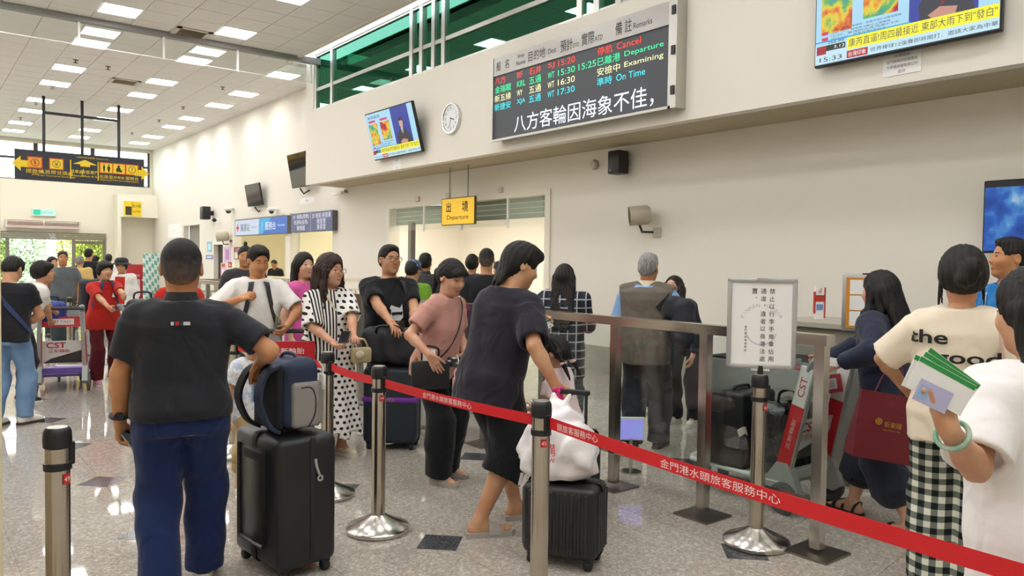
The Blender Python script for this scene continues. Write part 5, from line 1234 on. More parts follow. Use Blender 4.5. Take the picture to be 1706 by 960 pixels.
# --- hanging guide sign
YS = 24.3; a, b = onY(24, 246.5, YS), onY(239.5, 267.5, YS); c_ = onY(130, 305, YS); w2 = (b[0] - a[0]) / 2; zt_ = (a[2] + b[2]) / 2; zb_ = c_[2]; h2 = (zt_ - zb_) / 2
o = empty('guide_sign', ((a[0] + b[0]) / 2, YS, (zt_ + zb_) / 2), 0, 'long dark hanging guide sign with yellow arrows and pictograms', 'sign'); M = MY((0, -0.05, 0))
MB().box((0, 0, -0.05), (2 * w2, 2 * h2, 0.10), M=M).build('case', mat('guide_dark_blue', '20242c', 0.5), o)
yl = 'f0c81c'; ye = em(yl, 0.85); og = em('f0981c', 0.85); bk = mat('guide_black', '16181c', 0.6)
def gx(px): return (px - 131.5) / 107.5 * w2
def arrow(d, cx_, cy_, s_):
    pts = [(0, 1), (1, 0), (0.45, 0), (0.45, -0.9), (-0.45, -0.9), (-0.45, 0), (-1, 0)]; rot = {'u': 0, 'l': math.pi / 2, 'r': -math.pi / 2}[d]
    poly('arrow', M, [(cx_ + s_ * (x * math.cos(rot) - y * math.sin(rot)), cy_ + s_ * (x * math.sin(rot) + y * math.cos(rot))) for x, y in pts], 0.004, ye, o)
arrow('l', gx(33), h2 * 0.05, 0.20); arrow('r', gx(234), h2 * 0.0, 0.20); poly('arrow', M, [(gx(136) + x, h2 * 0.30 + y) for x, y in ((0, 0.13), (0.30, 0.0), (0.12, 0.0), (0.12, -0.06), (-0.12, -0.06), (-0.12, 0.0), (-0.30, 0.0))], 0.004, ye, o)
for px in (112, 158): flat('divider', M, gx(px) - 0.012, gx(px) + 0.012, -h2 * 0.75, h2 * 0.55, 0.004, ye, o)
for px, sy in ((55, '$'), (89, '¥'), (172, 'wc'), (194, 'b'), (217, '?')):
    x = gx(px); yc = h2 * 0.18; flat('pictogram_border', M, x - 0.175, x + 0.175, yc - 0.155, yc + 0.155, 0.004, em('c8401c', 0.85), o); flat('pictogram', M, x - 0.15, x + 0.15, yc - 0.13, yc + 0.13, 0.006, og if sy == '$' else ye, o)
    if sy in '$¥?':
        poly('disc', M, [(x + 0.10 * math.cos(t), yc + 0.10 * math.sin(t)) for t in np.linspace(0, 6.28, 19)[:-1]], 0.007, bk, o); poly('disc_fill', M, [(x + 0.085 * math.cos(t), yc + 0.085 * math.sin(t)) for t in np.linspace(0, 6.28, 19)[:-1]], 0.008, og if sy == '$' else ye, o)
        text('lettering', sy, (M[0] + M[1] @ V(x, yc, 0.010), M[1]), 0.12, bk, o)
    elif sy == 'wc':
        for s_ in (-0.06, 0.06): poly('figure', M, [(x + s_ + a_ * 0.03, yc + b_) for a_, b_ in ((-1, 0.05), (1, 0.05), (1.2 if s_ > 0 else 0.8, -0.02), (0.5, -0.11), (-0.5, -0.11), (-1.2 if s_ > 0 else -0.8, -0.02))], 0.008, bk, o); poly('figure_head', M, [(x + s_ + 0.022 * math.cos(t), yc + 0.082 + 0.022 * math.sin(t)) for t in np.linspace(0, 6.28, 11)[:-1]], 0.008, bk, o)
    else:
        poly('figure_head', M, [(x - 0.01 + 0.035 * math.cos(t), yc + 0.065 + 0.035 * math.sin(t)) for t in np.linspace(0, 6.28, 11)[:-1]], 0.008, bk, o); poly('figure', M, [(x + a_, yc + b_) for a_, b_ in ((-0.06, 0.03), (0.03, 0.035), (0.05, -0.03), (0.09, -0.05), (0.06, -0.10), (-0.02, -0.08), (-0.05, -0.11), (-0.08, -0.05))], 0.008, bk, o)
def gt(s_, px, fy, h, w): text('lettering', s_, (M[0] + M[1] @ V(gx(px), h2 * fy, 0.006), M[1]), h, ye, o, width=w)
gt('提款機', 55, -0.40, 0.11, 0.42); gt('ATM', 55, -0.62, 0.05, 0.15); gt('人民幣兌換處', 89, -0.40, 0.11, 0.80); gt('Yuan Currency Exchange', 89, -0.66, 0.05, 0.90); gt('租車處', 122, -0.22, 0.10, 0.32); gt('/', 132, -0.25, 0.2, 0.05); gt('旅客專門', 144, -0.22, 0.10, 0.42); gt('Restaurant', 122, -0.50, 0.05, 0.36); gt('Meet & Go', 146, -0.50, 0.05, 0.40); gt('化妝室', 172, -0.44, 0.10, 0.34); gt('Restrooms', 172, -0.66, 0.045, 0.3); gt('育嬰室', 194, -0.44, 0.07, 0.28); gt('Nursery', 194, -0.66, 0.05, 0.3); gt('服務台', 217, -0.44, 0.10, 0.34); gt('Information', 217, -0.66, 0.045, 0.34); gt('上船出境往金廈 Departures', 148, 0.78, 0.05, 0.8)
for px, py in ((72, 160), (136, 167), (197, 178)):
    x = onY(px, py, YS)[0] - (a[0] + b[0]) / 2; MB().bb(x - 0.035, x + 0.035, -0.085, -0.015, h2, ZC - (zt_ + zb_) / 2).build('hanger', mat('hanger_black', '23252a', 0.5), o)
x0 = onY(72, 187, YS); x1 = onY(197, 203, YS); MB().bb(x0[0] - (a[0] + b[0]) / 2, x1[0] - (a[0] + b[0]) / 2, -0.08, -0.02, x0[2] - (zt_ + zb_) / 2 - 0.05, x0[2] - (zt_ + zb_) / 2 + 0.02).build('crossbar', mat('hanger_black', '23252a'), o)
# --- end wall fixtures
a, b = onY(207, 335, YB - 0.9), onY(236, 361, YB - 0.9); o = empty('drinking_water_sign', ((a[0] + b[0]) / 2, YB - 0.86, (a[2] + b[2]) / 2), 0, 'yellow drinking water sign in the far corner', 'sign'); w2, h2 = (b[0] - a[0]) / 2, (a[2] - b[2]) / 2; M = MY((0, 0, 0))
flat('face', M, -w2, w2, -h2, h2, 0.02, mat('water_yellow', 'e8c81e', 0.5), o, 0.02); flat('tap_panel', M, -w2 * 0.85, -w2 * 0.15, -h2 * 0.85, h2 * 0.3, 0.022, mat('tap_dark', '3c3a18', 0.5), o); flat('tap_stripe', M, -w2 * 0.12, -w2 * 0.06, -h2, h2, 0.022, mat('tap_orange', 'c86414', 0.5), o)
text('lettering', '飲水機', (M[0] + M[1] @ V(w2 * 0.42, h2 * 0.4, 0.023), M[1]), h2 * 0.5, mat('tap_dark'), o, width=w2 * 0.95); text('lettering', 'WATER', (M[0] + M[1] @ V(w2 * 0.42, -h2 * 0.35, 0.023), M[1]), h2 * 0.28, mat('tap_dark'), o, width=w2 * 0.8)
a, b = onY(54, 348, YB - 0.05), onY(92, 360, YB - 0.05); o = empty('exit_sign', ((a[0] + b[0]) / 2, YB - 0.002, (a[2] + b[2]) / 2), 0, 'glowing pale green exit sign above the entrance', 'sign'); w2, h2 = (b[0] - a[0]) / 2, (a[2] - b[2]) / 2
MB().box((0, -0.05, 0), (2 * w2 + 0.04, 0.10, 2 * h2 + 0.04)).build('case', m_white, o); M = MY((0, -0.101, 0)); flat('face', M, -w2, w2, -h2, h2, 0.001, em('c8f4e8', 1.0), o); flat('green_field', M, -w2 * 0.95, -w2 * 0.3, -h2 * 0.85, h2 * 0.85, 0.002, em('38d8a8', 1.0), o); text('lettering', '出口 EXIT', (M[0] + M[1] @ V(w2 * 0.3, 0, 0.003), M[1]), h2 * 0.9, em('58c8a8', 1.0), o, width=w2 * 1.0)
a, b = onY(10, 366, YB - 0.25), onY(133, 384, YB - 0.25); o = empty('air_curtain', ((a[0] + b[0]) / 2, YB - 0.002, (a[2] + b[2]) / 2 + 0.02), 0, 'long white air curtain unit above the entrance', 'air curtain'); w2, h2 = (b[0] - a[0]) / 2, 0.14
MB().bb(-w2, w2, -0.26, 0, -h2, h2 * 0.5).build('body', mat('air_body', 'cdb9ae', 0.5), o); 
for k in range(4): MB().bb(-w2, -0.03, -0.275, -0.26, -h2 * 0.2 + k * 0.05, -h2 * 0.2 + k * 0.05 + 0.022).build('louvre', mat('air_louvre', '8c6f66', 0.5), o); MB().bb(0.03, w2, -0.275, -0.26, -h2 * 0.2 + k * 0.05, -h2 * 0.2 + k * 0.05 + 0.022).build('louvre', mat('air_louvre2', '7c766c', 0.5), o)
for s_ in (-1, 1): MB().bb(s_ * w2 - 0.03, s_ * w2 + 0.03, -0.28, 0, -h2, h2).build('end_cap', mat('air_cap', 'd8d2c8', 0.5), o)
o = empty('fire_hydrant_cabinet', (6.72, 31.2, 0), 0, 'red fire hydrant cabinet with a white notice in the far corner', 'cabinet'); MB().rbox((0, 0, 0.665), (0.62, 0.35, 1.33), 0.02).build('box', mat('hydrant_red', 'a51c26', 0.4), o, 40); flat('notice', MY((0, -0.176, 0)), -0.16, 0.16, 0.30, 0.78, 0.002, mat('hyd_notice', 'c9b0ac', 0.6), o, 0.003); text('lettering', '消防栓', (V(0, -0.18, 0.92), MY((0, 0, 0))[1]), 0.10, mat('hyd_t', 'e0b8b8', 0.6), o); MB().cyl((0.22, -0.18, 0.75), (0.22, -0.22, 0.75), 0.03).build('handle', m_steel, o, 40)
o = empty('pattern_screen', (6.72, 28.7, 0), 0, 'tall partition with pale teal bottle pattern in the far corner', 'partition')
g = NT('teal_pattern', 0.5); vx = g.math('SINE', g.math('MULTIPLY', g.x, 34.0)); vz = g.math('SINE', g.math('MULTIPLY_ADD', g.z, 20.0, g.math('MULTIPLY', g.x, 12.0))); g.color(g.mix(g.math('GREATER_THAN', g.math('MULTIPLY', vx, vz), 0.05), 'cfdcd4', '6ea79c'))
MB().rbox((0, 0, 0.86), (0.52, 0.06, 1.72), 0.01).build('panel', g.m, o, 40); MB().box((0, 0, 0.01), (0.56, 0.3, 0.02)).build('foot', m_grey, o)
# ------------------------------------------------------------------ railing
XR = 3.985
def catmull(P, n=6):
    P = [np.asarray(p, float) for p in P]; Q = []
    for i in range(len(P) - 1):
        p0, p1, p2, p3 = P[max(i - 1, 0)], P[i], P[i + 1], P[min(i + 2, len(P) - 1)]
        for k in range(n): t = k / n; Q.append(0.5 * (2 * p1 + (p2 - p0) * t + (2 * p0 - 5 * p1 + 4 * p2 - p3) * t * t + (3 * p1 - p0 - 3 * p2 + p3) * t ** 3))
    return Q + [P[-1]]
m_rg = glass_mat('rail_glass', 'f6faf8', 1.0, 1.45)
ry = [2.265 + 0.785 * k for k in range(16)]
rl = empty('glass_railing', (XR, ry[0], 0), 0, 'long stainless steel railing with glass panes beside the queue', 'railing')
pl = MB().box((0, 0, 0.006), (0.26, 0.26, 0.012)).build('base_plate', m_steel_d, rl); ps = MB().box((0, 0, 0.60), (0.060, 0.060, 1.14)).build('post', m_steel, rl)
stp = MB().box((0, 0, 0.62), (0.016, 0.03, 1.0)).build('clamp_strip', m_alu, rl)
for k, y in enumerate(ry):
    for src in (pl, ps):
        o = src if k == 0 else src.copy()
        if k: link(o, rl)
        o.location = (0, y - ry[0], 0)
    o = stp if k == 0 else stp.copy()
    if k: link(o, rl)
    o.location = (0.046, y - ry[0] + 0.05, 0)
MB().bb(-0.045, 0.045, -0.05, ry[-1] - ry[0] + 0.05, 1.165, 1.225).build('handrail', m_steel, rl); MB().bb(-0.03, 0.03, 0.04, ry[-1] - ry[0], 0.245, 0.295).build('bottom_rail', m_steel, rl)
pn = MB().bb(-0.005, 0.005, 0.05, 0.735, 0.31, 1.155).build('glass_pane', m_rg, rl)
for k in range(1, 15): o = pn.copy(); link(o, rl); o.location = (0, 0.785 * k, 0)
cr = empty('cross_railing', (XR, 14.3, 0), 0, 'stainless railing with upright bars running across to the right wall', 'railing')
for k in range(5): MB().box((0.15 + k * 0.85, 0, 0.6), (0.07, 0.07, 1.14)).build('post', m_steel, cr)
MB().bb(0, 3.7, -0.045, 0.045, 1.165, 1.225).build('handrail', m_steel, cr); MB().bb(0.1, 3.6, -0.02, 0.02, 0.98, 1.02).build('middle_rail', m_steel, cr); MB().bb(0.1, 3.6, -0.02, 0.02, 0.14, 0.18).build('bottom_rail', m_steel, cr)
b0 = MB().cyl((0, 0, 0.16), (0, 0, 1.0), 0.014, seg=8).build('bar', m_steel, cr); b0.location = (0.25, 0, 0)
for k in range(1, 27): o = b0.copy(); link(o, cr); o.location = (0.25 + 0.125 * k, 0, 0)

# ------------------------------------------------------------------ barrier posts and belts
TOCAM = V(-0.62, -0.784, 0)
m_red = mat('belt_red', 'd0141e', 0.55, bump=(300, 0.1)); m_redtag = mat('tag_red_m', 'c41e24', 0.5)
m_post = mat('post_steel', 'b3a797', 0.2, 1.0, var=(3, 'c9c2b8', 0.2))
def barrier(label, x, y, num=None, tagpx=0.0, h=0.98, belt=None, sign=False):
    o = empty('barrier_post', (x, y, 0), 0, label, 'barrier post', 'belt barrier posts')
    MB().lathe([(0.0, 0.0), (0.180, 0.0), (0.188, 0.008), (0.188, 0.024), (0.180, 0.034), (0.10, 0.070), (0.055, 0.092), (0.043, 0.10)], seg=40).build('base', m_steel, o, 30)
    MB().cyl((0, 0, 0.08), (0, 0, h - 0.06), 0.041, seg=32).build('tube', m_post, o, 40)
    MB().lathe([(0.041, h - 0.075), (0.0465, h - 0.07), (0.048, h - 0.045), (0.046, h - 0.015), (0.040, h - 0.003), (0.036, h), (0.0, h)], seg=32).build('cap', m_black, o, 40)
    MB().lathe([(0.0, h + 0.001), (0.033, h + 0.001), (0.034, h - 0.001)], seg=24).build('cap_disc', m_alu, o, 40)
    MB().lathe([(0.041, h - 0.155), (0.0465, h - 0.153), (0.0465, h - 0.128), (0.041, h - 0.126)], seg=32).build('collar', m_black, o, 40)
    d = nrm(belt) if belt is not None else V(0.9, -0.3, 0); s_ = math.atan2(d[1], d[0])
    MB().rbox((0.045 * d[0], 0.045 * d[1], h - 0.10), (0.022, 0.030, 0.085), 0.004, 1, s_).build('belt_slot', m_black, o)
    if num:
        f_ = nrm(-V(x, y, 0)); rt_ = V(-f_[1], f_[0], 0); rt_ = -rt_ if rt_ @ CAMR[:, 0] < 0 else rt_; a = math.radians(tagpx); nn = f_ * math.cos(a) + rt_ * math.sin(a); rr = rt_ * math.cos(a) - f_ * math.sin(a)
        M = plane_M(nn * 0.0425 + V(0, 0, h - 0.185), rr, (0, 0, 1)); MB().box((0, 0, 0), (0.030, 0.036, 0.002), M=M).build('number_tag', m_redtag, o)
        text('number', num, (M[0] + M[1] @ V(0, 0, 0.002), M[1]), 0.017, m_white, o)
    return o
Z0 = 0.885
P45, P54, P53, P39, P49 = V(2.245, 2.615, 0), V(2.19, 4.02, 0), V(2.235, 4.82, 0), V(2.09, 6.25, 0), V(0.43, 3.19, 0); POUT = V(2.075, 0.15, 0); PSIGN = V(3.83, 2.55, 0)
barrier('steel barrier post tagged 49 at the left edge, its base out of view', P49[0], P49[1], '49', 42, belt=(0.8, 0.2, 0))
barrier('steel barrier post tagged 54 with its domed base in front of the queue', P54[0], P54[1], '54', 22, belt=P45 - P54)
barrier('steel barrier post tagged 45 in the foreground in front of the small suitcase', P45[0], P45[1], '45', 18, belt=POUT - P45)
barrier('steel barrier post carrying the white notice frame beside the railing', PSIGN[0], PSIGN[1], '46', 48, belt=(0.6, -0.8, 0))
barrier('steel barrier post half hidden behind the backpack on the big suitcase', P53[0], P53[1], None, 0, belt=P54 - P53)
barrier('steel barrier post behind the child in white, beside the black polo shirt man', P39[0], P39[1], None, 0, belt=P53 - P39)
barrier('steel barrier post out of sight at the right end of the long red belt', POUT[0], POUT[1], None, 0, belt=P45 - POUT)
barrier('steel barrier post whose base peeks out behind the black polo shirt man', 1.93, 8.55, None, 0)
barrier('far steel barrier post beside the red shirt woman', 1.95, 13.2, None, 0)
def belt(label, A, B, za, zb, texts, w=0.05, sag=0.01):
    d = nrm(B - A); a = A + d * 0.055 + V(0, 0, za); b = B - d * 0.045 + V(0, 0, zb); L_ = np.linalg.norm(b - a)
    o = empty('belt', (a + b) / 2 * V(1, 1, 0), 0, label, 'belt barrier'); c0 = (a + b) / 2 * V(1, 1, 0)
    P_ = [a + (b - a) * t - V(0, 0, sag * 4 * t * (1 - t)) - c0 for t in np.linspace(0, 1, 13)]
    MB().strip(P_, V(0, 0, 1), w, 0.0016).build('webbing', m_red, o)
    n = np.cross(d, V(0, 0, 1)); dd = d
    if n @ (-(a + b) / 2 * V(1, 1, 0)) < 0: n = -n; dd = -d
    up = nrm(np.cross(n, (b - a) * np.sign(dd @ d))); 
    for s_, t0_, t1_ in texts:
        m_ = (t0_ + t1_) / 2; p = a + (b - a) * m_ - V(0, 0, sag * 4 * m_ * (1 - m_)) - c0 + n * 0.0018
        text('lettering', s_, plane_M(p, (b - a) * (1 if dd @ d > 0 else -1), (0, 0, 1)), w * 0.62, mat('belt_white', 'f0dcd8', 0.6), o, width=abs(t1_ - t0_) * L_)
    for q, e in ((a, d), (b, -d)): MB().box(q - c0 + e * 0.006, (0.012, 0.012, w + 0.012)).build('clip', m_black, o)
    return o
TXT = '金門港水頭旅客服務中心'
def frac(A, B, px, z):      # where along the belt A-B a sight line through column px crosses it
    d = B - A; v = CAMR @ np.array([(px - 853.0) / FPX, 0.0, 1.0]); n = np.array([-v[1], v[0]]); return -(A[:2] @ n) / (d[:2] @ n)
belt('red barrier belt with white Chinese lettering between posts 54 and 45', P54, P45, Z0, Z0, [(TXT, frac(P54, P45, 702, 0), frac(P54, P45, 790, 0))])
belt('long red barrier belt with white lettering running from post 45 to the right edge', P45, POUT, Z0 + 0.005, Z0 - 0.01, [('頭旅客服務中心', frac(P45, POUT, 920, 0), frac(P45, POUT, 990, 0)), (TXT, frac(P45, POUT, 1098, 0), frac(P45, POUT, 1308, 0))], 0.052, 0.02)
belt('short plain red barrier belt ending at post 54', P53, P54, Z0, Z0, [])
belt('red barrier belt hidden behind the navy backpack', P39, P53, Z0, Z0, [])

# notice frame on its post
o = empty('notice_frame', (PSIGN[0], PSIGN[1], 0.981), 0, 'white rounded notice frame with black vertical Chinese lettering', 'sign frame')
fn = nrm(V(-PSIGN[0], -PSIGN[1], 0) + V(0.35, -0.2, 0)); rt_ = nrm(np.cross(V(0, 0, 1), fn)); M = plane_M(V(0, 0, 0.29), rt_, (0, 0, 1)); W2, H2 = 0.190, 0.258
MB().cyl((0, 0, 0), (0, 0, 0.05), 0.016, seg=14).build('stem', m_black, o, 40); MB().box((0, -0.255, -0.012), (0.10, 0.03, 0.03), M=M).build('clamp', m_white, o)
q = MB()
for s_ in (-1, 1): q.rbox((s_ * (W2 - 0.013), 0, 0), (0.026, 2 * H2, 0.02), 0.008, 2, M=M); q.rbox((0, s_ * (H2 - 0.013), 0), (2 * W2, 0.026, 0.02), 0.008, 2, M=M)
q.build('frame', mat('frame_alu', 'b6b6b6', 0.35, 0.6), o, 40); MB().box((0, 0, -0.004), (2 * W2 - 0.04, 2 * H2 - 0.04, 0.006), M=M).build('sheet', m_paper, o); MB().box((0, H2 - 0.005, 0.012), (0.06, 0.012, 0.006), M=M).build('clip', m_alu, o)
mk = mat('watermark', 'c9c9d2', 0.8); ring = [(0.085 * math.cos(t), 0.085 * math.sin(t)) for t in np.linspace(0, 2 * math.pi, 37)]
q = MB()
for k in range(20, 35): 
    a, b = ring[k], ring[k + 1]; q.add([(a[0], a[1] - 0.04, 0.0003), (b[0], b[1] - 0.04, 0.0003), (b[0] * 0.92, b[1] * 0.92 - 0.04, 0.0003), (a[0] * 0.92, a[1] * 0.92 - 0.04, 0.0003)], [(0, 1, 2, 3)], M)
q.build('anchor_mark', mk, o)
for k, ch in enumerate('KINMEN HARBOR'):
    t = math.radians(155 - k * 10.8); c_ = V(0.115 * math.cos(t), 0.115 * math.sin(t) - 0.01, 0.0003); 
    if ch != ' ': text('watermark_letter', ch, (M[0] + M[1] @ c_, np.stack([M[1] @ V(math.sin(t), -math.cos(t), 0), M[1] @ V(math.cos(t), math.sin(t), 0), M[1][:, 2]], 1)), 0.020, mk, o)
for x, s_, z0_, sz in ((0.055, '禁止以行李手推車佔用', 0.185, 0.029), (0.008, '通道，違者以商港法處', 0.185, 0.029), (-0.040, '置。', 0.185, 0.029), (-0.085, '金門縣港務處敬啟', -0.02, 0.013)):
    for k, ch in enumerate(s_):
        if ch in '，。': text('lettering', ch, (M[0] + M[1] @ V(x + sz * 0.3, z0_ - k * sz * 1.48 + 0.006, 0.001), M[1]), sz * 0.25, m_ink, o)
        else: text('lettering', ch, (M[0] + M[1] @ V(x, z0_ - k * sz * 1.48, 0.001), M[1]), sz, m_ink, o)
# second frame with orange board
p = at(1440, 505, 5.6); o = empty('orange_notice_frame', (p[0], p[1], 0), 0, 'grey framed orange notice board half hidden behind the long-haired woman', 'sign frame'); M = plane_M(V(0, 0, p[2]), nrm(V(0.60, -0.80, 0)), (0, 0, 1)); 
MB().rbox((0, 0, -0.012), (0.30, 0.42, 0.02), 0.008, 2, M=M).build('frame', mat('frame_alu'), o, 40); MB().box((0, 0, 0), (0.25, 0.37, 0.004), M=M).build('board', mat('board_orange', 'd08a28', 0.6), o)
for k in range(3): MB().box((0, 0.115 - 0.115 * k, 0.003), (0.20, 0.105, 0.002), M=M).build('sheet', m_paper, o)
MB().cyl((0, 0, 0.03), (0, 0, p[2] - 0.20), 0.02).build('pole', m_steel, o, 40); MB().lathe([(0, 0), (0.17, 0), (0.17, 0.02), (0.03, 0.05)], seg=24).build('base', m_steel, o, 40)

# ------------------------------------------------------------------ counter and steel machine beyond the railing
o = empty('inspection_counter', (6.5, 3.2, 0), 0, 'grey stone inspection counter along the right wall behind the railing', 'counter'); m_ctr = mat('counter_grey', '8d8778', 0.35, var=(5, '9a9486', 0.3))
MB().bb(-0.35, 0.45, -2.1, 0.75, 0, 1.08).build('body', m_ctr, o); MB().bb(-0.40, 0.5, -2.15, 0.80, 1.08, 1.12).build('worktop', mat('counter_top', 'a9a497', 0.3), o)
o = empty('steel_ramp', (5.62, 4.02, 0), 0, 'brushed steel side of the inspection machine behind the railing', 'machine'); m_ram = mat('ramp_steel', '8f9598', 0.42, 0.55, var=(4, 'a3a29b', 0.3))
MB().rbox((0.1, -0.5, 0.42), (0.75, 1.15, 0.80), 0.02, 2).build('body', m_ram, o, 40); MB().box((0.1, -0.5, 0.83), (0.70, 1.1, 0.02)).build('belt', m_dark, o)
for sx in (-0.2, 0.4):
    for sy in (-0.95, -0.05): MB().cyl((sx, sy, 0), (sx, sy, 0.03), 0.035).build('foot', m_dark, o, 40)
p = onZ(1374, 531, 1.12); o = empty('carton_stand', (p[0] - 0.1, p[1], 1.12), 0, 'small white and red paper stand-up display on the grey counter', 'display'); M = plane_M((0, 0, 0), CAMR[:, 0] * V(1, 1, 0), (0, 0, 1))
MB().box((0, 0.155, 0), (0.085, 0.31, 0.02), M=M).build('card', m_paper, o); MB().box((0, 0.19, 0.012), (0.075, 0.06, 0.004), M=M).build('red_band', mat('card_red', 'b8382a', 0.6), o); MB().box((-0.045, 0.15, 0.0), (0.012, 0.20, 0.03), M=M).build('red_edge', mat('card_red'), o); MB().box((0.045, 0.15, 0.0), (0.012, 0.28, 0.03), M=M).build('red_edge', mat('card_red'), o); MB().ell(M[0] + M[1] @ V(0, 0.265, 0.012), (0.03, 0.012, 0.028), 12, 8).build('face', mat('card_face', 'd8c8bc', 0.6), o, 60); MB().box((0, 0.11, 0.012), (0.06, 0.05, 0.004), M=M).build('blue_print', mat('card_blue', '6a8ac0', 0.6), o)
# floor sticker seen through the glass
p = at(1052, 715, 5.9); o = empty('lit_guide_panel', (p[0], p[1], 0), 0, 'small lavender glowing guide panel standing low behind the railing glass', 'sign'); M = plane_M((0, 0, p[2]), CAMR[:, 0] * V(1, 1, 0), (0, 0, 1)); MB().box((0, 0, -0.02), (0.20, 0.17, 0.04), M=M).build('case', m_white, o); flat('face', M, -0.09, 0.09, -0.075, 0.075, 0.002, em('9c94ea', 0.95), o); text('lettering', '川', (M[0] + M[1] @ V(0.035, -0.01, 0.004), M[1]), 0.07, em('7ab8d8', 0.9), o); MB().cyl((0, 0, 0), (0, 0, p[2] - 0.08), 0.012).build('stem', m_steel, o, 40); MB().cyl((0, 0, 0), (0, 0, 0.012), 0.08).build('foot', m_steel, o, 40)

# ------------------------------------------------------------------ luggage carts
m_cgrey = mat('cart_grey', 'a7aaa6', 0.4, 0.2); m_cred = mat('cart_red', 'c0202a', 0.4); m_cwht = mat('cart_white', 'dcdcd8', 0.4); m_tyre = mat('tyre', '55585a', 0.6)
def cart(label, x, y, az, deck, panel_front=False, s=1.0):
    """origin: middle of the rear axle on the floor, +Y = push direction"""
    t = math.radians(az); o = empty('luggage_cart', (x, y, 0), -t, label, 'luggage cart')
    for sx in (-1, 1):
        w = MB(); ro = empty('rear_wheel', (sx * 0.27, 0, 0.105), 0, parent=o) if False else None
        MB().lathe([(0.03, -0.018), (0.075, -0.02), (0.100, -0.016), (0.105, 0), (0.100, 0.016), (0.075, 0.02), (0.03, 0.018), (0.03, -0.018)], seg=24, M=(V(sx * 0.27, 0, 0.105), np.stack([V(0, 1, 0), V(0, 0, 1), V(1, 0, 0)], 1))).build('rear_wheel', m_tyre, o, 30)
        MB().lathe([(0.0, -0.022), (0.06, -0.022), (0.06, 0.022), (0.0, 0.022)], seg=18, M=(V(sx * 0.27, 0, 0.105), np.stack([V(0, 1, 0), V(0, 0, 1), V(1, 0, 0)], 1))).build('hub', mat('hub_dark', '35373a', 0.5), o, 30)
        poly_ = [(-0.11, 0.13), (-0.06, 0.26), (-0.02, 0.33), (0.06, 0.33), (0.14, 0.22), (0.13, 0.12), (0.04, 0.10), (-0.06, 0.09)]
        MB().prism(poly_, -0.03, 0.03, M=(V(sx * 0.235, 0, 0), np.stack([V(0, 1, 0), V(0, 0, 1), V(1, 0, 0)], 1))).build('wheel_guard', m_cgrey, o)
        # upright: white upper half, red lower half
        a, b = V(sx * 0.235, 0.02, 0.30), V(sx * 0.215, -0.13, 0.96); md = a + (b - a) * 0.62
        MB().strip([a, md], V(0, 1, 0), 0.095, 0.046).build('upright_red', m_cred, o); MB().strip([md, b], V(0, 1, 0), 0.085, 0.046).build('upright_white', m_cwht, o)
        MB().strip([a - V(0, 0, 0.02), b], V(0, 1, 0), 0.105, 0.036).build('upright', m_cgrey, o)
        dn = nrm(b - a); M = plane_M(md + (b - md) * 0.5 + V(sx * 0.025, 0, 0), dn, np.cross(V(sx, 0, 0), dn)); text('lettering', 'CST', M, 0.045, m_cred, o, width=0.13)
        M = plane_M(a + (md - a) * 0.55 + V(sx * 0.025, 0, 0), dn, np.cross(V(sx, 0, 0), dn)); text('lettering', '正新輪胎', M, 0.03, mat('cart_letter', 'e8b8b0', 0.5), o, width=0.2)
        Q = catmull([b - V(0, 0, 0.02), b + V(sx * 0.01, -0.05, 0.05), b + V(-sx * 0.02, -0.11, 0.035)]); MB().tube(Q, 0.026, 10).build('grip', mat('grip_grey', '84888a', 0.55), o, 60)
        MB().lathe([(0.0, -0.012), (0.045, -0.012), (0.05, 0), (0.045, 0.012), (0.0, 0.012)], seg=16, M=(V(sx * 0.12, 0.78, 0.05), np.stack([V(0, 1, 0), V(0, 0, 1), V(1, 0, 0)], 1))).build('front_wheel', m_tyre, o, 30)
        MB().box((sx * 0.12, 0.76, 0.12), (0.05, 0.08, 0.10)).build('castor_fork', m_cgrey, o)
        MB().tube(catmull([(sx * 0.25, 0.02, 0.20), (sx * 0.24, 0.5, 0.19), (sx * 0.17, 0.83, 0.18), (0, 0.90, 0.18)]), 0.018, 8).build('side_rail', m_cwht, o, 60)
    MB().tube([(-0.235, -0.235, 0.995), (0.235, -0.235, 0.995)], 0.020, 10).build('handle', mat('handle_dark', '3a3c40', 0.5), o, 60)
    MB().rbox((0, 0.42, 0.185), (0.46, 0.80, 0.03), 0.01, 1).build('deck', deck, o)
    MB().rbox((0, 0.0, 0.245), (0.50, 0.05, 0.07), 0.01, 1).build('deck_bumper', deck, o)
    b_ = nrm(V(0, -0.15, 0.66)); M = plane_M(V(0, -0.015, 0.47), (1, 0, 0), b_); MB().box((0, 0, 0), (0.40, 0.27, 0.012), M=M).build('advert_panel', m_cwht, o)
    poly('advert_band', M, [(-0.20, -0.135), (0.20, -0.135), (0.20, 0.02), (-0.12, -0.08)], 0.0075, mat('advert_dark', '3c3836', 0.5), o)
    text('lettering', 'CST', (M[0] + M[1] @ V(-0.06, 0.085, 0.008), M[1]), 0.07, m_cred, o, width=0.2, bold=0.02); text('lettering', '正新輪胎', (M[0] + M[1] @ V(-0.03, 0.015, 0.008), M[1]), 0.045, m_cred, o, width=0.22)
    # basket below the handle
    q = MB(); q.box((0, 0.06, 0.80), (0.40, 0.30, 0.012)).box((0, 0.21, 0.875), (0.42, 0.012, 0.16)).box((-0.205, 0.06, 0.865), (0.012, 0.30, 0.13)).box((0.205, 0.06, 0.865), (0.012, 0.30, 0.13)); q.build('basket', m_cgrey, o)
    M = plane_M(V(0, 0.218, 0.88), (-1, 0, 0), (0, 0, 1)); MB().box((0, 0, 0.004), (0.44, 0.15, 0.008), M=M).build('basket_board', m_cred, o); text('lettering', '正新輪胎', (M[0] + M[1] @ V(0.02, 0.0, 0.0095), M[1]), 0.05, m_white, o, width=0.24)
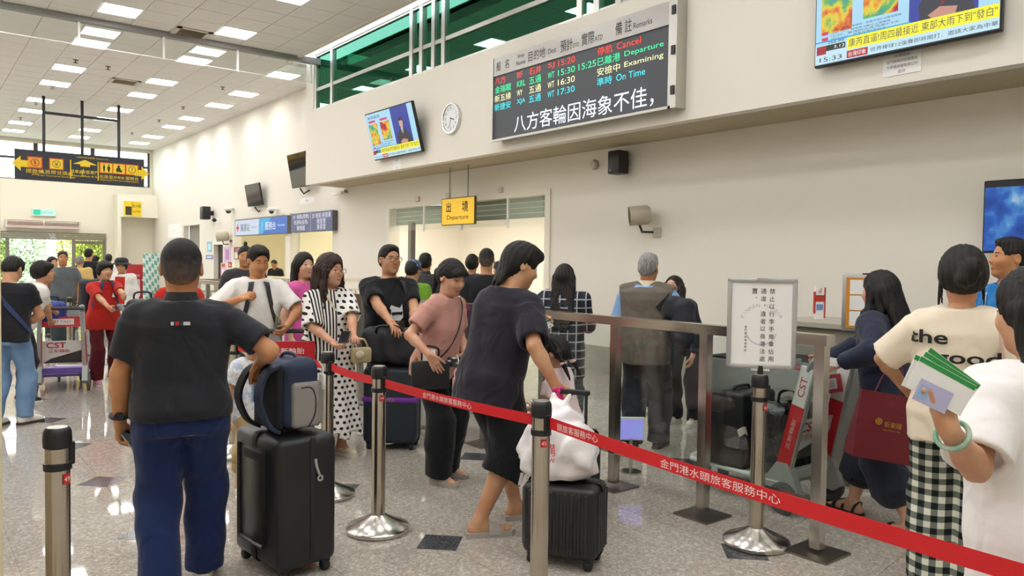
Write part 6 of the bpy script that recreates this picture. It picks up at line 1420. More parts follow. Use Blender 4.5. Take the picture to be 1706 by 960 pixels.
    poly('board_swoosh', M, [(-0.22, -0.06), (0.05, -0.055), (0.22, -0.075), (-0.22, -0.075)], 0.009, m_white, o)
    M = plane_M(V(0, -0.10, 0.83), (1, 0, 0), (0, 0.2, 1)); MB().box((0, 0, 0.004), (0.40, 0.12, 0.008), M=M).build('basket_board', m_cred, o); MB().box((0, 0, 0.010), (0.26, 0.07, 0.004), M=M).build('board_label', m_cwht, o); text('lettering', 'CST TIRES', (M[0] + M[1] @ V(0, 0.0, 0.0125), M[1]), 0.035, m_cred, o, width=0.2)
    return o
cart('luggage cart with red and white uprights loaded with black bags behind the railing', 4.70, 2.75, 2, mat('deck_white', 'c9cbc4', 0.5))
cart('luggage cart with purple deck and white advert panel at the left', 1.46, 10.40, 14, mat('deck_purple', '6a4fa0', 0.5))
cart('luggage cart with red basket board pushed by the white T-shirt man', 2.44, 6.02, 205, mat('deck_white'))
cart('luggage cart pushed by the red shirt woman, mostly hidden behind the black polo man', 2.32, 10.15, 140, mat('deck_white'))

# ------------------------------------------------------------------ luggage
def suitcase(label, x, y, rz, w, d, h, m_, ribs=0, z=0.0, handle=None, soft=False, wheels=True, extra_m=None):
    """w along local x, d along local y"""
    o = empty('suitcase', (x, y, z), rz, label, 'suitcase'); wz = 0.055 if wheels else 0.0
    MB().rbox((0, 0, wz + (h - wz) / 2), (w, d, h - wz), 0.045 if not soft else 0.03, 4).build('shell', m_, o, 40)
    if ribs:
        for k in range(ribs):
            xx = -w / 2 + 0.055 + (w - 0.11) * k / (ribs - 1)
            for sy in (-1, 1): MB().rbox((xx, sy * (d / 2 + 0.001), wz + (h - wz) / 2), ((w - 0.11) / (ribs - 1) * 0.55, 0.012, h - wz - 0.07), 0.005, 1).build('rib', m_, o, 40)
        n2 = max(3, int(ribs * d / w))
        for k in range(n2):
            yy = -d / 2 + 0.05 + (d - 0.10) * k / (n2 - 1)
            for sx in (-1, 1): MB().rbox((sx * (w / 2 + 0.001), yy, wz + (h - wz) / 2), (0.012, (d - 0.10) / (n2 - 1) * 0.55, h - wz - 0.07), 0.005, 1).build('rib', m_, o, 40)
    MB().rbox((0, 0.01, wz + (h - wz) / 2), (w + 0.006, 0.016, h - wz + 0.006), 0.03, 3).build('zip_seam', m_dark, o, 40)
    if wheels:
        for sx in (-1, 1):
            for sy in (-1, 1):
                c = V(sx * (w / 2 - 0.05), sy * (d / 2 - 0.045), 0.028); MB().lathe([(0, -0.02), (0.022, -0.02), (0.028, -0.012), (0.028, 0.012), (0.022, 0.02), (0, 0.02)], seg=16, M=(c, np.stack([V(0, 1, 0), V(0, 0, 1), V(1, 0, 0)], 1))).build('wheel', m_dark, o, 30); MB().rbox((c[0], c[1], 0.058), (0.045, 0.05, 0.03), 0.008, 1).build('wheel_housing', m_black, o)
    MB().tube(catmull([(-0.09, 0, h), (-0.075, 0, h + 0.022), (0.075, 0, h + 0.022), (0.09, 0, h)]), 0.011, 8).build('top_handle', m_black, o, 60)
    if handle:
        for sx in (-1, 1): MB().cyl((sx * 0.085, d / 2 - 0.05, h - 0.02), (sx * 0.085, d / 2 - 0.05, h + handle), 0.009, seg=10).build('handle_tube', m_black, o, 40)
        MB().rbox((0, d / 2 - 0.05, h + handle), (0.21, 0.03, 0.028), 0.008, 2).build('handle_grip', m_black, o, 40)
    return o
m_blk = mat('case_black', '18191d', 0.42, bump=(400, 0.05)); m_blk2 = mat('case_black_gloss', '1b1c1f', 0.35)
BS = (1.555, 3.86); sc_ = suitcase('big black hard-shell suitcase with the navy backpack on top', BS[0], BS[1], 0.10, 0.33, 0.50, 0.715, m_blk)
R_ = np.array([[math.cos(.1), -math.sin(.1), 0], [math.sin(.1), math.cos(.1), 0], [0, 0, 1]])
MB().rbox((-0.166, 0.02, 0.60), (0.012, 0.20, 0.05), 0.008, 2).build('side_handle', m_dark, sc_, 40); MB().rbox((-0.166, 0.03, 0.40), (0.006, 0.28, 0.50), 0.02, 3).build('side_panel', mat('case_olive', '2a2a26', 0.35), sc_, 40)
MB().rbox((0.02, -0.2515, 0.40), (0.03, 0.008, 0.62), 0.004, 2).build('front_rib', m_dark, sc_, 40); MB().tube(catmull([(0.03, -0.257, 0.60), (0.035, -0.261, 0.56), (0.05, -0.260, 0.52)]), 0.007, 8).build('zip_pull', mat('pull_grey', 'a8a8a6', 0.4), sc_, 60); MB().lathe([(0.008, -0.002), (0.017, -0.002), (0.017, 0.002), (0.008, 0.002)], seg=14, M=(V(0.055, -0.261, 0.50), np.stack([V(1, 0, 0), V(0, 0, 1), V(0, -1, 0)], 1))).build('pull_ring', mat('pull_grey'), sc_, 40)
# navy backpack
m_navy = mat('pack_navy', '1d2a44', 0.7, bump=(220, 0.2)); m_pgrey = mat('pack_grey', '8a8580', 0.7, bump=(260, 0.15)); m_mesh = mat('pack_black', '131418', 0.85)
bp = empty('backpack', (BS[0] + 0.0, BS[1] - 0.04, 0.737), 0.10, 'navy backpack with grey front pocket standing on the big suitcase', 'backpack')
TL_ = np.array([[1, 0, 0], [0, math.cos(0.12), math.sin(0.12)], [0, -math.sin(0.12), math.cos(0.12)]])
v = Vol((-0.25, -0.25, -0.02), (0.25, 0.25, 0.45), 0.007); v.rbox((0, 0.0, 0.175), (0.095, 0.145, 0.172), 0.05, k=0.02); v.rbox((0.03, -0.01, 0.20), (0.07, 0.12, 0.16), 0.05, k=0.03); v.wrinkle(0.0025, 14); mesh_np('main_bag', *v.mesh(), m_navy, bp)
v = Vol((-0.1, -0.25, -0.02), (0.3, 0.25, 0.45), 0.007); v.rbox((0.085, -0.045, 0.125), (0.050, 0.095, 0.115), 0.03); v.wrinkle(0.0015, 14); mesh_np('front_pocket', *v.mesh(), m_pgrey, bp)
v = Vol((-0.1, -0.3, -0.02), (0.3, 0.1, 0.45), 0.007); v.rbox((0.015, -0.145, 0.13), (0.075, 0.025, 0.115), 0.02); mesh_np('side_pocket', *v.mesh(), m_pgrey, bp)
MB().tube(catmull([(0.02, -0.172, 0.02), (0.055, -0.170, 0.08), (0.06, -0.168, 0.16), (0.035, -0.168, 0.215), (-0.02, -0.168, 0.22)]), 0.0045, 6).build('pocket_zip', m_black, bp, 60)
v = Vol((-0.25, -0.25, -0.02), (0.1, 0.25, 0.45), 0.007); v.rbox((-0.105, 0.01, 0.17), (0.022, 0.13, 0.165), 0.02); mesh_np('back_panel', *v.mesh(), m_mesh, bp)
for sy, dx in ((-0.085, -0.10), (0.085, -0.15)): MB().strip(catmull([(-0.10, sy, 0.33), (-0.155 + dx * 0.2, sy, 0.29), (-0.175 + dx * 0.35, sy * 1.1, 0.17), (-0.150 + dx * 0.2, sy * 1.2, 0.05), (-0.115, sy * 1.3, 0.0)]), V(0, 1, 0), 0.062, 0.016).build('shoulder_strap', m_navy if sy < 0 else m_mesh, bp, 40)
MB().tube(catmull([(-0.03, 0.04, 0.33), (-0.02, 0.02, 0.375), (0.01, -0.03, 0.375), (0.02, -0.05, 0.335)]), 0.009, 8).build('grab_handle', mat('pack_handle', '30384a', 0.7), bp, 60)
lt_ = MB().rbox((0.118, -0.135, 0.235), (0.012, 0.055, 0.085), 0.006, 1).build('luggage_label', m_white, bp, 40); MB().tube([(0.10, -0.13, 0.34), (0.12, -0.135, 0.31), (0.118, -0.135, 0.275)], 0.005, 6).build('label_loop', m_white, lt_, 60); MB().cyl((0.1245, -0.135, 0.25), (0.126, -0.135, 0.25), 0.01).build('label_badge', m_ink, lt_)
MB().rbox((-0.13, 0.12, 0.20), (0.02, 0.035, 0.16), 0.008, 1).build('bottle_blue', mat('bottle_blue', '86b4d8', 0.4), bp, 40)
# small ribbed suitcase + shopping bag
CO = (2.77, 3.02); rz_ = math.atan2(-0.86, 0.51); cs = suitcase('small black ribbed cabin suitcase behind post 45', CO[0], CO[1], rz_, 0.41, 0.26, 0.44, m_blk2, ribs=9, handle=0.46)
v = Vol((-0.3, -0.3, -0.02), (0.3, 0.3, 0.5), 0.0085); v.loft((0, 0, 0), np.eye(3), [0, 0.03, 0.14, 0.24, 0.33, 0.40], [0.17, 0.20, 0.215, 0.18, 0.12, 0.05], [0.10, 0.125, 0.135, 0.12, 0.08, 0.03], k=0.02); v.cone((0.03, 0, 0.36), (0.06, 0.0, 0.44), 0.03, 0.012, 0.03); v.cone((-0.03, 0.02, 0.36), (-0.03, 0.01, 0.43), 0.03, 0.012, 0.03); v.wrinkle(0.010, 21, 1.3)
g = NT('plastic_bag', 0.28, 0.5); g.b.inputs['Transmission Weight'].default_value = 0.0; g.color(g.mix(g.ramp(g.noise(7, 4), [(0.4, (0, 0, 0)), (0.65, (255, 255, 255))]), 'f0eeee', 'dfd6d8')); pb = mesh_np('shopping_bag', *v.mesh(), g.m); pb.location = (CO[0] - 0.03, CO[1] + 0.03, 0.462); pb.rotation_euler = (0, 0, rz_); tag(pb, 'crumpled white plastic shopping bag with red print on the small suitcase', 'shopping bag')
M = plane_M((0.0, -0.142, 0.17), (1, 0, 0), (0, 0.05, 1)); text('print', '購', M, 0.065, mat('print_red', 'c8322c', 0.5), pb, depth=0.004); M = plane_M((0.0, -0.142, 0.115), (1, 0, 0), (0, 0, 1)); text('print', '.TW', M, 0.022, mat('print_red'), pb, depth=0.004)
# pink ribbon on the handle
o = empty('pink_ribbon', (0, 0, 0), 0, 'bright pink ribbon tied on the cabin suitcase handle', 'ribbon'); hp_ = V(CO[0], CO[1], 0.90) + V(-math.sin(rz_) * 0.07, math.cos(rz_) * 0.07, 0) - V(math.cos(rz_), math.sin(rz_), 0) * 0.07; o.location = hp_.tolist()
MB().ell((0.022, 0, 0.012), (0.022, 0.010, 0.014), 12, 8).ell((-0.022, 0, 0.012), (0.022, 0.010, 0.014), 12, 8).ell((0, 0, 0), (0.013, 0.016, 0.013), 12, 8).build('knot', mat('ribbon_pink', 'd8287c', 0.5), o, 60); MB().strip(catmull([(0, 0, 0), (0.01, -0.02, -0.05), (0.03, -0.01, -0.10)]), V(1, 0.3, 0), 0.04, 0.008).build('tail', mat('ribbon_pink'), o, 40)
# dark teal suitcase and duffel next to the glasses man
TS = (3.28, 5.78); o = suitcase('dark teal suitcase with a purple strap behind post 54', TS[0], TS[1], -0.72, 0.46, 0.28, 0.70, mat('case_teal', '1e2a33', 0.5)); MB().rbox((0, 0, 0.43), (0.474, 0.294, 0.05), 0.02, 2).build('purple_strap', mat('strap_purple', '7a2ea8', 0.6), o, 40); text('strap_lettering', 'TRAVEL', (V(-0.05, -0.149, 0.43), plane_M((0, 0, 0), (1, 0, 0), (0, 0, 1))[1]), 0.025, mat('strap_gold', 'b88a40', 0.5), o, width=0.2)
v = Vol((-0.4, -0.3, -0.02), (0.4, 0.3, 0.45), 0.010); v.rbox((0, 0, 0.15), (0.26, 0.15, 0.15), 0.10); v.wrinkle(0.010, 11, 0.6); df = mesh_np('duffel_bag', *v.mesh(), mat('duffel_black', '24262b', 0.65, bump=(150, 0.2))); df.location = (TS[0] - 0.02, TS[1] - 0.02, 0.73); df.rotation_euler = (0, 0, -0.72); tag(df, 'slumped black duffel bag on the dark teal suitcase', 'duffel bag')
MB().tube(catmull([(-0.12, -0.10, 0.25), (-0.08, -0.16, 0.32), (0.08, -0.16, 0.32), (0.12, -0.10, 0.25)]), 0.012, 8).build('handle', m_black, df, 60); MB().strip(catmull([(-0.22, 0, 0.27), (0, 0.0, 0.305), (0.22, 0, 0.27)]), V(0, 1, 0), 0.02, 0.006).build('zip', m_dark, df)
# bags on the right-hand cart
o = suitcase('black wheeled case lying on the right-hand luggage cart', 4.66, 3.25, 0.03, 0.42, 0.30, 0.52, m_blk, z=0.205, wheels=False, soft=True); MB().strip(catmull([(-0.17, -0.155, 0.26), (-0.24, -0.19, 0.29), (-0.33, -0.2, 0.28)]), V(0, 0.3, 1), 0.045, 0.01).build('label_strap', mat('label_cream', 'd8d2c0', 0.6), o, 40)
v = Vol((-0.35, -0.3, -0.02), (0.35, 0.3, 0.6), 0.010); v.rbox((0, 0, 0.24), (0.21, 0.14, 0.24), 0.08); v.wrinkle(0.012, 14, 0.3); o = mesh_np('wrapped_bag', *v.mesh(), mat('wrap_black', '1c1d21', 0.18, spec=0.9, bump=(40, 0.6))); o.location = (4.72, 2.93, 0.205); tag(o, 'shiny plastic-wrapped black bag on the right-hand luggage cart', 'bag'); MB().tube(catmull([(-0.1, 0, 0.46), (-0.08, 0, 0.54), (0.08, 0, 0.54), (0.1, 0, 0.46)]), 0.010, 8).build('handle', m_black, o, 60)
o = MB().rbox((0, 0, 0.06), (0.26, 0.18, 0.12), 0.03, 2).build('basket_bag', mat('bag_crimson', '7a1e2c', 0.5), None, 40); o.location = (4.71, 2.81, 0.807); tag(o, 'dark red bag in the basket of the right-hand cart', 'bag')
v = Vol((-0.25, -0.2, -0.02), (0.25, 0.2, 0.4), 0.010); v.rbox((0, 0, 0.13), (0.15, 0.11, 0.13), 0.08); v.wrinkle(0.008, 14); o = mesh_np('blue_bag', *v.mesh(), mat('bag_blue', '2a3a8c', 0.6)); o.location = (1.36, 10.42, 0.807); tag(o, 'blue cloth bag in the basket of the purple-decked cart', 'bag'); MB().tube(catmull([(-0.07, 0, 0.25), (-0.05, 0, 0.31), (0.05, 0, 0.31), (0.07, 0, 0.25)]), 0.010, 8).build('handle', m_navy, o, 60)
v = Vol((-0.25, -0.2, -0.02), (0.25, 0.2, 0.4), 0.010); v.rbox((0, 0, 0.14), (0.17, 0.12, 0.14), 0.07); v.wrinkle(0.008, 14); o = mesh_np('black_handbag', *v.mesh(), mat('bag_black', '1c1c20', 0.5)); o.location = (2.27, 10.1, 0.807); tag(o, 'black bag in the basket of the red shirt woman\'s cart', 'bag'); MB().tube(catmull([(-0.1, 0, 0.26), (-0.08, 0, 0.36), (0.08, 0, 0.36), (0.1, 0, 0.26)]), 0.012, 8).build('handle', m_black, o, 60)
# paper bag near the mullet man
p = at(866, 762, 6.25); o = empty('paper_bag', (p[0], p[1], 0.0), 0.5, 'white paper bag with rows of small red marks beside the grey-sandalled man', 'paper bag'); zb_ = 0.0; MB().rbox((0, 0, 0.19), (0.26, 0.12, 0.38), 0.008, 1).build('body', m_paper, o)
for sx in (-1, 1): MB().tube(catmull([(sx * 0.07, -0.055, 0.37), (sx * 0.06, -0.055, 0.44), (0, -0.055, 0.47)]), 0.004, 6).build('handle', mat('cord_red', 'c03028', 0.6), o, 60)
for a in range(6):
    for b in range(4): MB().box((-0.10 + a * 0.04, -0.061, 0.10 + b * 0.045), (0.018, 0.002, 0.024)).build('mark', mat('mark_red', 'a83a34', 0.6), o)
# ------------------------------------------------------------------ the people, each where they stand
def gp(px, d): p = at(px, 480, d); return (p[0], p[1])
def FA(px, a): return a + math.degrees(math.atan((px - 853.0) / FPX))
def child_of(J, mb, name, mat_, smooth=50, parent=None): return mb.build(name, mat_, parent or J['root'], smooth)
def held(name, label, cat, pos, M3, mb_fn, parts):  pass
c_blk = cloth('cloth_black', '1d1e23'); c_navy = cloth('cloth_navy', '20263c'); c_jean = mat('denim', '5d7ea6', 0.9, bump=(300, 0.2), var=(6, '7c9abc', 0.2)); c_wht = cloth('cloth_white', 'e9e6e1'); c_gry = cloth('cloth_grey', '5b6164')
c_red = cloth('cloth_red', 'b8281f'); c_wine = cloth('cloth_wine', '5a1620'); c_khaki = cloth('cloth_yellow', 'd0b06c'); c_char = cloth('cloth_charcoal', '3a3b3d'); c_green = cloth('cloth_green', '6f9c2c'); c_pink = cloth('cloth_pink', 'c08e82')
c_ink = cloth('cloth_ink', '221f2b'); c_cream = cloth('cloth_cream', 'e7d9c2'); c_blue = cloth('cloth_blue', '1f74b8'); c_vest = cloth('cloth_vest', '6a6158'); c_sky = cloth('cloth_sky', '86aad4'); c_trs = cloth('cloth_trouser', '33343a'); c_polo_tr = cloth('cloth_navy_trouser', '1a2b58')
c_nv2 = cloth('cloth_dark_navy', '262a38'); c_hot = cloth('cloth_hotpink', 'd45c9c'); c_teal = cloth('cloth_slate', '3c474b')
m_sl = mat('slide_grey', 'aaa49c', 0.6); m_snw = mat('sneaker_white', 'dcd8d0', 0.6); m_snb = mat('sneaker_black', '202024', 0.6); m_brn = mat('sole_brown', '4a3a30', 0.7); m_snp = mat('sneaker_pink', 'd98aa8', 0.6); m_gold = mat('brass', 'c8a050', 0.3, 0.9)
m_screen = mat('phone_black', '101114', 0.15); m_case = mat('phone_silver', 'b8b8ba', 0.3, 0.5)
def phone(label, p, right, up, m_=None):
    o = empty('phone', p, 0, label, 'phone'); M = plane_M((0, 0, 0), right, up); MB().rbox((0, 0, 0), (0.074, 0.155, 0.009), 0.004, 2, M=M).build('case', m_ or m_case, o, 40); MB().box((0, 0, 0.0048), (0.068, 0.148, 0.001), M=M).build('screen', m_screen, o); return o

# left group
px = 47; J = person('man in black T-shirt and blue jeans with a navy cross strap at the left edge', gp(12, 7.2), FA(px, 14), 1.60, 'm', 1.05, lean=8, head=(18, 36), headfwd=0.04, lod=0, hair=dict(kind='short', t=0.012), skin='cda07c',
    top=dict(mat=c_blk, hem=-0.10, boxy=0.5, ease=0.022, sleeve=0.62), bottom=dict(mat=c_jean, hem=0.07, r=(0.105, 0.085, 0.075)), shoes=dict(kind='shoe', mat=m_snw, smat=m_brn), feet=dict(R=(0.13, 0.03, 40), L=(-0.10, -0.05, 20)),
    hands=dict(R=dict(p=at(30, 545, 7.36), pole=(1.0, -0.1, -0.3)), L=dict(p=at(-5, 560, 7.50))))
strap_over(J, [(-150, 0.42), (180, 0.28), (140, 0.12), (100, 0.0)], 0.04, mat('strap_navy', '26335c', 0.7))
px = 72; J = person('short-haired woman in white T-shirt leaning on the purple-decked cart', gp(34, 8.35), FA(px, 74), 1.58, 'f', 1.08, lean=24, head=(22, -2), lod=0, hair=dict(kind='bowl', t=0.014), skin='cda07c',
    top=dict(mat=c_wht, hem=-0.10, boxy=0.5, ease=0.022, sleeve=0.75), bottom=dict(mat=c_blk, hem=0.12, r=(0.10, 0.085, 0.075)), shoes=dict(kind='shoe', mat=m_snb, smat=m_snw),
    hands=dict(R=dict(p=at(84, 535, 8.7), curl=0.8, pole=(0.8, -0.3, -0.6)), L=dict(p=at(96, 524, 9.0), curl=0.8)))
px = 105; J = person('man in grey polo shirt with pale collar facing the camera near the entrance', gp(px, 13.4), FA(px, 186), 1.68, 'm', 1.08, lod=1, head=(-8, 0), hair=dict(kind='short', t=0.008, col='2c2a28', col2='6a6662'), skin='c89468', top=dict(mat=c_gry, hem=-0.05, ease=0.02, collar='open', collar_mat=c_wht), bottom=dict(mat=c_teal, r=(0.115, 0.10, 0.085), waist=0.12), shoes=dict(kind='shoe', mat=m_snb))
px = 176; J = person('woman in red T-shirt with dark backpack pushing a cart', gp(172, 9.65), FA(px, 160), 1.54, 'f', 1.10, lean=5, head=(-4, 2), lod=0, hair=dict(kind='bowl', t=0.010), skin='d2a684', feet=dict(R=(0.10, 0.05, 5), L=(-0.12, 0.02, -8)),
    top=dict(mat=c_red, hem=-0.16, boxy=0.7, ease=0.021, sleeve=0.80, sr=0.016, flare=0.12), bottom=dict(mat=c_wine, hem=0.07, r=(0.105, 0.092, 0.095)), shoes=dict(kind='sneaker', mat=m_snp, smat=m_snw),
    hands=dict(R=dict(p=at(186, 518, 9.25), curl=0.7), L=dict(p=at(210, 497, 9.3), curl=0.7)))
for a in (24, -24): strap_over(J, [(a * 7.2, 0.40), (a * 1.2, 0.475), (a * 1.2, 0.33), (a * 2.6, 0.16)], 0.035, mat('strap_navy'))
v = Vol((-0.3, -0.45, 0.6), (0.3, 0.1, 1.5), 0.012); b_ = J['P'] + J['u'] * 0.24 - J['f'] * 0.22 + J['r'] * 0.04; v.rbox(b_, (0.17, 0.10, 0.22), 0.07, J['TF']); v.wrinkle(0.006, 12); bk_ = mesh_np('worn_backpack', *v.mesh(), mat('pack_slate', '23262f', 0.7), J['root'])
c_ = torso_pt(J, -22, 0.30, 0.012); MB().add([c_ + V(-0.02, 0, -0.03), c_ + V(0.02, 0, -0.03), c_ + V(0.012, 0, 0.03)], [(0, 1, 2)]).build('shirt_emblem', m_white, J['root'])
px = 203; J = person('woman in dark hat and white cardigan over a red top near the red cabinet', gp(px, 12.6), FA(px, 195), 1.57, 'f', 1.05, lod=1, hair=dict(kind='bowl', t=0.012), skin='cda07c', top=dict(mat=c_wht, hem=-0.12, ease=0.025, sleeve=1.5, boxy=0.5), bottom=dict(mat=c_char), shoes=dict(kind='shoe', mat=m_snb))
MB().lathe([(0.0, 0.13), (0.07, 0.125), (0.10, 0.09), (0.105, 0.045), (0.15, 0.02), (0.15, 0.014), (0.10, 0.035)], seg=24, M=(J['HC'], J['HF'].T)).build('hat', mat('hat_dark', '2a2a30', 0.8), J['root'], 50); MB().strip([torso_pt(J, 0, 0.42, 0.006), torso_pt(J, 0, 0.2, 0.008), torso_pt(J, 0, -0.02, 0.008)], V(1, 0, 0), 0.15, 0.008).build('red_top', c_red, J['root'])
px = 133; J = person('grey-haired man in yellow shirt seen from behind by the entrance', gp(px, 17), FA(px, 15), 1.60, 'm', 1.05, lod=2, expr=False, hair=dict(kind='short', t=0.005, col='6f665c', col2='a89c8e'), skin='cda07c', top=dict(mat=c_khaki, hem=-0.05, ease=0.025, sleeve=1.4), bottom=dict(mat=c_navy), shoes=dict(kind='shoe', mat=m_snb))
px = 148; J = person('tall man in black T-shirt seen from behind by the entrance', gp(px, 17.6), FA(px, 25), 1.78, 'm', 1.0, lod=2, expr=False, hair=dict(kind='short', t=0.012), skin='cda07c', top=dict(mat=c_blk, ease=0.025), bottom=dict(mat=c_char), shoes=dict(kind='shoe', mat=m_snb))
px = 157; J = person('dark-haired person in grey top turned right beside the tall man in black', gp(px, 18.6), FA(px, 80), 1.62, 'f', 1.0, lod=2, hair=dict(kind='bowl'), skin='cda07c', top=dict(mat=c_gry, ease=0.02), bottom=dict(mat=c_char), shoes=dict(kind='shoe', mat=m_snb))
px = 181; J = person('distant person with short hair standing before the far corner alcove', gp(px, 20), FA(px, 10), 1.66, 'm', 1.0, lod=2, expr=False, hair=dict(kind='short'), skin='cda07c', top=dict(mat=c_wht, ease=0.02), bottom=dict(mat=c_char), shoes=dict(kind='shoe', mat=m_snb))
px = 87; J = person('person in dark red top half hidden behind the grey polo shirt man', gp(px, 15.2), FA(px, 150), 1.58, 'f', 1.0, lod=2, hair=dict(kind='long', len=0.2), skin='cda07c', top=dict(mat=c_wine, ease=0.02), bottom=dict(mat=c_char), shoes=dict(kind='shoe', mat=m_snb))
px = 258; J = person('person in bright red shirt almost hidden behind the black polo shirt man', gp(299, 7.7), FA(px, 190), 1.56, 'f', 1.25, lod=1, hair=dict(kind='bowl'), skin='cda07c', top=dict(mat=c_red, hem=-0.12, ease=0.025, boxy=0.5), bottom=dict(mat=c_char), shoes=dict(kind='shoe', mat=m_snb))

# black polo man
px = 303; J = person('man in black polo shirt and navy trousers from behind, hand on the backpack', gp(302, 3.62), FA(px, 3), 1.70, 'm', 1.20, belly=0.02, lean=2, head=(2, 2), hsc=1.10, lod=0, skin='c89468', hair=dict(kind='fade', t=0.007, strand=0.0006),
    top=dict(mat=cloth('polo_black', '212329', 0.75), hem=-0.045, boxy=0.55, ease=0.022, sleeve=0.78, sr=0.026, collar=True, neck=0.066, name='polo_shirt', wamp=0.0045, wf=8), bottom=dict(mat=c_polo_tr, hem=0.03, r=(0.112, 0.092, 0.088), waist=0.05, wamp=0.006), shoes=dict(kind='sneaker', mat=m_snb, smat=m_snw),
    feet=dict(R=(0.10, 0.22, 8), L=(-0.09, -0.10, -6)), hands=dict(L=dict(p=at(200, 703, 3.62), pole=(-0.6, -0.8, -0.2), curl=0.55, palm=CAMR[:, 0] + V(0, 0, 0)), R=dict(p=at(437, 600, 3.90), pole=(0.75, -0.6, -0.55), curl=0.75, palm=V(0, 0, -1), dir=V(-0.2, 0.6, -0.8))))
hd = J['hw']; 
A = J['A']['L']; fa_ = nrm(A['w'] - A['e']); wp = A['w'] - fa_ * 0.035; x, d, y = frame_from(fa_)
wt = MB(); ring = [wp + 0.040 * (math.cos(t) * x + math.sin(t) * y) for t in np.linspace(0, 2 * math.pi, 25)[:-1]]; q = MB(); q.tube(ring, 0.009, 8, closed=True); q.build('watch_strap', mat('watch_navy', '1c2436', 0.5), J['root'], 60)
MB().lathe([(0, 0.012), (0.019, 0.012), (0.021, 0.0), (0.021, -0.004)], seg=20, M=(wp + (-J['f']) * 0.042 * 1.0, np.stack([x, np.cross(-J['f'], x), -J['f']], 1))).build('watch_case', m_black, J['root'], 40)
pp = at(220, 737, 3.66); phone('silver phone in the lowered hand of the black polo shirt man', pp, nrm(CAMR[:, 2] * V(1, 1, 0)), nrm(V(0, 0, 0.9) - CAMR[:, 0] * 0.7))
M = plane_M(torso_pt(J, 180, 0.40, 0.010), -J['r'] * -1, J['u']); q = MB(); 
for k, (c, w_) in enumerate((('d8d8d8', 0.012), ('b8262c', 0.016), ('2a3038', 0.014), ('c8c8cc', 0.030))): MB().box((-0.03 + k * 0.02, 0, 0.004), (w_, 0.016, 0.003), M=M).build('neck_label', mat('label_' + c, c, 0.6), J['root'])

# queue behind
px = 408; J = person('man in dark grey T-shirt with a small topknot behind the white T-shirt man', gp(px, 9.4), FA(px, 165), 1.76, 'm', 1.1, lod=1, head=(15, 12), hair=dict(kind='topknot', t=0.004), skin='c89468', top=dict(mat=c_char, ease=0.025, boxy=0.5), bottom=dict(mat=c_blk), shoes=dict(kind='shoe', mat=m_snb))
px = 430; J = person('young man in white T-shirt with backpack straps looking down at his cart', gp(428, 6.55), FA(px, 172), 1.71, 'm', 1.0, lod=0, lean=2, head=(-14, 20), hair=dict(kind='short', t=0.013), skin='c89468',
    top=dict(mat=c_wht, hem=-0.16, boxy=0.8, ease=0.025, sleeve=0.84, sr=0.030), bottom=dict(mat=c_char), shoes=dict(kind='shoe', mat=m_snw), hands=dict(R=dict(p=at(400, 498, 6.30), curl=0.8, pole=(0.9, -0.3, -0.5)), L=dict(p=at(477, 545, 6.35), curl=0.5, pole=(-0.9, -0.2, -0.2))))
for a in (26, -26): strap_over(J, [(a * 6.4, 0.38), (a * 0.95, 0.478), (a * 0.95, 0.34), (a * 1.6, 0.15), (a * 3.0, 0.06)], 0.042, mat('strap_dark', '2c2e33', 0.7))
v = Vol((-0.3, -0.45, 0.7), (0.3, 0.1, 1.6), 0.013); v.rbox(J['P'] + J['u'] * 0.26 - J['f'] * 0.22, (0.15, 0.09, 0.22), 0.06, J['TF']); mesh_np('worn_backpack', *v.mesh(), mat('pack_dark', '2a2c30', 0.7), J['root'])
MB().rbox((0, 0, 0), (0.02, 0.05, 0.14), 0.01, 2, M=(torso_pt(J, -40, 0.12, 0.02), np.stack(frame_from(V(0.3, 0.9, 0.3)), 1))).build('strap_buckle', mat('buckle_olive', '6a6a48', 0.6), J['root'], 40)
px = 424; J = person('small child with short dark hair in a white printed shirt in front of the cart', gp(424, 5.2), FA(px, 165), 1.16, 'm', 0.95, lod=0, head=(15, 15), child=True, hair=dict(kind='short', t=0.010, fringe=True), skin='cda07c', top=dict(mat=mat('child_shirt', 'e4e2de', 0.85, var=(26, 'b8c4dc', 0.9)), ease=0.022, boxy=0.6, hem=-0.10), bottom=dict(mat=cloth('cloth_sand', 'b09a70'), hem=0.26, r=(0.10, 0.09, 0.085)), shoes=dict(kind='sneaker', mat=m_snw))
px = 462; J = person('clerk in black shirt bending over the service desk', gp(464, 23.4), FA(px, -150), 1.62, 'm', 1.05, lod=2, lean=26, head=(0, 20), hair=dict(kind='short'), skin='c89468', top=dict(mat=c_blk, ease=0.025, collar=True), bottom=dict(mat=c_blk), shoes=dict(kind='shoe', mat=m_snb))
# spotted dress
g = NT('dress_print', 0.8); vx = g.math('DIVIDE', g.math('ADD', g.x, 10.0), 0.052); vz = g.math('DIVIDE', g.math('ADD', g.z, 0.0), 0.046); row = g.math('FLOOR', vz); vx = g.math('ADD', vx, g.math('MULTIPLY', g.math('MODULO', row, 2.0), 0.5))
dx = g.math('SUBTRACT', g.math('FRACT', vx), 0.5); dz = g.math('SUBTRACT', g.math('FRACT', vz), 0.5); rr = g.math('ADD', g.math('POWER', g.math('ABSOLUTE', dx), 2.0), g.math('POWER', g.math('ABSOLUTE', dz), 2.0)); dot = g.math('LESS_THAN', rr, 0.075)
st = g.math('GREATER_THAN', g.math('FRACT', g.math('DIVIDE', g.math('ADD', g.x, 10.0), 0.026)), 0.52); zone = g.math('MULTIPLY', g.math('MULTIPLY', g.math('GREATER_THAN', g.x, -0.005), g.math('LESS_THAN', g.x, 0.195)), g.math('GREATER_THAN', g.z, 0.80))
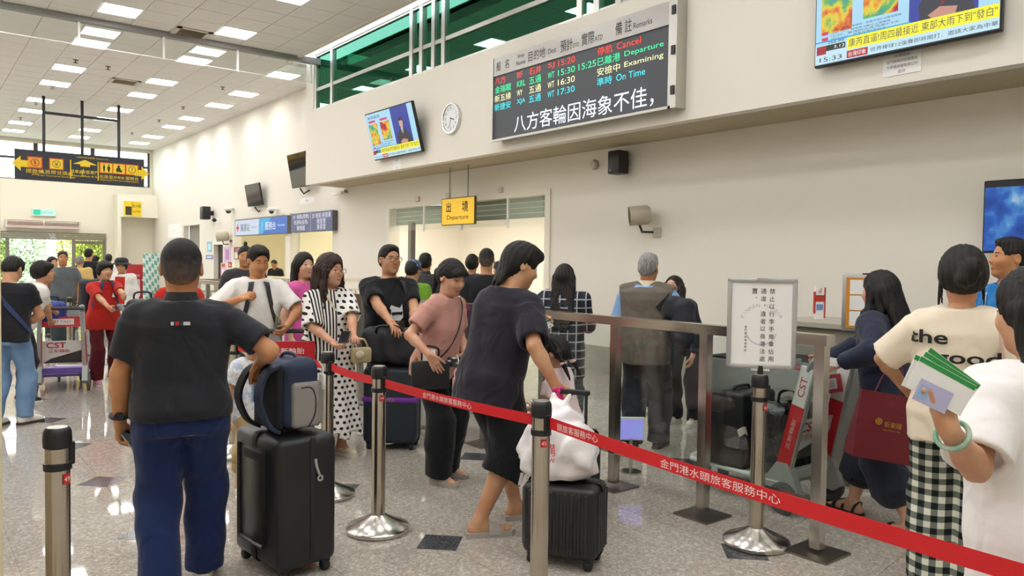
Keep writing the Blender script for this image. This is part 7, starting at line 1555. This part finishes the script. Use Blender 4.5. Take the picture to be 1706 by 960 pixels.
g.color(g.mix(g.math('ADD', g.math('MULTIPLY', zone, st), g.math('MULTIPLY', g.math('SUBTRACT', 1.0, zone), dot)), 'e6e2dc', '1b1a1e')); m_dress = g.m
px = 548; J = person('woman in black and white spotted and striped dress with round glasses holding a phone', gp(549, 6.28), FA(px, 158), 1.63, 'f', 1.08, lod=0, head=(-22, 4), glasses='8a5a3c', hsc=1.05, skin='d6ac90', hair=dict(kind='wavy', t=0.020, len=0.40, front=0.42, wave=0.6, w=0.095, col='1f1512', col2='5c4034'),
    top=dict(mat=m_dress, hem=-0.14, boxy=0.6, ease=0.034, sleeve=0.98, sr=0.045, nd=1.2, nf=0.03, name='dress_top'), bottom=dict(kind='skirt', mat=m_dress, hem=0.17, flare=0.06, ease=0.045, pleat=0.012, np=9), shoes=dict(kind='sneaker', mat=mat('shoe_cream', 'd4c6ae', 0.6), smat=m_snw), feet=dict(R=(0.08, 0.02, 0), L=(-0.09, 0.05, -22)),
    hands=dict(R=dict(p=at(556, 572, 6.0), curl=0.6, palm=V(0, 0, 1), pole=(0.8, -0.5, -0.5)), L=dict(p=at(590, 568, 5.97), curl=0.7, palm=V(0, 0, 1), pole=(-0.8, -0.5, -0.5))))
phone('phone in a brown case held by the woman in the spotted dress', at(574, 562, 5.93), nrm(CAMR[:, 0]), nrm(V(0, 0, 0.5) + CAMR[:, 2] * 0.8), mat('phone_brown', '6a4a44', 0.4))
strap_over(J, [(150, 0.36), (48, 0.475), (10, 0.36), (-20, 0.18), (-40, 0.02)], 0.018, mat('strap_cream', 'cfc2a4', 0.6))
b_ = torso_pt(J, -42, -0.06, 0.06); hb = empty('handbag_cream', b_, 0, parent=J['root']); MB().rbox((0, 0, 0), (0.17, 0.07, 0.13), 0.025, 3).build('bag_body', mat('bag_cream', 'b8a882', 0.6, bump=(60, 0.3)), hb, 40); MB().tube(catmull([(-0.06, -0.0, 0.06), (-0.02, 0.0, 0.13), (0.05, 0.0, 0.11), (0.07, 0, 0.05)]), 0.008, 8).build('bag_handle', mat('bag_cream'), hb, 60); MB().ell((0.03, 0.045, 0.01), (0.04, 0.02, 0.035), 10, 8).build('bag_flower', mat('flower_cream', 'd8ccb0', 0.6), hb, 60)
px = 512; J = person('long-haired woman in pink top mostly hidden behind the woman in the spotted dress', gp(505, 7.4), FA(px, 130), 1.66, 'f', 1.0, lod=1, head=(20, 0), hair=dict(kind='long', t=0.014, len=0.36), skin='d6ac90', top=dict(mat=c_hot, ease=0.02), bottom=dict(mat=c_jean), shoes=dict(kind='shoe', mat=m_snw))
# glasses man
px = 645; J = person('stout man with black glasses in a black T-shirt with a printed dog', gp(648, 6.85), FA(px, 168), 1.73, 'm', 1.20, belly=0.03, lod=0, head=(-16, 0), glasses='1a1614', skin='cda07c', hsc=1.04, hair=dict(kind='crew', t=0.008), top=dict(mat=cloth('tee_black', '17171b'), hem=-0.14, boxy=0.6, ease=0.024, sleeve=0.75, sr=0.026), bottom=dict(mat=c_navy, r=(0.10, 0.085, 0.08)), shoes=dict(kind='shoe', mat=m_snb),
    hands=dict(R=dict(p=at(660, 552, 6.36), curl=0.35, palm=V(0, 0, -1), pole=(0.9, -0.2, -0.6)), L=dict(p=at(692, 560, 6.5), curl=0.6, pole=(-0.9, -0.3, -0.4))))
M = plane_M(torso_pt(J, -6, 0.20, 0.012), -J['r'], J['u']); q0 = J['root']
def blob(name, pts, z, c): return MB().add([(x, y, z) for x, y in pts], [tuple(range(len(pts)))], M).build(name, mat('print_' + c, c, 0.7), q0)
blob('print_head', [(-0.055, -0.03), (-0.03, -0.06), (0.03, -0.06), (0.055, -0.03), (0.05, 0.03), (0.045, 0.085), (0.025, 0.05), (-0.01, 0.06), (-0.05, 0.075), (-0.065, 0.05), (-0.05, 0.03)], 0.010, 'd6d8dc'); blob('print_glasses', [(-0.05, 0.012), (0.05, 0.018), (0.045, -0.012), (0.012, -0.008), (-0.012, -0.01), (-0.042, -0.016)], 0.013, '101014'); blob('print_scarf', [(-0.06, -0.055), (0.06, -0.055), (0.075, -0.12), (0.0, -0.16), (-0.075, -0.12)], 0.008, '3a3020')
for k in range(14): a_ = random.uniform(-0.055, 0.055); b2 = random.uniform(-0.145, -0.065); blob('print_spot', [(a_ + 0.006 * math.cos(t), b2 + 0.006 * math.sin(t)) for t in np.linspace(0, 6.28, 7)[:-1]], 0.012, 'b89a48')
strap_over(J, [(-155, 0.40), (-34, 0.482), (-34, 0.32), (-40, 0.12), (-60, -0.02)], 0.045, mat('strap_dark'))
px = 686; J = person('person in green polo shirt and blue patterned cap seen from behind', gp(686, 9.0), FA(px, 25), 1.60, 'm', 1.12, lod=1, expr=False, head=(0, 15), hair=dict(kind='short'), skin='cda07c', top=dict(mat=c_green, ease=0.026, boxy=0.5, sleeve=0.8), bottom=dict(mat=c_char), shoes=dict(kind='shoe', mat=m_snb))
MB().lathe([(0.0, 0.135), (0.06, 0.125), (0.09, 0.095), (0.098, 0.04)], seg=24, M=(J['HC'], J['HF'].T)).build('cap', mat('cap_blue', '2c4468', 0.8, var=(30, '7c8a98', 0.7)), J['root'], 60); MB().rbox((0, 0.12, 0.045), (0.13, 0.08, 0.008), 0.003, 1, M=(J['HC'], J['HF'].T)).build('cap_peak', mat('cap_blue'), J['root'])
px = 708; J = person('man in dark jacket seen from behind in the departure queue', gp(708, 10.2), FA(px, 12), 1.70, 'm', 1.1, lod=1, expr=False, hair=dict(kind='short'), skin='c89468', top=dict(mat=c_char, ease=0.032, sleeve=1.9, collar=True), bottom=dict(mat=c_blk), shoes=dict(kind='shoe', mat=m_snb))
# pink T-shirt woman
px = 735; J = person('woman in dusty pink T-shirt and wide black trousers looking down', gp(729, 5.62), FA(px, 128), 1.62, 'f', 1.05, lod=0, lean=9, head=(8, 22), hsc=1.04, headfwd=0.02, skin='d6ac90', hair=dict(kind='pony', t=0.012, fringe=True),
    top=dict(mat=c_pink, hem=-0.12, boxy=0.6, ease=0.030, sleeve=0.72, sr=0.030, neck=0.066), bottom=dict(mat=cloth('cloth_jet', '141519'), hem=0.06, r=(0.108, 0.112, 0.118), waist=0.08), shoes=dict(kind='slide', mat=m_sl), feet=dict(R=(0.09, 0.10, 5), L=(-0.10, 0.02, -10)),
    hands=dict(R=dict(p=at(716, 592, 5.24), pole=(0.6, -0.9, -0.4), curl=0.12, dir=V(0, 0, -0.8) + CAMR[:, 0] * 0.45, palm=CAMR[:, 2]), L=dict(p=at(776, 594, 5.62), pole=(-0.7, -0.6, -0.4), curl=0.7, dir=-CAMR[:, 0] * 0.8 - V(0, 0, 0.2), palm=-CAMR[:, 2])))
phone('black phone held by the woman in dusty pink T-shirt', at(763, 603, 5.45), nrm(V(0, 0, 1) + CAMR[:, 2] * 0.6), nrm(CAMR[:, 0] + V(0, 0, 0.15)), m_screen)
strap_over(J, [(-160, 0.40), (-42, 0.475), (-12, 0.30), (20, 0.12), (50, 0.02)], 0.014, mat('strap_brown', '2a2424', 0.6))
b_ = torso_pt(J, 52, -0.03, 0.045); hb = empty('shoulder_bag', b_, math.radians(-52), parent=J['root']); MB().rbox((0, 0, -0.03), (0.27, 0.07, 0.20), 0.02, 2).build('bag_body', mat('bag_black', '1c1c20', 0.5), hb, 40); MB().tube(catmull([(-0.05, 0.02, 0.08), (-0.05, 0.02, 0.16), (0.05, 0.02, 0.17), (0.06, 0.02, 0.08)]), 0.008, 8).build('bag_handle', m_black, hb, 60); MB().box((0.01, 0.03, 0.115), (0.09, 0.01, 0.08)).build('white_card', m_paper, hb); MB().ell((0.10, 0.05, 0.09), (0.012, 0.008, 0.02), 8, 6).build('buckle', m_gold, hb, 60)
p = at(763, 645, 5.42); o = empty('drink_bottle', (p[0], p[1], p[2] - 0.09), 0, 'small patterned drink bottle with pink cap hanging by a loop from the pink woman\'s hand', 'bottle'); MB().lathe([(0, 0), (0.038, 0), (0.042, 0.01), (0.042, 0.11), (0.034, 0.125)], seg=20).build('body', mat('bottle_brown', '9a6a3c', 0.3, var=(40, 'd8c0a0', 0.7)), o, 40); MB().lathe([(0.040, 0.11), (0.040, 0.15), (0.03, 0.16), (0, 0.16)], seg=20).build('cap', mat('cap_pink', 'e8bcb8', 0.5), o, 40); MB().tube(catmull([(-0.03, 0, 0.15), (-0.028, 0, 0.20), (0, 0, 0.225), (0.028, 0, 0.20), (0.03, 0, 0.15)]), 0.006, 8).build('loop', mat('cap_pink'), o, 60); MB().tube(catmull([(0, 0, 0.22), (0.01, 0.01, 0.27), (0.0, 0.02, 0.31)]), 0.006, 6).build('carry_cord', m_white, o, 60)
# departure queue behind
px = 788; J = person('dark-haired person in grey top in the departure queue', gp(786, 10.6), FA(px, 10), 1.70, 'f', 1.0, lod=1, expr=False, hair=dict(kind='bowl'), skin='cda07c', top=dict(mat=c_gry, ease=0.025), bottom=dict(mat=c_char), shoes=dict(kind='shoe', mat=m_snb))
px = 813; J = person('crew-cut man in black T-shirt seen from behind in the departure queue', gp(810, 8.3), FA(px, 5), 1.75, 'm', 1.08, lod=1, expr=False, hair=dict(kind='fade', t=0.006, strand=0.0008, col='1c1a19', col2='4e453c'), skin='cda07c', top=dict(mat=c_blk, ease=0.028, boxy=0.4), bottom=dict(mat=c_char), shoes=dict(kind='shoe', mat=m_snb))
px = 834; J = person('dark-haired person in orange top beyond the crew-cut man', gp(832, 11.2), FA(px, -30), 1.60, 'f', 1.0, lod=1, hair=dict(kind='short'), skin='cda07c', top=dict(mat=cloth('cloth_orange', 'd8683c'), ease=0.025), bottom=dict(mat=c_char), shoes=dict(kind='shoe', mat=m_snb))
# mullet man
px = 850; J = person('tall man with shaggy mullet, ink-blue T-shirt and black shorts gripping a suitcase handle', gp(822, 4.58), FA(px, 62), 1.76, 'm', 1.05, lod=0, lean=13, twist=-14, head=(20, 22), hsc=1.06, headfwd=0.03, skin='cda07c', hair=dict(kind='mullet', t=0.016),
    top=dict(mat=c_ink, hem=-0.20, boxy=0.85, ease=0.038, sleeve=0.92, sr=0.040, neck=0.072), bottom=dict(mat=cloth('cloth_jet'), hem=0.345, r=(0.115, 0.115, 0.120)), shoes=dict(kind='slide', mat=m_sl), feet=dict(R=(0.09, -0.12, 12), L=(-0.09, 0.22, 4)),
    hands=dict(R=dict(p=at(925, 642, 4.32), pole=(0.7, -0.6, -0.5), curl=0.72, dir=V(0, 0, -0.75) + CAMR[:, 0] * 0.5, palm=-CAMR[:, 0] * 0.2 + CAMR[:, 2]), L=dict(p=at(888, 546, 4.95), pole=(-0.7, -0.5, -0.4), curl=0.6, dir=CAMR[:, 0] + V(0, 0, 0.4))))
MB().tube(catmull([J['nb'] + J['u'] * 0.035 - J['f'] * 0.055, J['nb'] + J['r'] * 0.058 + J['u'] * 0.012, J['nb'] + J['f'] * 0.06 - J['u'] * 0.03, J['nb'] + J['f'] * 0.10 - J['u'] * 0.12]), 0.003, 6).build('neck_cord', m_black, J['root'], 60)
for k_ in 'R':
    g_ = J['G'][k_]; MB().strip([g_['k'] + V(0.118, 0.0, -0.15), g_['k'] + V(0.112, 0.02, -0.08)], V(0, 1, 0), 0.02, 0.004).build('white_trim', m_white, J['root'])
o = empty('ticket', at(902, 545, 4.9), 0, 'white and green ticket slip held by the mullet man', 'ticket'); M = plane_M((0, 0, 0), nrm(CAMR[:, 0] + V(0, 0, 0.5)), nrm(V(0, 0, 0.6) + CAMR[:, 2] * 0.3 - CAMR[:, 0] * 0.3)); MB().box((0, 0, 0), (0.15, 0.06, 0.002), M=M).build('slip', m_paper, o); MB().box((0, 0.018, 0.0015), (0.15, 0.012, 0.001), M=M).build('green_band', mat('ticket_green', '2c8a5a', 0.6), o)
# girl in plaid
g = NT('plaid', 0.85); fx = g.math('FRACT', g.math('DIVIDE', g.math('ADD', g.x, 10.0), 0.075)); fz = g.math('FRACT', g.math('DIVIDE', g.z, 0.075)); lx = g.math('LESS_THAN', fx, 0.14); lz = g.math('LESS_THAN', fz, 0.14); dkx = g.math('GREATER_THAN', fx, 0.55)
g.color(g.mix(g.math('MAXIMUM', lx, lz), g.mix(dkx, '20242e', '2e323c'), 'b8bac0')); m_plaid = g.m
px = 942; J = person('girl with long dark hair in black and white plaid shirt at the railing', gp(940, 6.9), FA(px, 8), 1.58, 'f', 1.05, lod=0, expr=False, hair=dict(kind='long', t=0.012, len=0.46, w=0.080, back=0.085, col='120f0e', col2='3a2c28'), skin='d6ac90', top=dict(mat=m_plaid, hem=-0.30, boxy=0.9, ease=0.045, sleeve=1.95, sr=0.03), bottom=dict(mat=c_gry, r=(0.10, 0.09, 0.085)), shoes=dict(kind='shoe', mat=m_snw), hands=dict(L=dict(p=at(903, 500, 7.15), pole=(-0.8, -0.5, -0.5)), R=dict(p=at(975, 545, 7.2))))
# little girl on a case
ck_ = gp(950, 4.95); suitcase('dark case the little girl with pigtails sits on', ck_[0], ck_[1], -0.6, 0.40, 0.26, 0.52, m_blk)
px = 935; J = person('little girl with two braided pigtails in a pale pink top', gp(943, 4.92), FA(px, -62), 1.08, 'f', 1.0, lod=0, lean=8, head=(-8, 24), child=True, pz=0.60, hsc=0.98, skin='d6ac90', hair=dict(kind='pig', t=0.008, extra=[('c', (0, 0.03, 0.115), (0, -0.03, 0.125), 0.012, 0.012)]), top=dict(mat=cloth('cloth_blush', 'e6cfcf'), hem=-0.10, ease=0.025, boxy=0.7, sleeve=0.8), bottom=dict(mat=cloth('cloth_bloom', 'd8c4c4'), hem=0.06, r=(0.10, 0.09, 0.085)), shoes=dict(kind='sneaker', mat=mat('shoe_maroon', '6a3038', 0.6), smat=m_snw), feet=dict(R=(0.10, 0.16, 0, 0.28), L=(-0.10, -0.12, 0, 0.52)), hands=dict(R=dict(l=(0.12, 0.22, 0.66)), L=dict(l=(-0.14, 0.20, 0.66))))
for sx in (-1, 1): MB().ell(J['hw']((sx * 0.100, -0.072, -0.10)), (0.023, 0.023, 0.016), 10, 8).build('hair_bobble', mat('bobble', 'e8b8b0', 0.5), J['root'], 60)
for k in range(5): MB().ell(J['hw'](((k - 2) * 0.014, 0.0, 0.132 - abs(k - 2) * 0.003)), (0.009, 0.009, 0.009), 8, 6).build('hair_bead', mat('bead', 'd88078', 0.5), J['root'], 60)
# old man
px = 1080; J = person('grey-haired man in brown-grey vest over a light blue shirt behind the railing', gp(1078, 6.6), FA(px, 12), 1.70, 'm', 1.12, lod=0, expr=True, lean=2, head=(5, 4), skin='bf8a64', hair=dict(kind='short', t=0.008, col='77736f', col2='c4c1bd'), top=dict(mat=c_sky, hem=-0.02, ease=0.018, sleeve=0.95, sr=0.03, collar=True, collar_mat=cloth('cloth_ecru', 'd8cbb0'), name='blue_shirt'), bottom=dict(mat=c_trs, hem=0.06, r=(0.112, 0.10, 0.095)), shoes=dict(kind='shoe', mat=m_brn), feet=dict(R=(0.10, 0.12, 10), L=(-0.10, -0.05, -5)), hands=dict(R=dict(l=(0.20, 0.22, 1.20), curl=0.8), L=dict(l=(-0.30, 0.02, 0.84))))
v = Vol(J['P'] - V(0.42, 0.42, 0.30), J['P'] + V(0.42, 0.42, 0.62), 0.009); t2, w2_, d2_, o2_ = J['w2']; ts_ = np.array([-0.17, -0.10, 0.0, 0.12, 0.27, 0.38, 0.445, 0.49]); wv = np.array([0.200, 0.215, 0.225, 0.225, 0.228, 0.232, 0.215, 0.110]); dv = np.array([0.160, 0.172, 0.178, 0.172, 0.168, 0.155, 0.135, 0.095])
v.loft(J['P'], J['TF'], ts_, wv, dv, np.interp(ts_, t2, o2_)); v.wrinkle(0.004, 10, 0.4)
for k_ in 'RL': a_ = J['A'][k_]; v.cone(J['nb'] + (a_['s'] - J['nb']) * 0.3 - J['u'] * 0.01, a_['s'] - J['u'] * 0.005, 0.070, 0.082, 0.04)
for k_ in 'RL': a_ = J['A'][k_]; v.ell(a_['s'] + (a_['s'] - J['nb']) * 0.46 - V(0, 0, 0.05), (0.070, 0.14, 0.14), J['TF'], 0.006, True)
v.ell(J['nb'] + J['f'] * 0.02 + J['u'] * 0.03, (0.085, 0.085, 0.075), J['TF'], 0.004, True); v.loft(J['P'], J['TF'], [-0.3, -0.14], [0.185] * 2, [0.145] * 2, [0, 0], k=0.003, sub=True); mesh_np('vest', *v.mesh(), c_vest, J['root'])
v = Vol(J['P'] - V(0.5, 0.6, 0.30), J['P'] + V(0.6, 0.6, 0.62), 0.010); c_ = J['P'] + J['u'] * 0.20 - J['f'] * 0.10 + J['r'] * 0.33; v.rbox(c_, (0.095, 0.11, 0.20), 0.07, J['TF']); v.rbox(c_ + J['u'] * 0.12 - J['r'] * 0.09, (0.06, 0.10, 0.10), 0.05, J['TF']); v.wrinkle(0.007, 12, 0.9); mesh_np('slung_backpack', *v.mesh(), mat('pack_slate'), J['root']); strap_over(J, [(150, 0.30), (115, 0.42), (60, 0.47), (70, 0.30)], 0.06, mat('strap_dark'), off=0.035)
px = 1150; J = person('young woman with dark bobbed hair bending down behind the grey-haired man', gp(1146, 7.7), FA(px, 205), 1.60, 'f', 1.0, lod=1, lean=38, head=(0, -18), hair=dict(kind='long', t=0.012, len=0.20, front=0.18), skin='d6ac90', top=dict(mat=c_nv2, ease=0.03, sleeve=1.9), bottom=dict(mat=c_blk, r=(0.10, 0.085, 0.075)), shoes=dict(kind='shoe', mat=m_snw))
# navy woman with the right-hand cart
px = 1480; J = person('long-haired woman in navy jacket pushing the right-hand luggage cart', gp(1485, 4.72), FA(px, -62), 1.61, 'f', 1.06, lod=0, lean=6, head=(-4, 8), hair=dict(kind='long', t=0.014, len=0.32, front=0.20, w=0.085, back=0.05), skin='d6ac90', top=dict(mat=cloth('jacket_navy', '242a3c'), hem=-0.20, boxy=0.8, ease=0.036, sleeve=1.9, sr=0.030, collar=True, name='jacket'), bottom=dict(mat=c_nv2, hem=0.27, r=(0.112, 0.118, 0.140)), shoes=dict(kind='sandal', mat=m_black), feet=dict(R=(0.06, 0.24, 4), L=(-0.08, -0.20, -6)),
    hands=dict(L=dict(p=at(1398, 606, 4.62), curl=0.75, pole=(-0.7, -0.5, -0.6)), R=dict(p=at(1376, 600, 4.85), curl=0.75, pole=(0.7, -0.5, -0.6))))
MB().tube([J['hw']((x_, 0.06, 0.115)) for x_ in (-0.07, -0.03, 0.03, 0.07)], 0.006, 8).build('sunglasses_on_head', mat('shades', '6a3c38', 0.3), J['root'], 60)
o = empty('boarding_slip', at(1386, 603, 4.58), 0, 'white and green boarding slip in the navy woman\'s hand', 'ticket'); M = plane_M((0, 0, 0), nrm(CAMR[:, 0] - V(0, 0, 0.15)), V(0, 0, 1)); MB().box((0, 0, 0), (0.085, 0.05, 0.003), M=M).build('slip', m_paper, o); MB().box((-0.03, 0.0, 0.002), (0.02, 0.05, 0.001), M=M).build('green_band', mat('ticket_green'), o)
# burgundy shopping bag
p0 = at(1474, 712, 4.42); o = empty('burgundy_bag', (p0[0], p0[1], p0[2] - 0.20), 0, 'burgundy paper shopping bag with gold lettering hanging beside the navy woman', 'shopping bag'); rt_ = nrm(CAMR[:, 0] * V(1, 1, 0)); R3 = rotax(rt_, CAMR[:, 2], 0.16); up_ = rotax(V(0, 0, 1), CAMR[:, 2], 0.16); M = plane_M((0, 0, 0.20), R3, up_); m_bur = mat('bag_burgundy', '6c1220', 0.5)
q = MB(); q.add([(-0.16, 0.19, -0.02), (0.13, 0.19, -0.02), (0.165, -0.19, 0.03), (-0.165, -0.19, 0.03), (-0.15, 0.19, -0.06), (0.14, 0.19, -0.06), (0.165, -0.19, -0.10), (-0.165, -0.19, -0.10)], [(0, 1, 2, 3), (7, 6, 5, 4), (1, 5, 6, 2), (4, 0, 3, 7), (3, 2, 6, 7), (4, 5, 1, 0)], M); q.build('body', m_bur, o); M2 = (M[0] + M[1] @ V(0, 0, 0.006), M[1])
text('gold_lettering', '新東陽', (M2[0] + M2[1] @ V(0.035, 0.02, 0.014), M2[1]), 0.034, m_gold, o, width=0.10); text('gold_small_lettering', 'HSIN TUNG YANG', (M2[0] + M2[1] @ V(0.03, -0.012, 0.018), M2[1]), 0.008, m_gold, o, width=0.10); MB().lathe([(0.012, 0), (0.020, 0), (0.020, 0.001)], seg=24, M=(M2[0] + M2[1] @ V(-0.05, 0.03, 0.014), M2[1])).build('gold_emblem', m_gold, o); MB().lathe([(0.0, 0), (0.009, 0)], seg=16, M=(M2[0] + M2[1] @ V(-0.05, 0.03, 0.0142), M2[1])).build('gold_emblem_core', m_gold, o)
MB().tube([M[0] + M[1] @ V(*c) for c in catmull([(-0.08, 0.18, -0.03), (-0.03, 0.30, -0.06), (0.06, 0.36, -0.10), (0.08, 0.30, -0.06), (0.07, 0.18, -0.03)])], 0.004, 6).build('cord_handle', m_bur, o, 60)
# blue polo man
px = 1690; J = person('man in bright blue polo shirt looking left at the right edge', gp(1684, 4.85), FA(px, -128), 1.80, 'm', 1.1, lod=0, head=(18, -2), skin='c89468', hair=dict(kind='crew', t=0.008), top=dict(mat=c_blue, ease=0.022, sleeve=0.75, collar='open', nd=1.5), bottom=dict(mat=c_navy), shoes=dict(kind='shoe', mat=m_snb))
strap_over(J, [(20, 0.47), (8, 0.36), (2, 0.22)], 0.012, mat('lanyard', 'c8ccd4', 0.5)); MB().box(torso_pt(J, 2, 0.20, 0.012), (0.06, 0.005, 0.09)).build('badge', m_white, J['root'])
# cream T-shirt woman
g = NT('gingham', 0.85); fx = g.math('FRACT', g.math('DIVIDE', g.math('ADD', g.x, 10.0), 0.060)); fz = g.math('FRACT', g.math('DIVIDE', g.z, 0.060)); bx2 = g.math('LESS_THAN', fx, 0.5); bz2 = g.math('LESS_THAN', fz, 0.5); sm = g.math('MULTIPLY', g.math('ADD', bx2, bz2), 0.5); g.color(g.ramp(sm, [(0.0, 'd6d6c6'), (0.5, '6d7468'), (1.0, '14161a')])); m_ging = g.m
px = 1603; J = person('woman with pinned-up hair in cream T-shirt printed the good and checked trousers', gp(1603, 3.72), FA(px, 2), 1.68, 'f', 1.12, lod=0, expr=False, head=(-6, 3), hsc=1.12, skin='cda07c', hair=dict(kind='bun', t=0.016, at=(0.008, -0.140, 0.005)), top=dict(mat=c_cream, hem=-0.15, boxy=0.9, ease=0.045, sleeve=0.96, sr=0.045, neck=0.068, wamp=0.004), bottom=dict(mat=m_ging, hem=0.05, r=(0.115, 0.112, 0.118)), shoes=dict(kind='shoe', mat=m_snw), hands=dict(L=dict(l=(-0.26, 0.20, 0.98), pole=(-0.9, -0.4, -0.3)), R=dict(l=(0.24, 0.18, 0.95))))
m_prt = mat('print_black', '191614', 0.8)
def back_print(J, s_, ang, t, h, w):
    c = torso_pt(J, ang, t, 0.012); rt_ = J['r']; o = text('shirt_print', s_, (V(0, 0, 0), np.eye(3)), h, m_prt, J['root'], width=w, bold=0.02); me = o.data; n = len(me.vertices)
    for vtx in me.vertices:      # wrap the lettering round the back
        x, y = vtx.co.x, vtx.co.y; tt = t + y; W_ = np.interp(tt, J['w2'][0], J['w2'][1]); a2 = math.degrees(math.asin(max(-0.99, min(0.99, (x + ang) / W_)))); q = torso_pt(J, 180 - a2, tt, 0.021); vtx.co = Vector(q)
    me.update(); return o
back_print(J, 'the', -0.115, 0.360, 0.064, 0.150); back_print(J, 'good', 0.03, 0.262, 0.078, 0.235)
strap_over(J, [(128, 0.14), (128, 0.28), (128, 0.42), (90, 0.47), (50, 0.45)], 0.035, mat('strap_pink', 'd8b4a4', 0.6), off=0.012)
# person at the right edge with papers
px = 1725; J = person('person in white T-shirt with dark hair at the right edge holding travel papers', gp(1752, 2.10), FA(px, -38), 1.60, 'f', 1.12, lod=0, lean=4, head=(-12, 10), hair=dict(kind='long', t=0.014, len=0.17, w=0.075), skin='d2a684', top=dict(mat=cloth('tee_white', 'ece9e6', 0.85, 150), hem=-0.24, boxy=0.85, ease=0.042, sleeve=0.90, sr=0.042, wamp=0.004), bottom=dict(mat=c_wht, r=(0.11, 0.10, 0.10)), shoes=dict(kind='shoe', mat=m_snw),
    hands=dict(L=dict(p=at(1580, 716, 1.86), pole=(-0.10, -0.25, -1.0), curl=0.16, dir=V(0, 0, 0.85) - CAMR[:, 0] * 0.12 + CAMR[:, 2] * 0.10, palm=-CAMR[:, 2] + CAMR[:, 0] * 0.30, thumb=0.15), R=dict(l=(0.2, 0.25, 0.95))))
A = J['A']['L']; fa_ = nrm(A['w'] - A['e']); wp = A['w'] - fa_ * 0.030; x, d, y = frame_from(fa_); MB().tube([wp + 0.037 * (math.cos(t) * x + math.sin(t) * y) for t in np.linspace(0, 2 * math.pi, 33)[:-1]], 0.0065, 10, closed=True).build('jade_bangle', mat('jade', 'b4c4ae', 0.15, var=(30, '6fae92', 0.4)), J['root'], 60)
o = empty('travel_papers', at(1570, 646, 1.835), 0, 'fan of white and green travel papers with a lilac card held up at right', 'papers'); m_grn = mat('paper_green', '2b9448', 0.6)
for k, (an, dx, dy) in enumerate(((0.50, -0.004, 0.004), (0.56, 0.004, 0.012), (0.44, -0.010, 0.010), (0.64, 0.012, 0.018))):
    M = plane_M(CAMR[:, 0] * dx + V(0, 0, dy) + CAMR[:, 2] * 0.003 * k, rotax(CAMR[:, 0], CAMR[:, 2], an), rotax(CAMR[:, 1], CAMR[:, 2], an)); MB().box((0, 0, 0), (0.150, 0.082, 0.0012), M=M).build('paper_slip', m_paper, o); MB().box((0.0, 0.034, 0.0008), (0.150, 0.012, 0.0006), M=M).build('green_band', m_grn, o)
    if k == 1:
        for q_ in range(4): MB().box((0.03, 0.015 - q_ * 0.011, 0.0009), (0.06 - 0.01 * (q_ % 2), 0.002, 0.0004), M=M).build('print_line', mat('print_grey', '8a8c92', 0.7), o)
M = plane_M(V(0, 0, -0.020) - CAMR[:, 2] * 0.004 - CAMR[:, 0] * 0.024, rotax(CAMR[:, 0], CAMR[:, 2], 0.45), rotax(CAMR[:, 1], CAMR[:, 2], 0.45)); MB().rbox((0, 0, 0), (0.086, 0.054, 0.001), 0.0004, 1, M=M).build('identity_card', mat('card_lilac', 'b8b6d8', 0.4), o); MB().box((-0.026, -0.002, 0.0008), (0.024, 0.034, 0.0004), M=M).build('portrait_ground', mat('card_sky', '9cb8dc', 0.5), o); MB().ell(M[0] + M[1] @ V(-0.026, 0.002, 0.0012), (0.006, 0.006, 0.008), 10, 8).build('portrait_face', mat('card_skin', 'c89878', 0.6), o, 60)
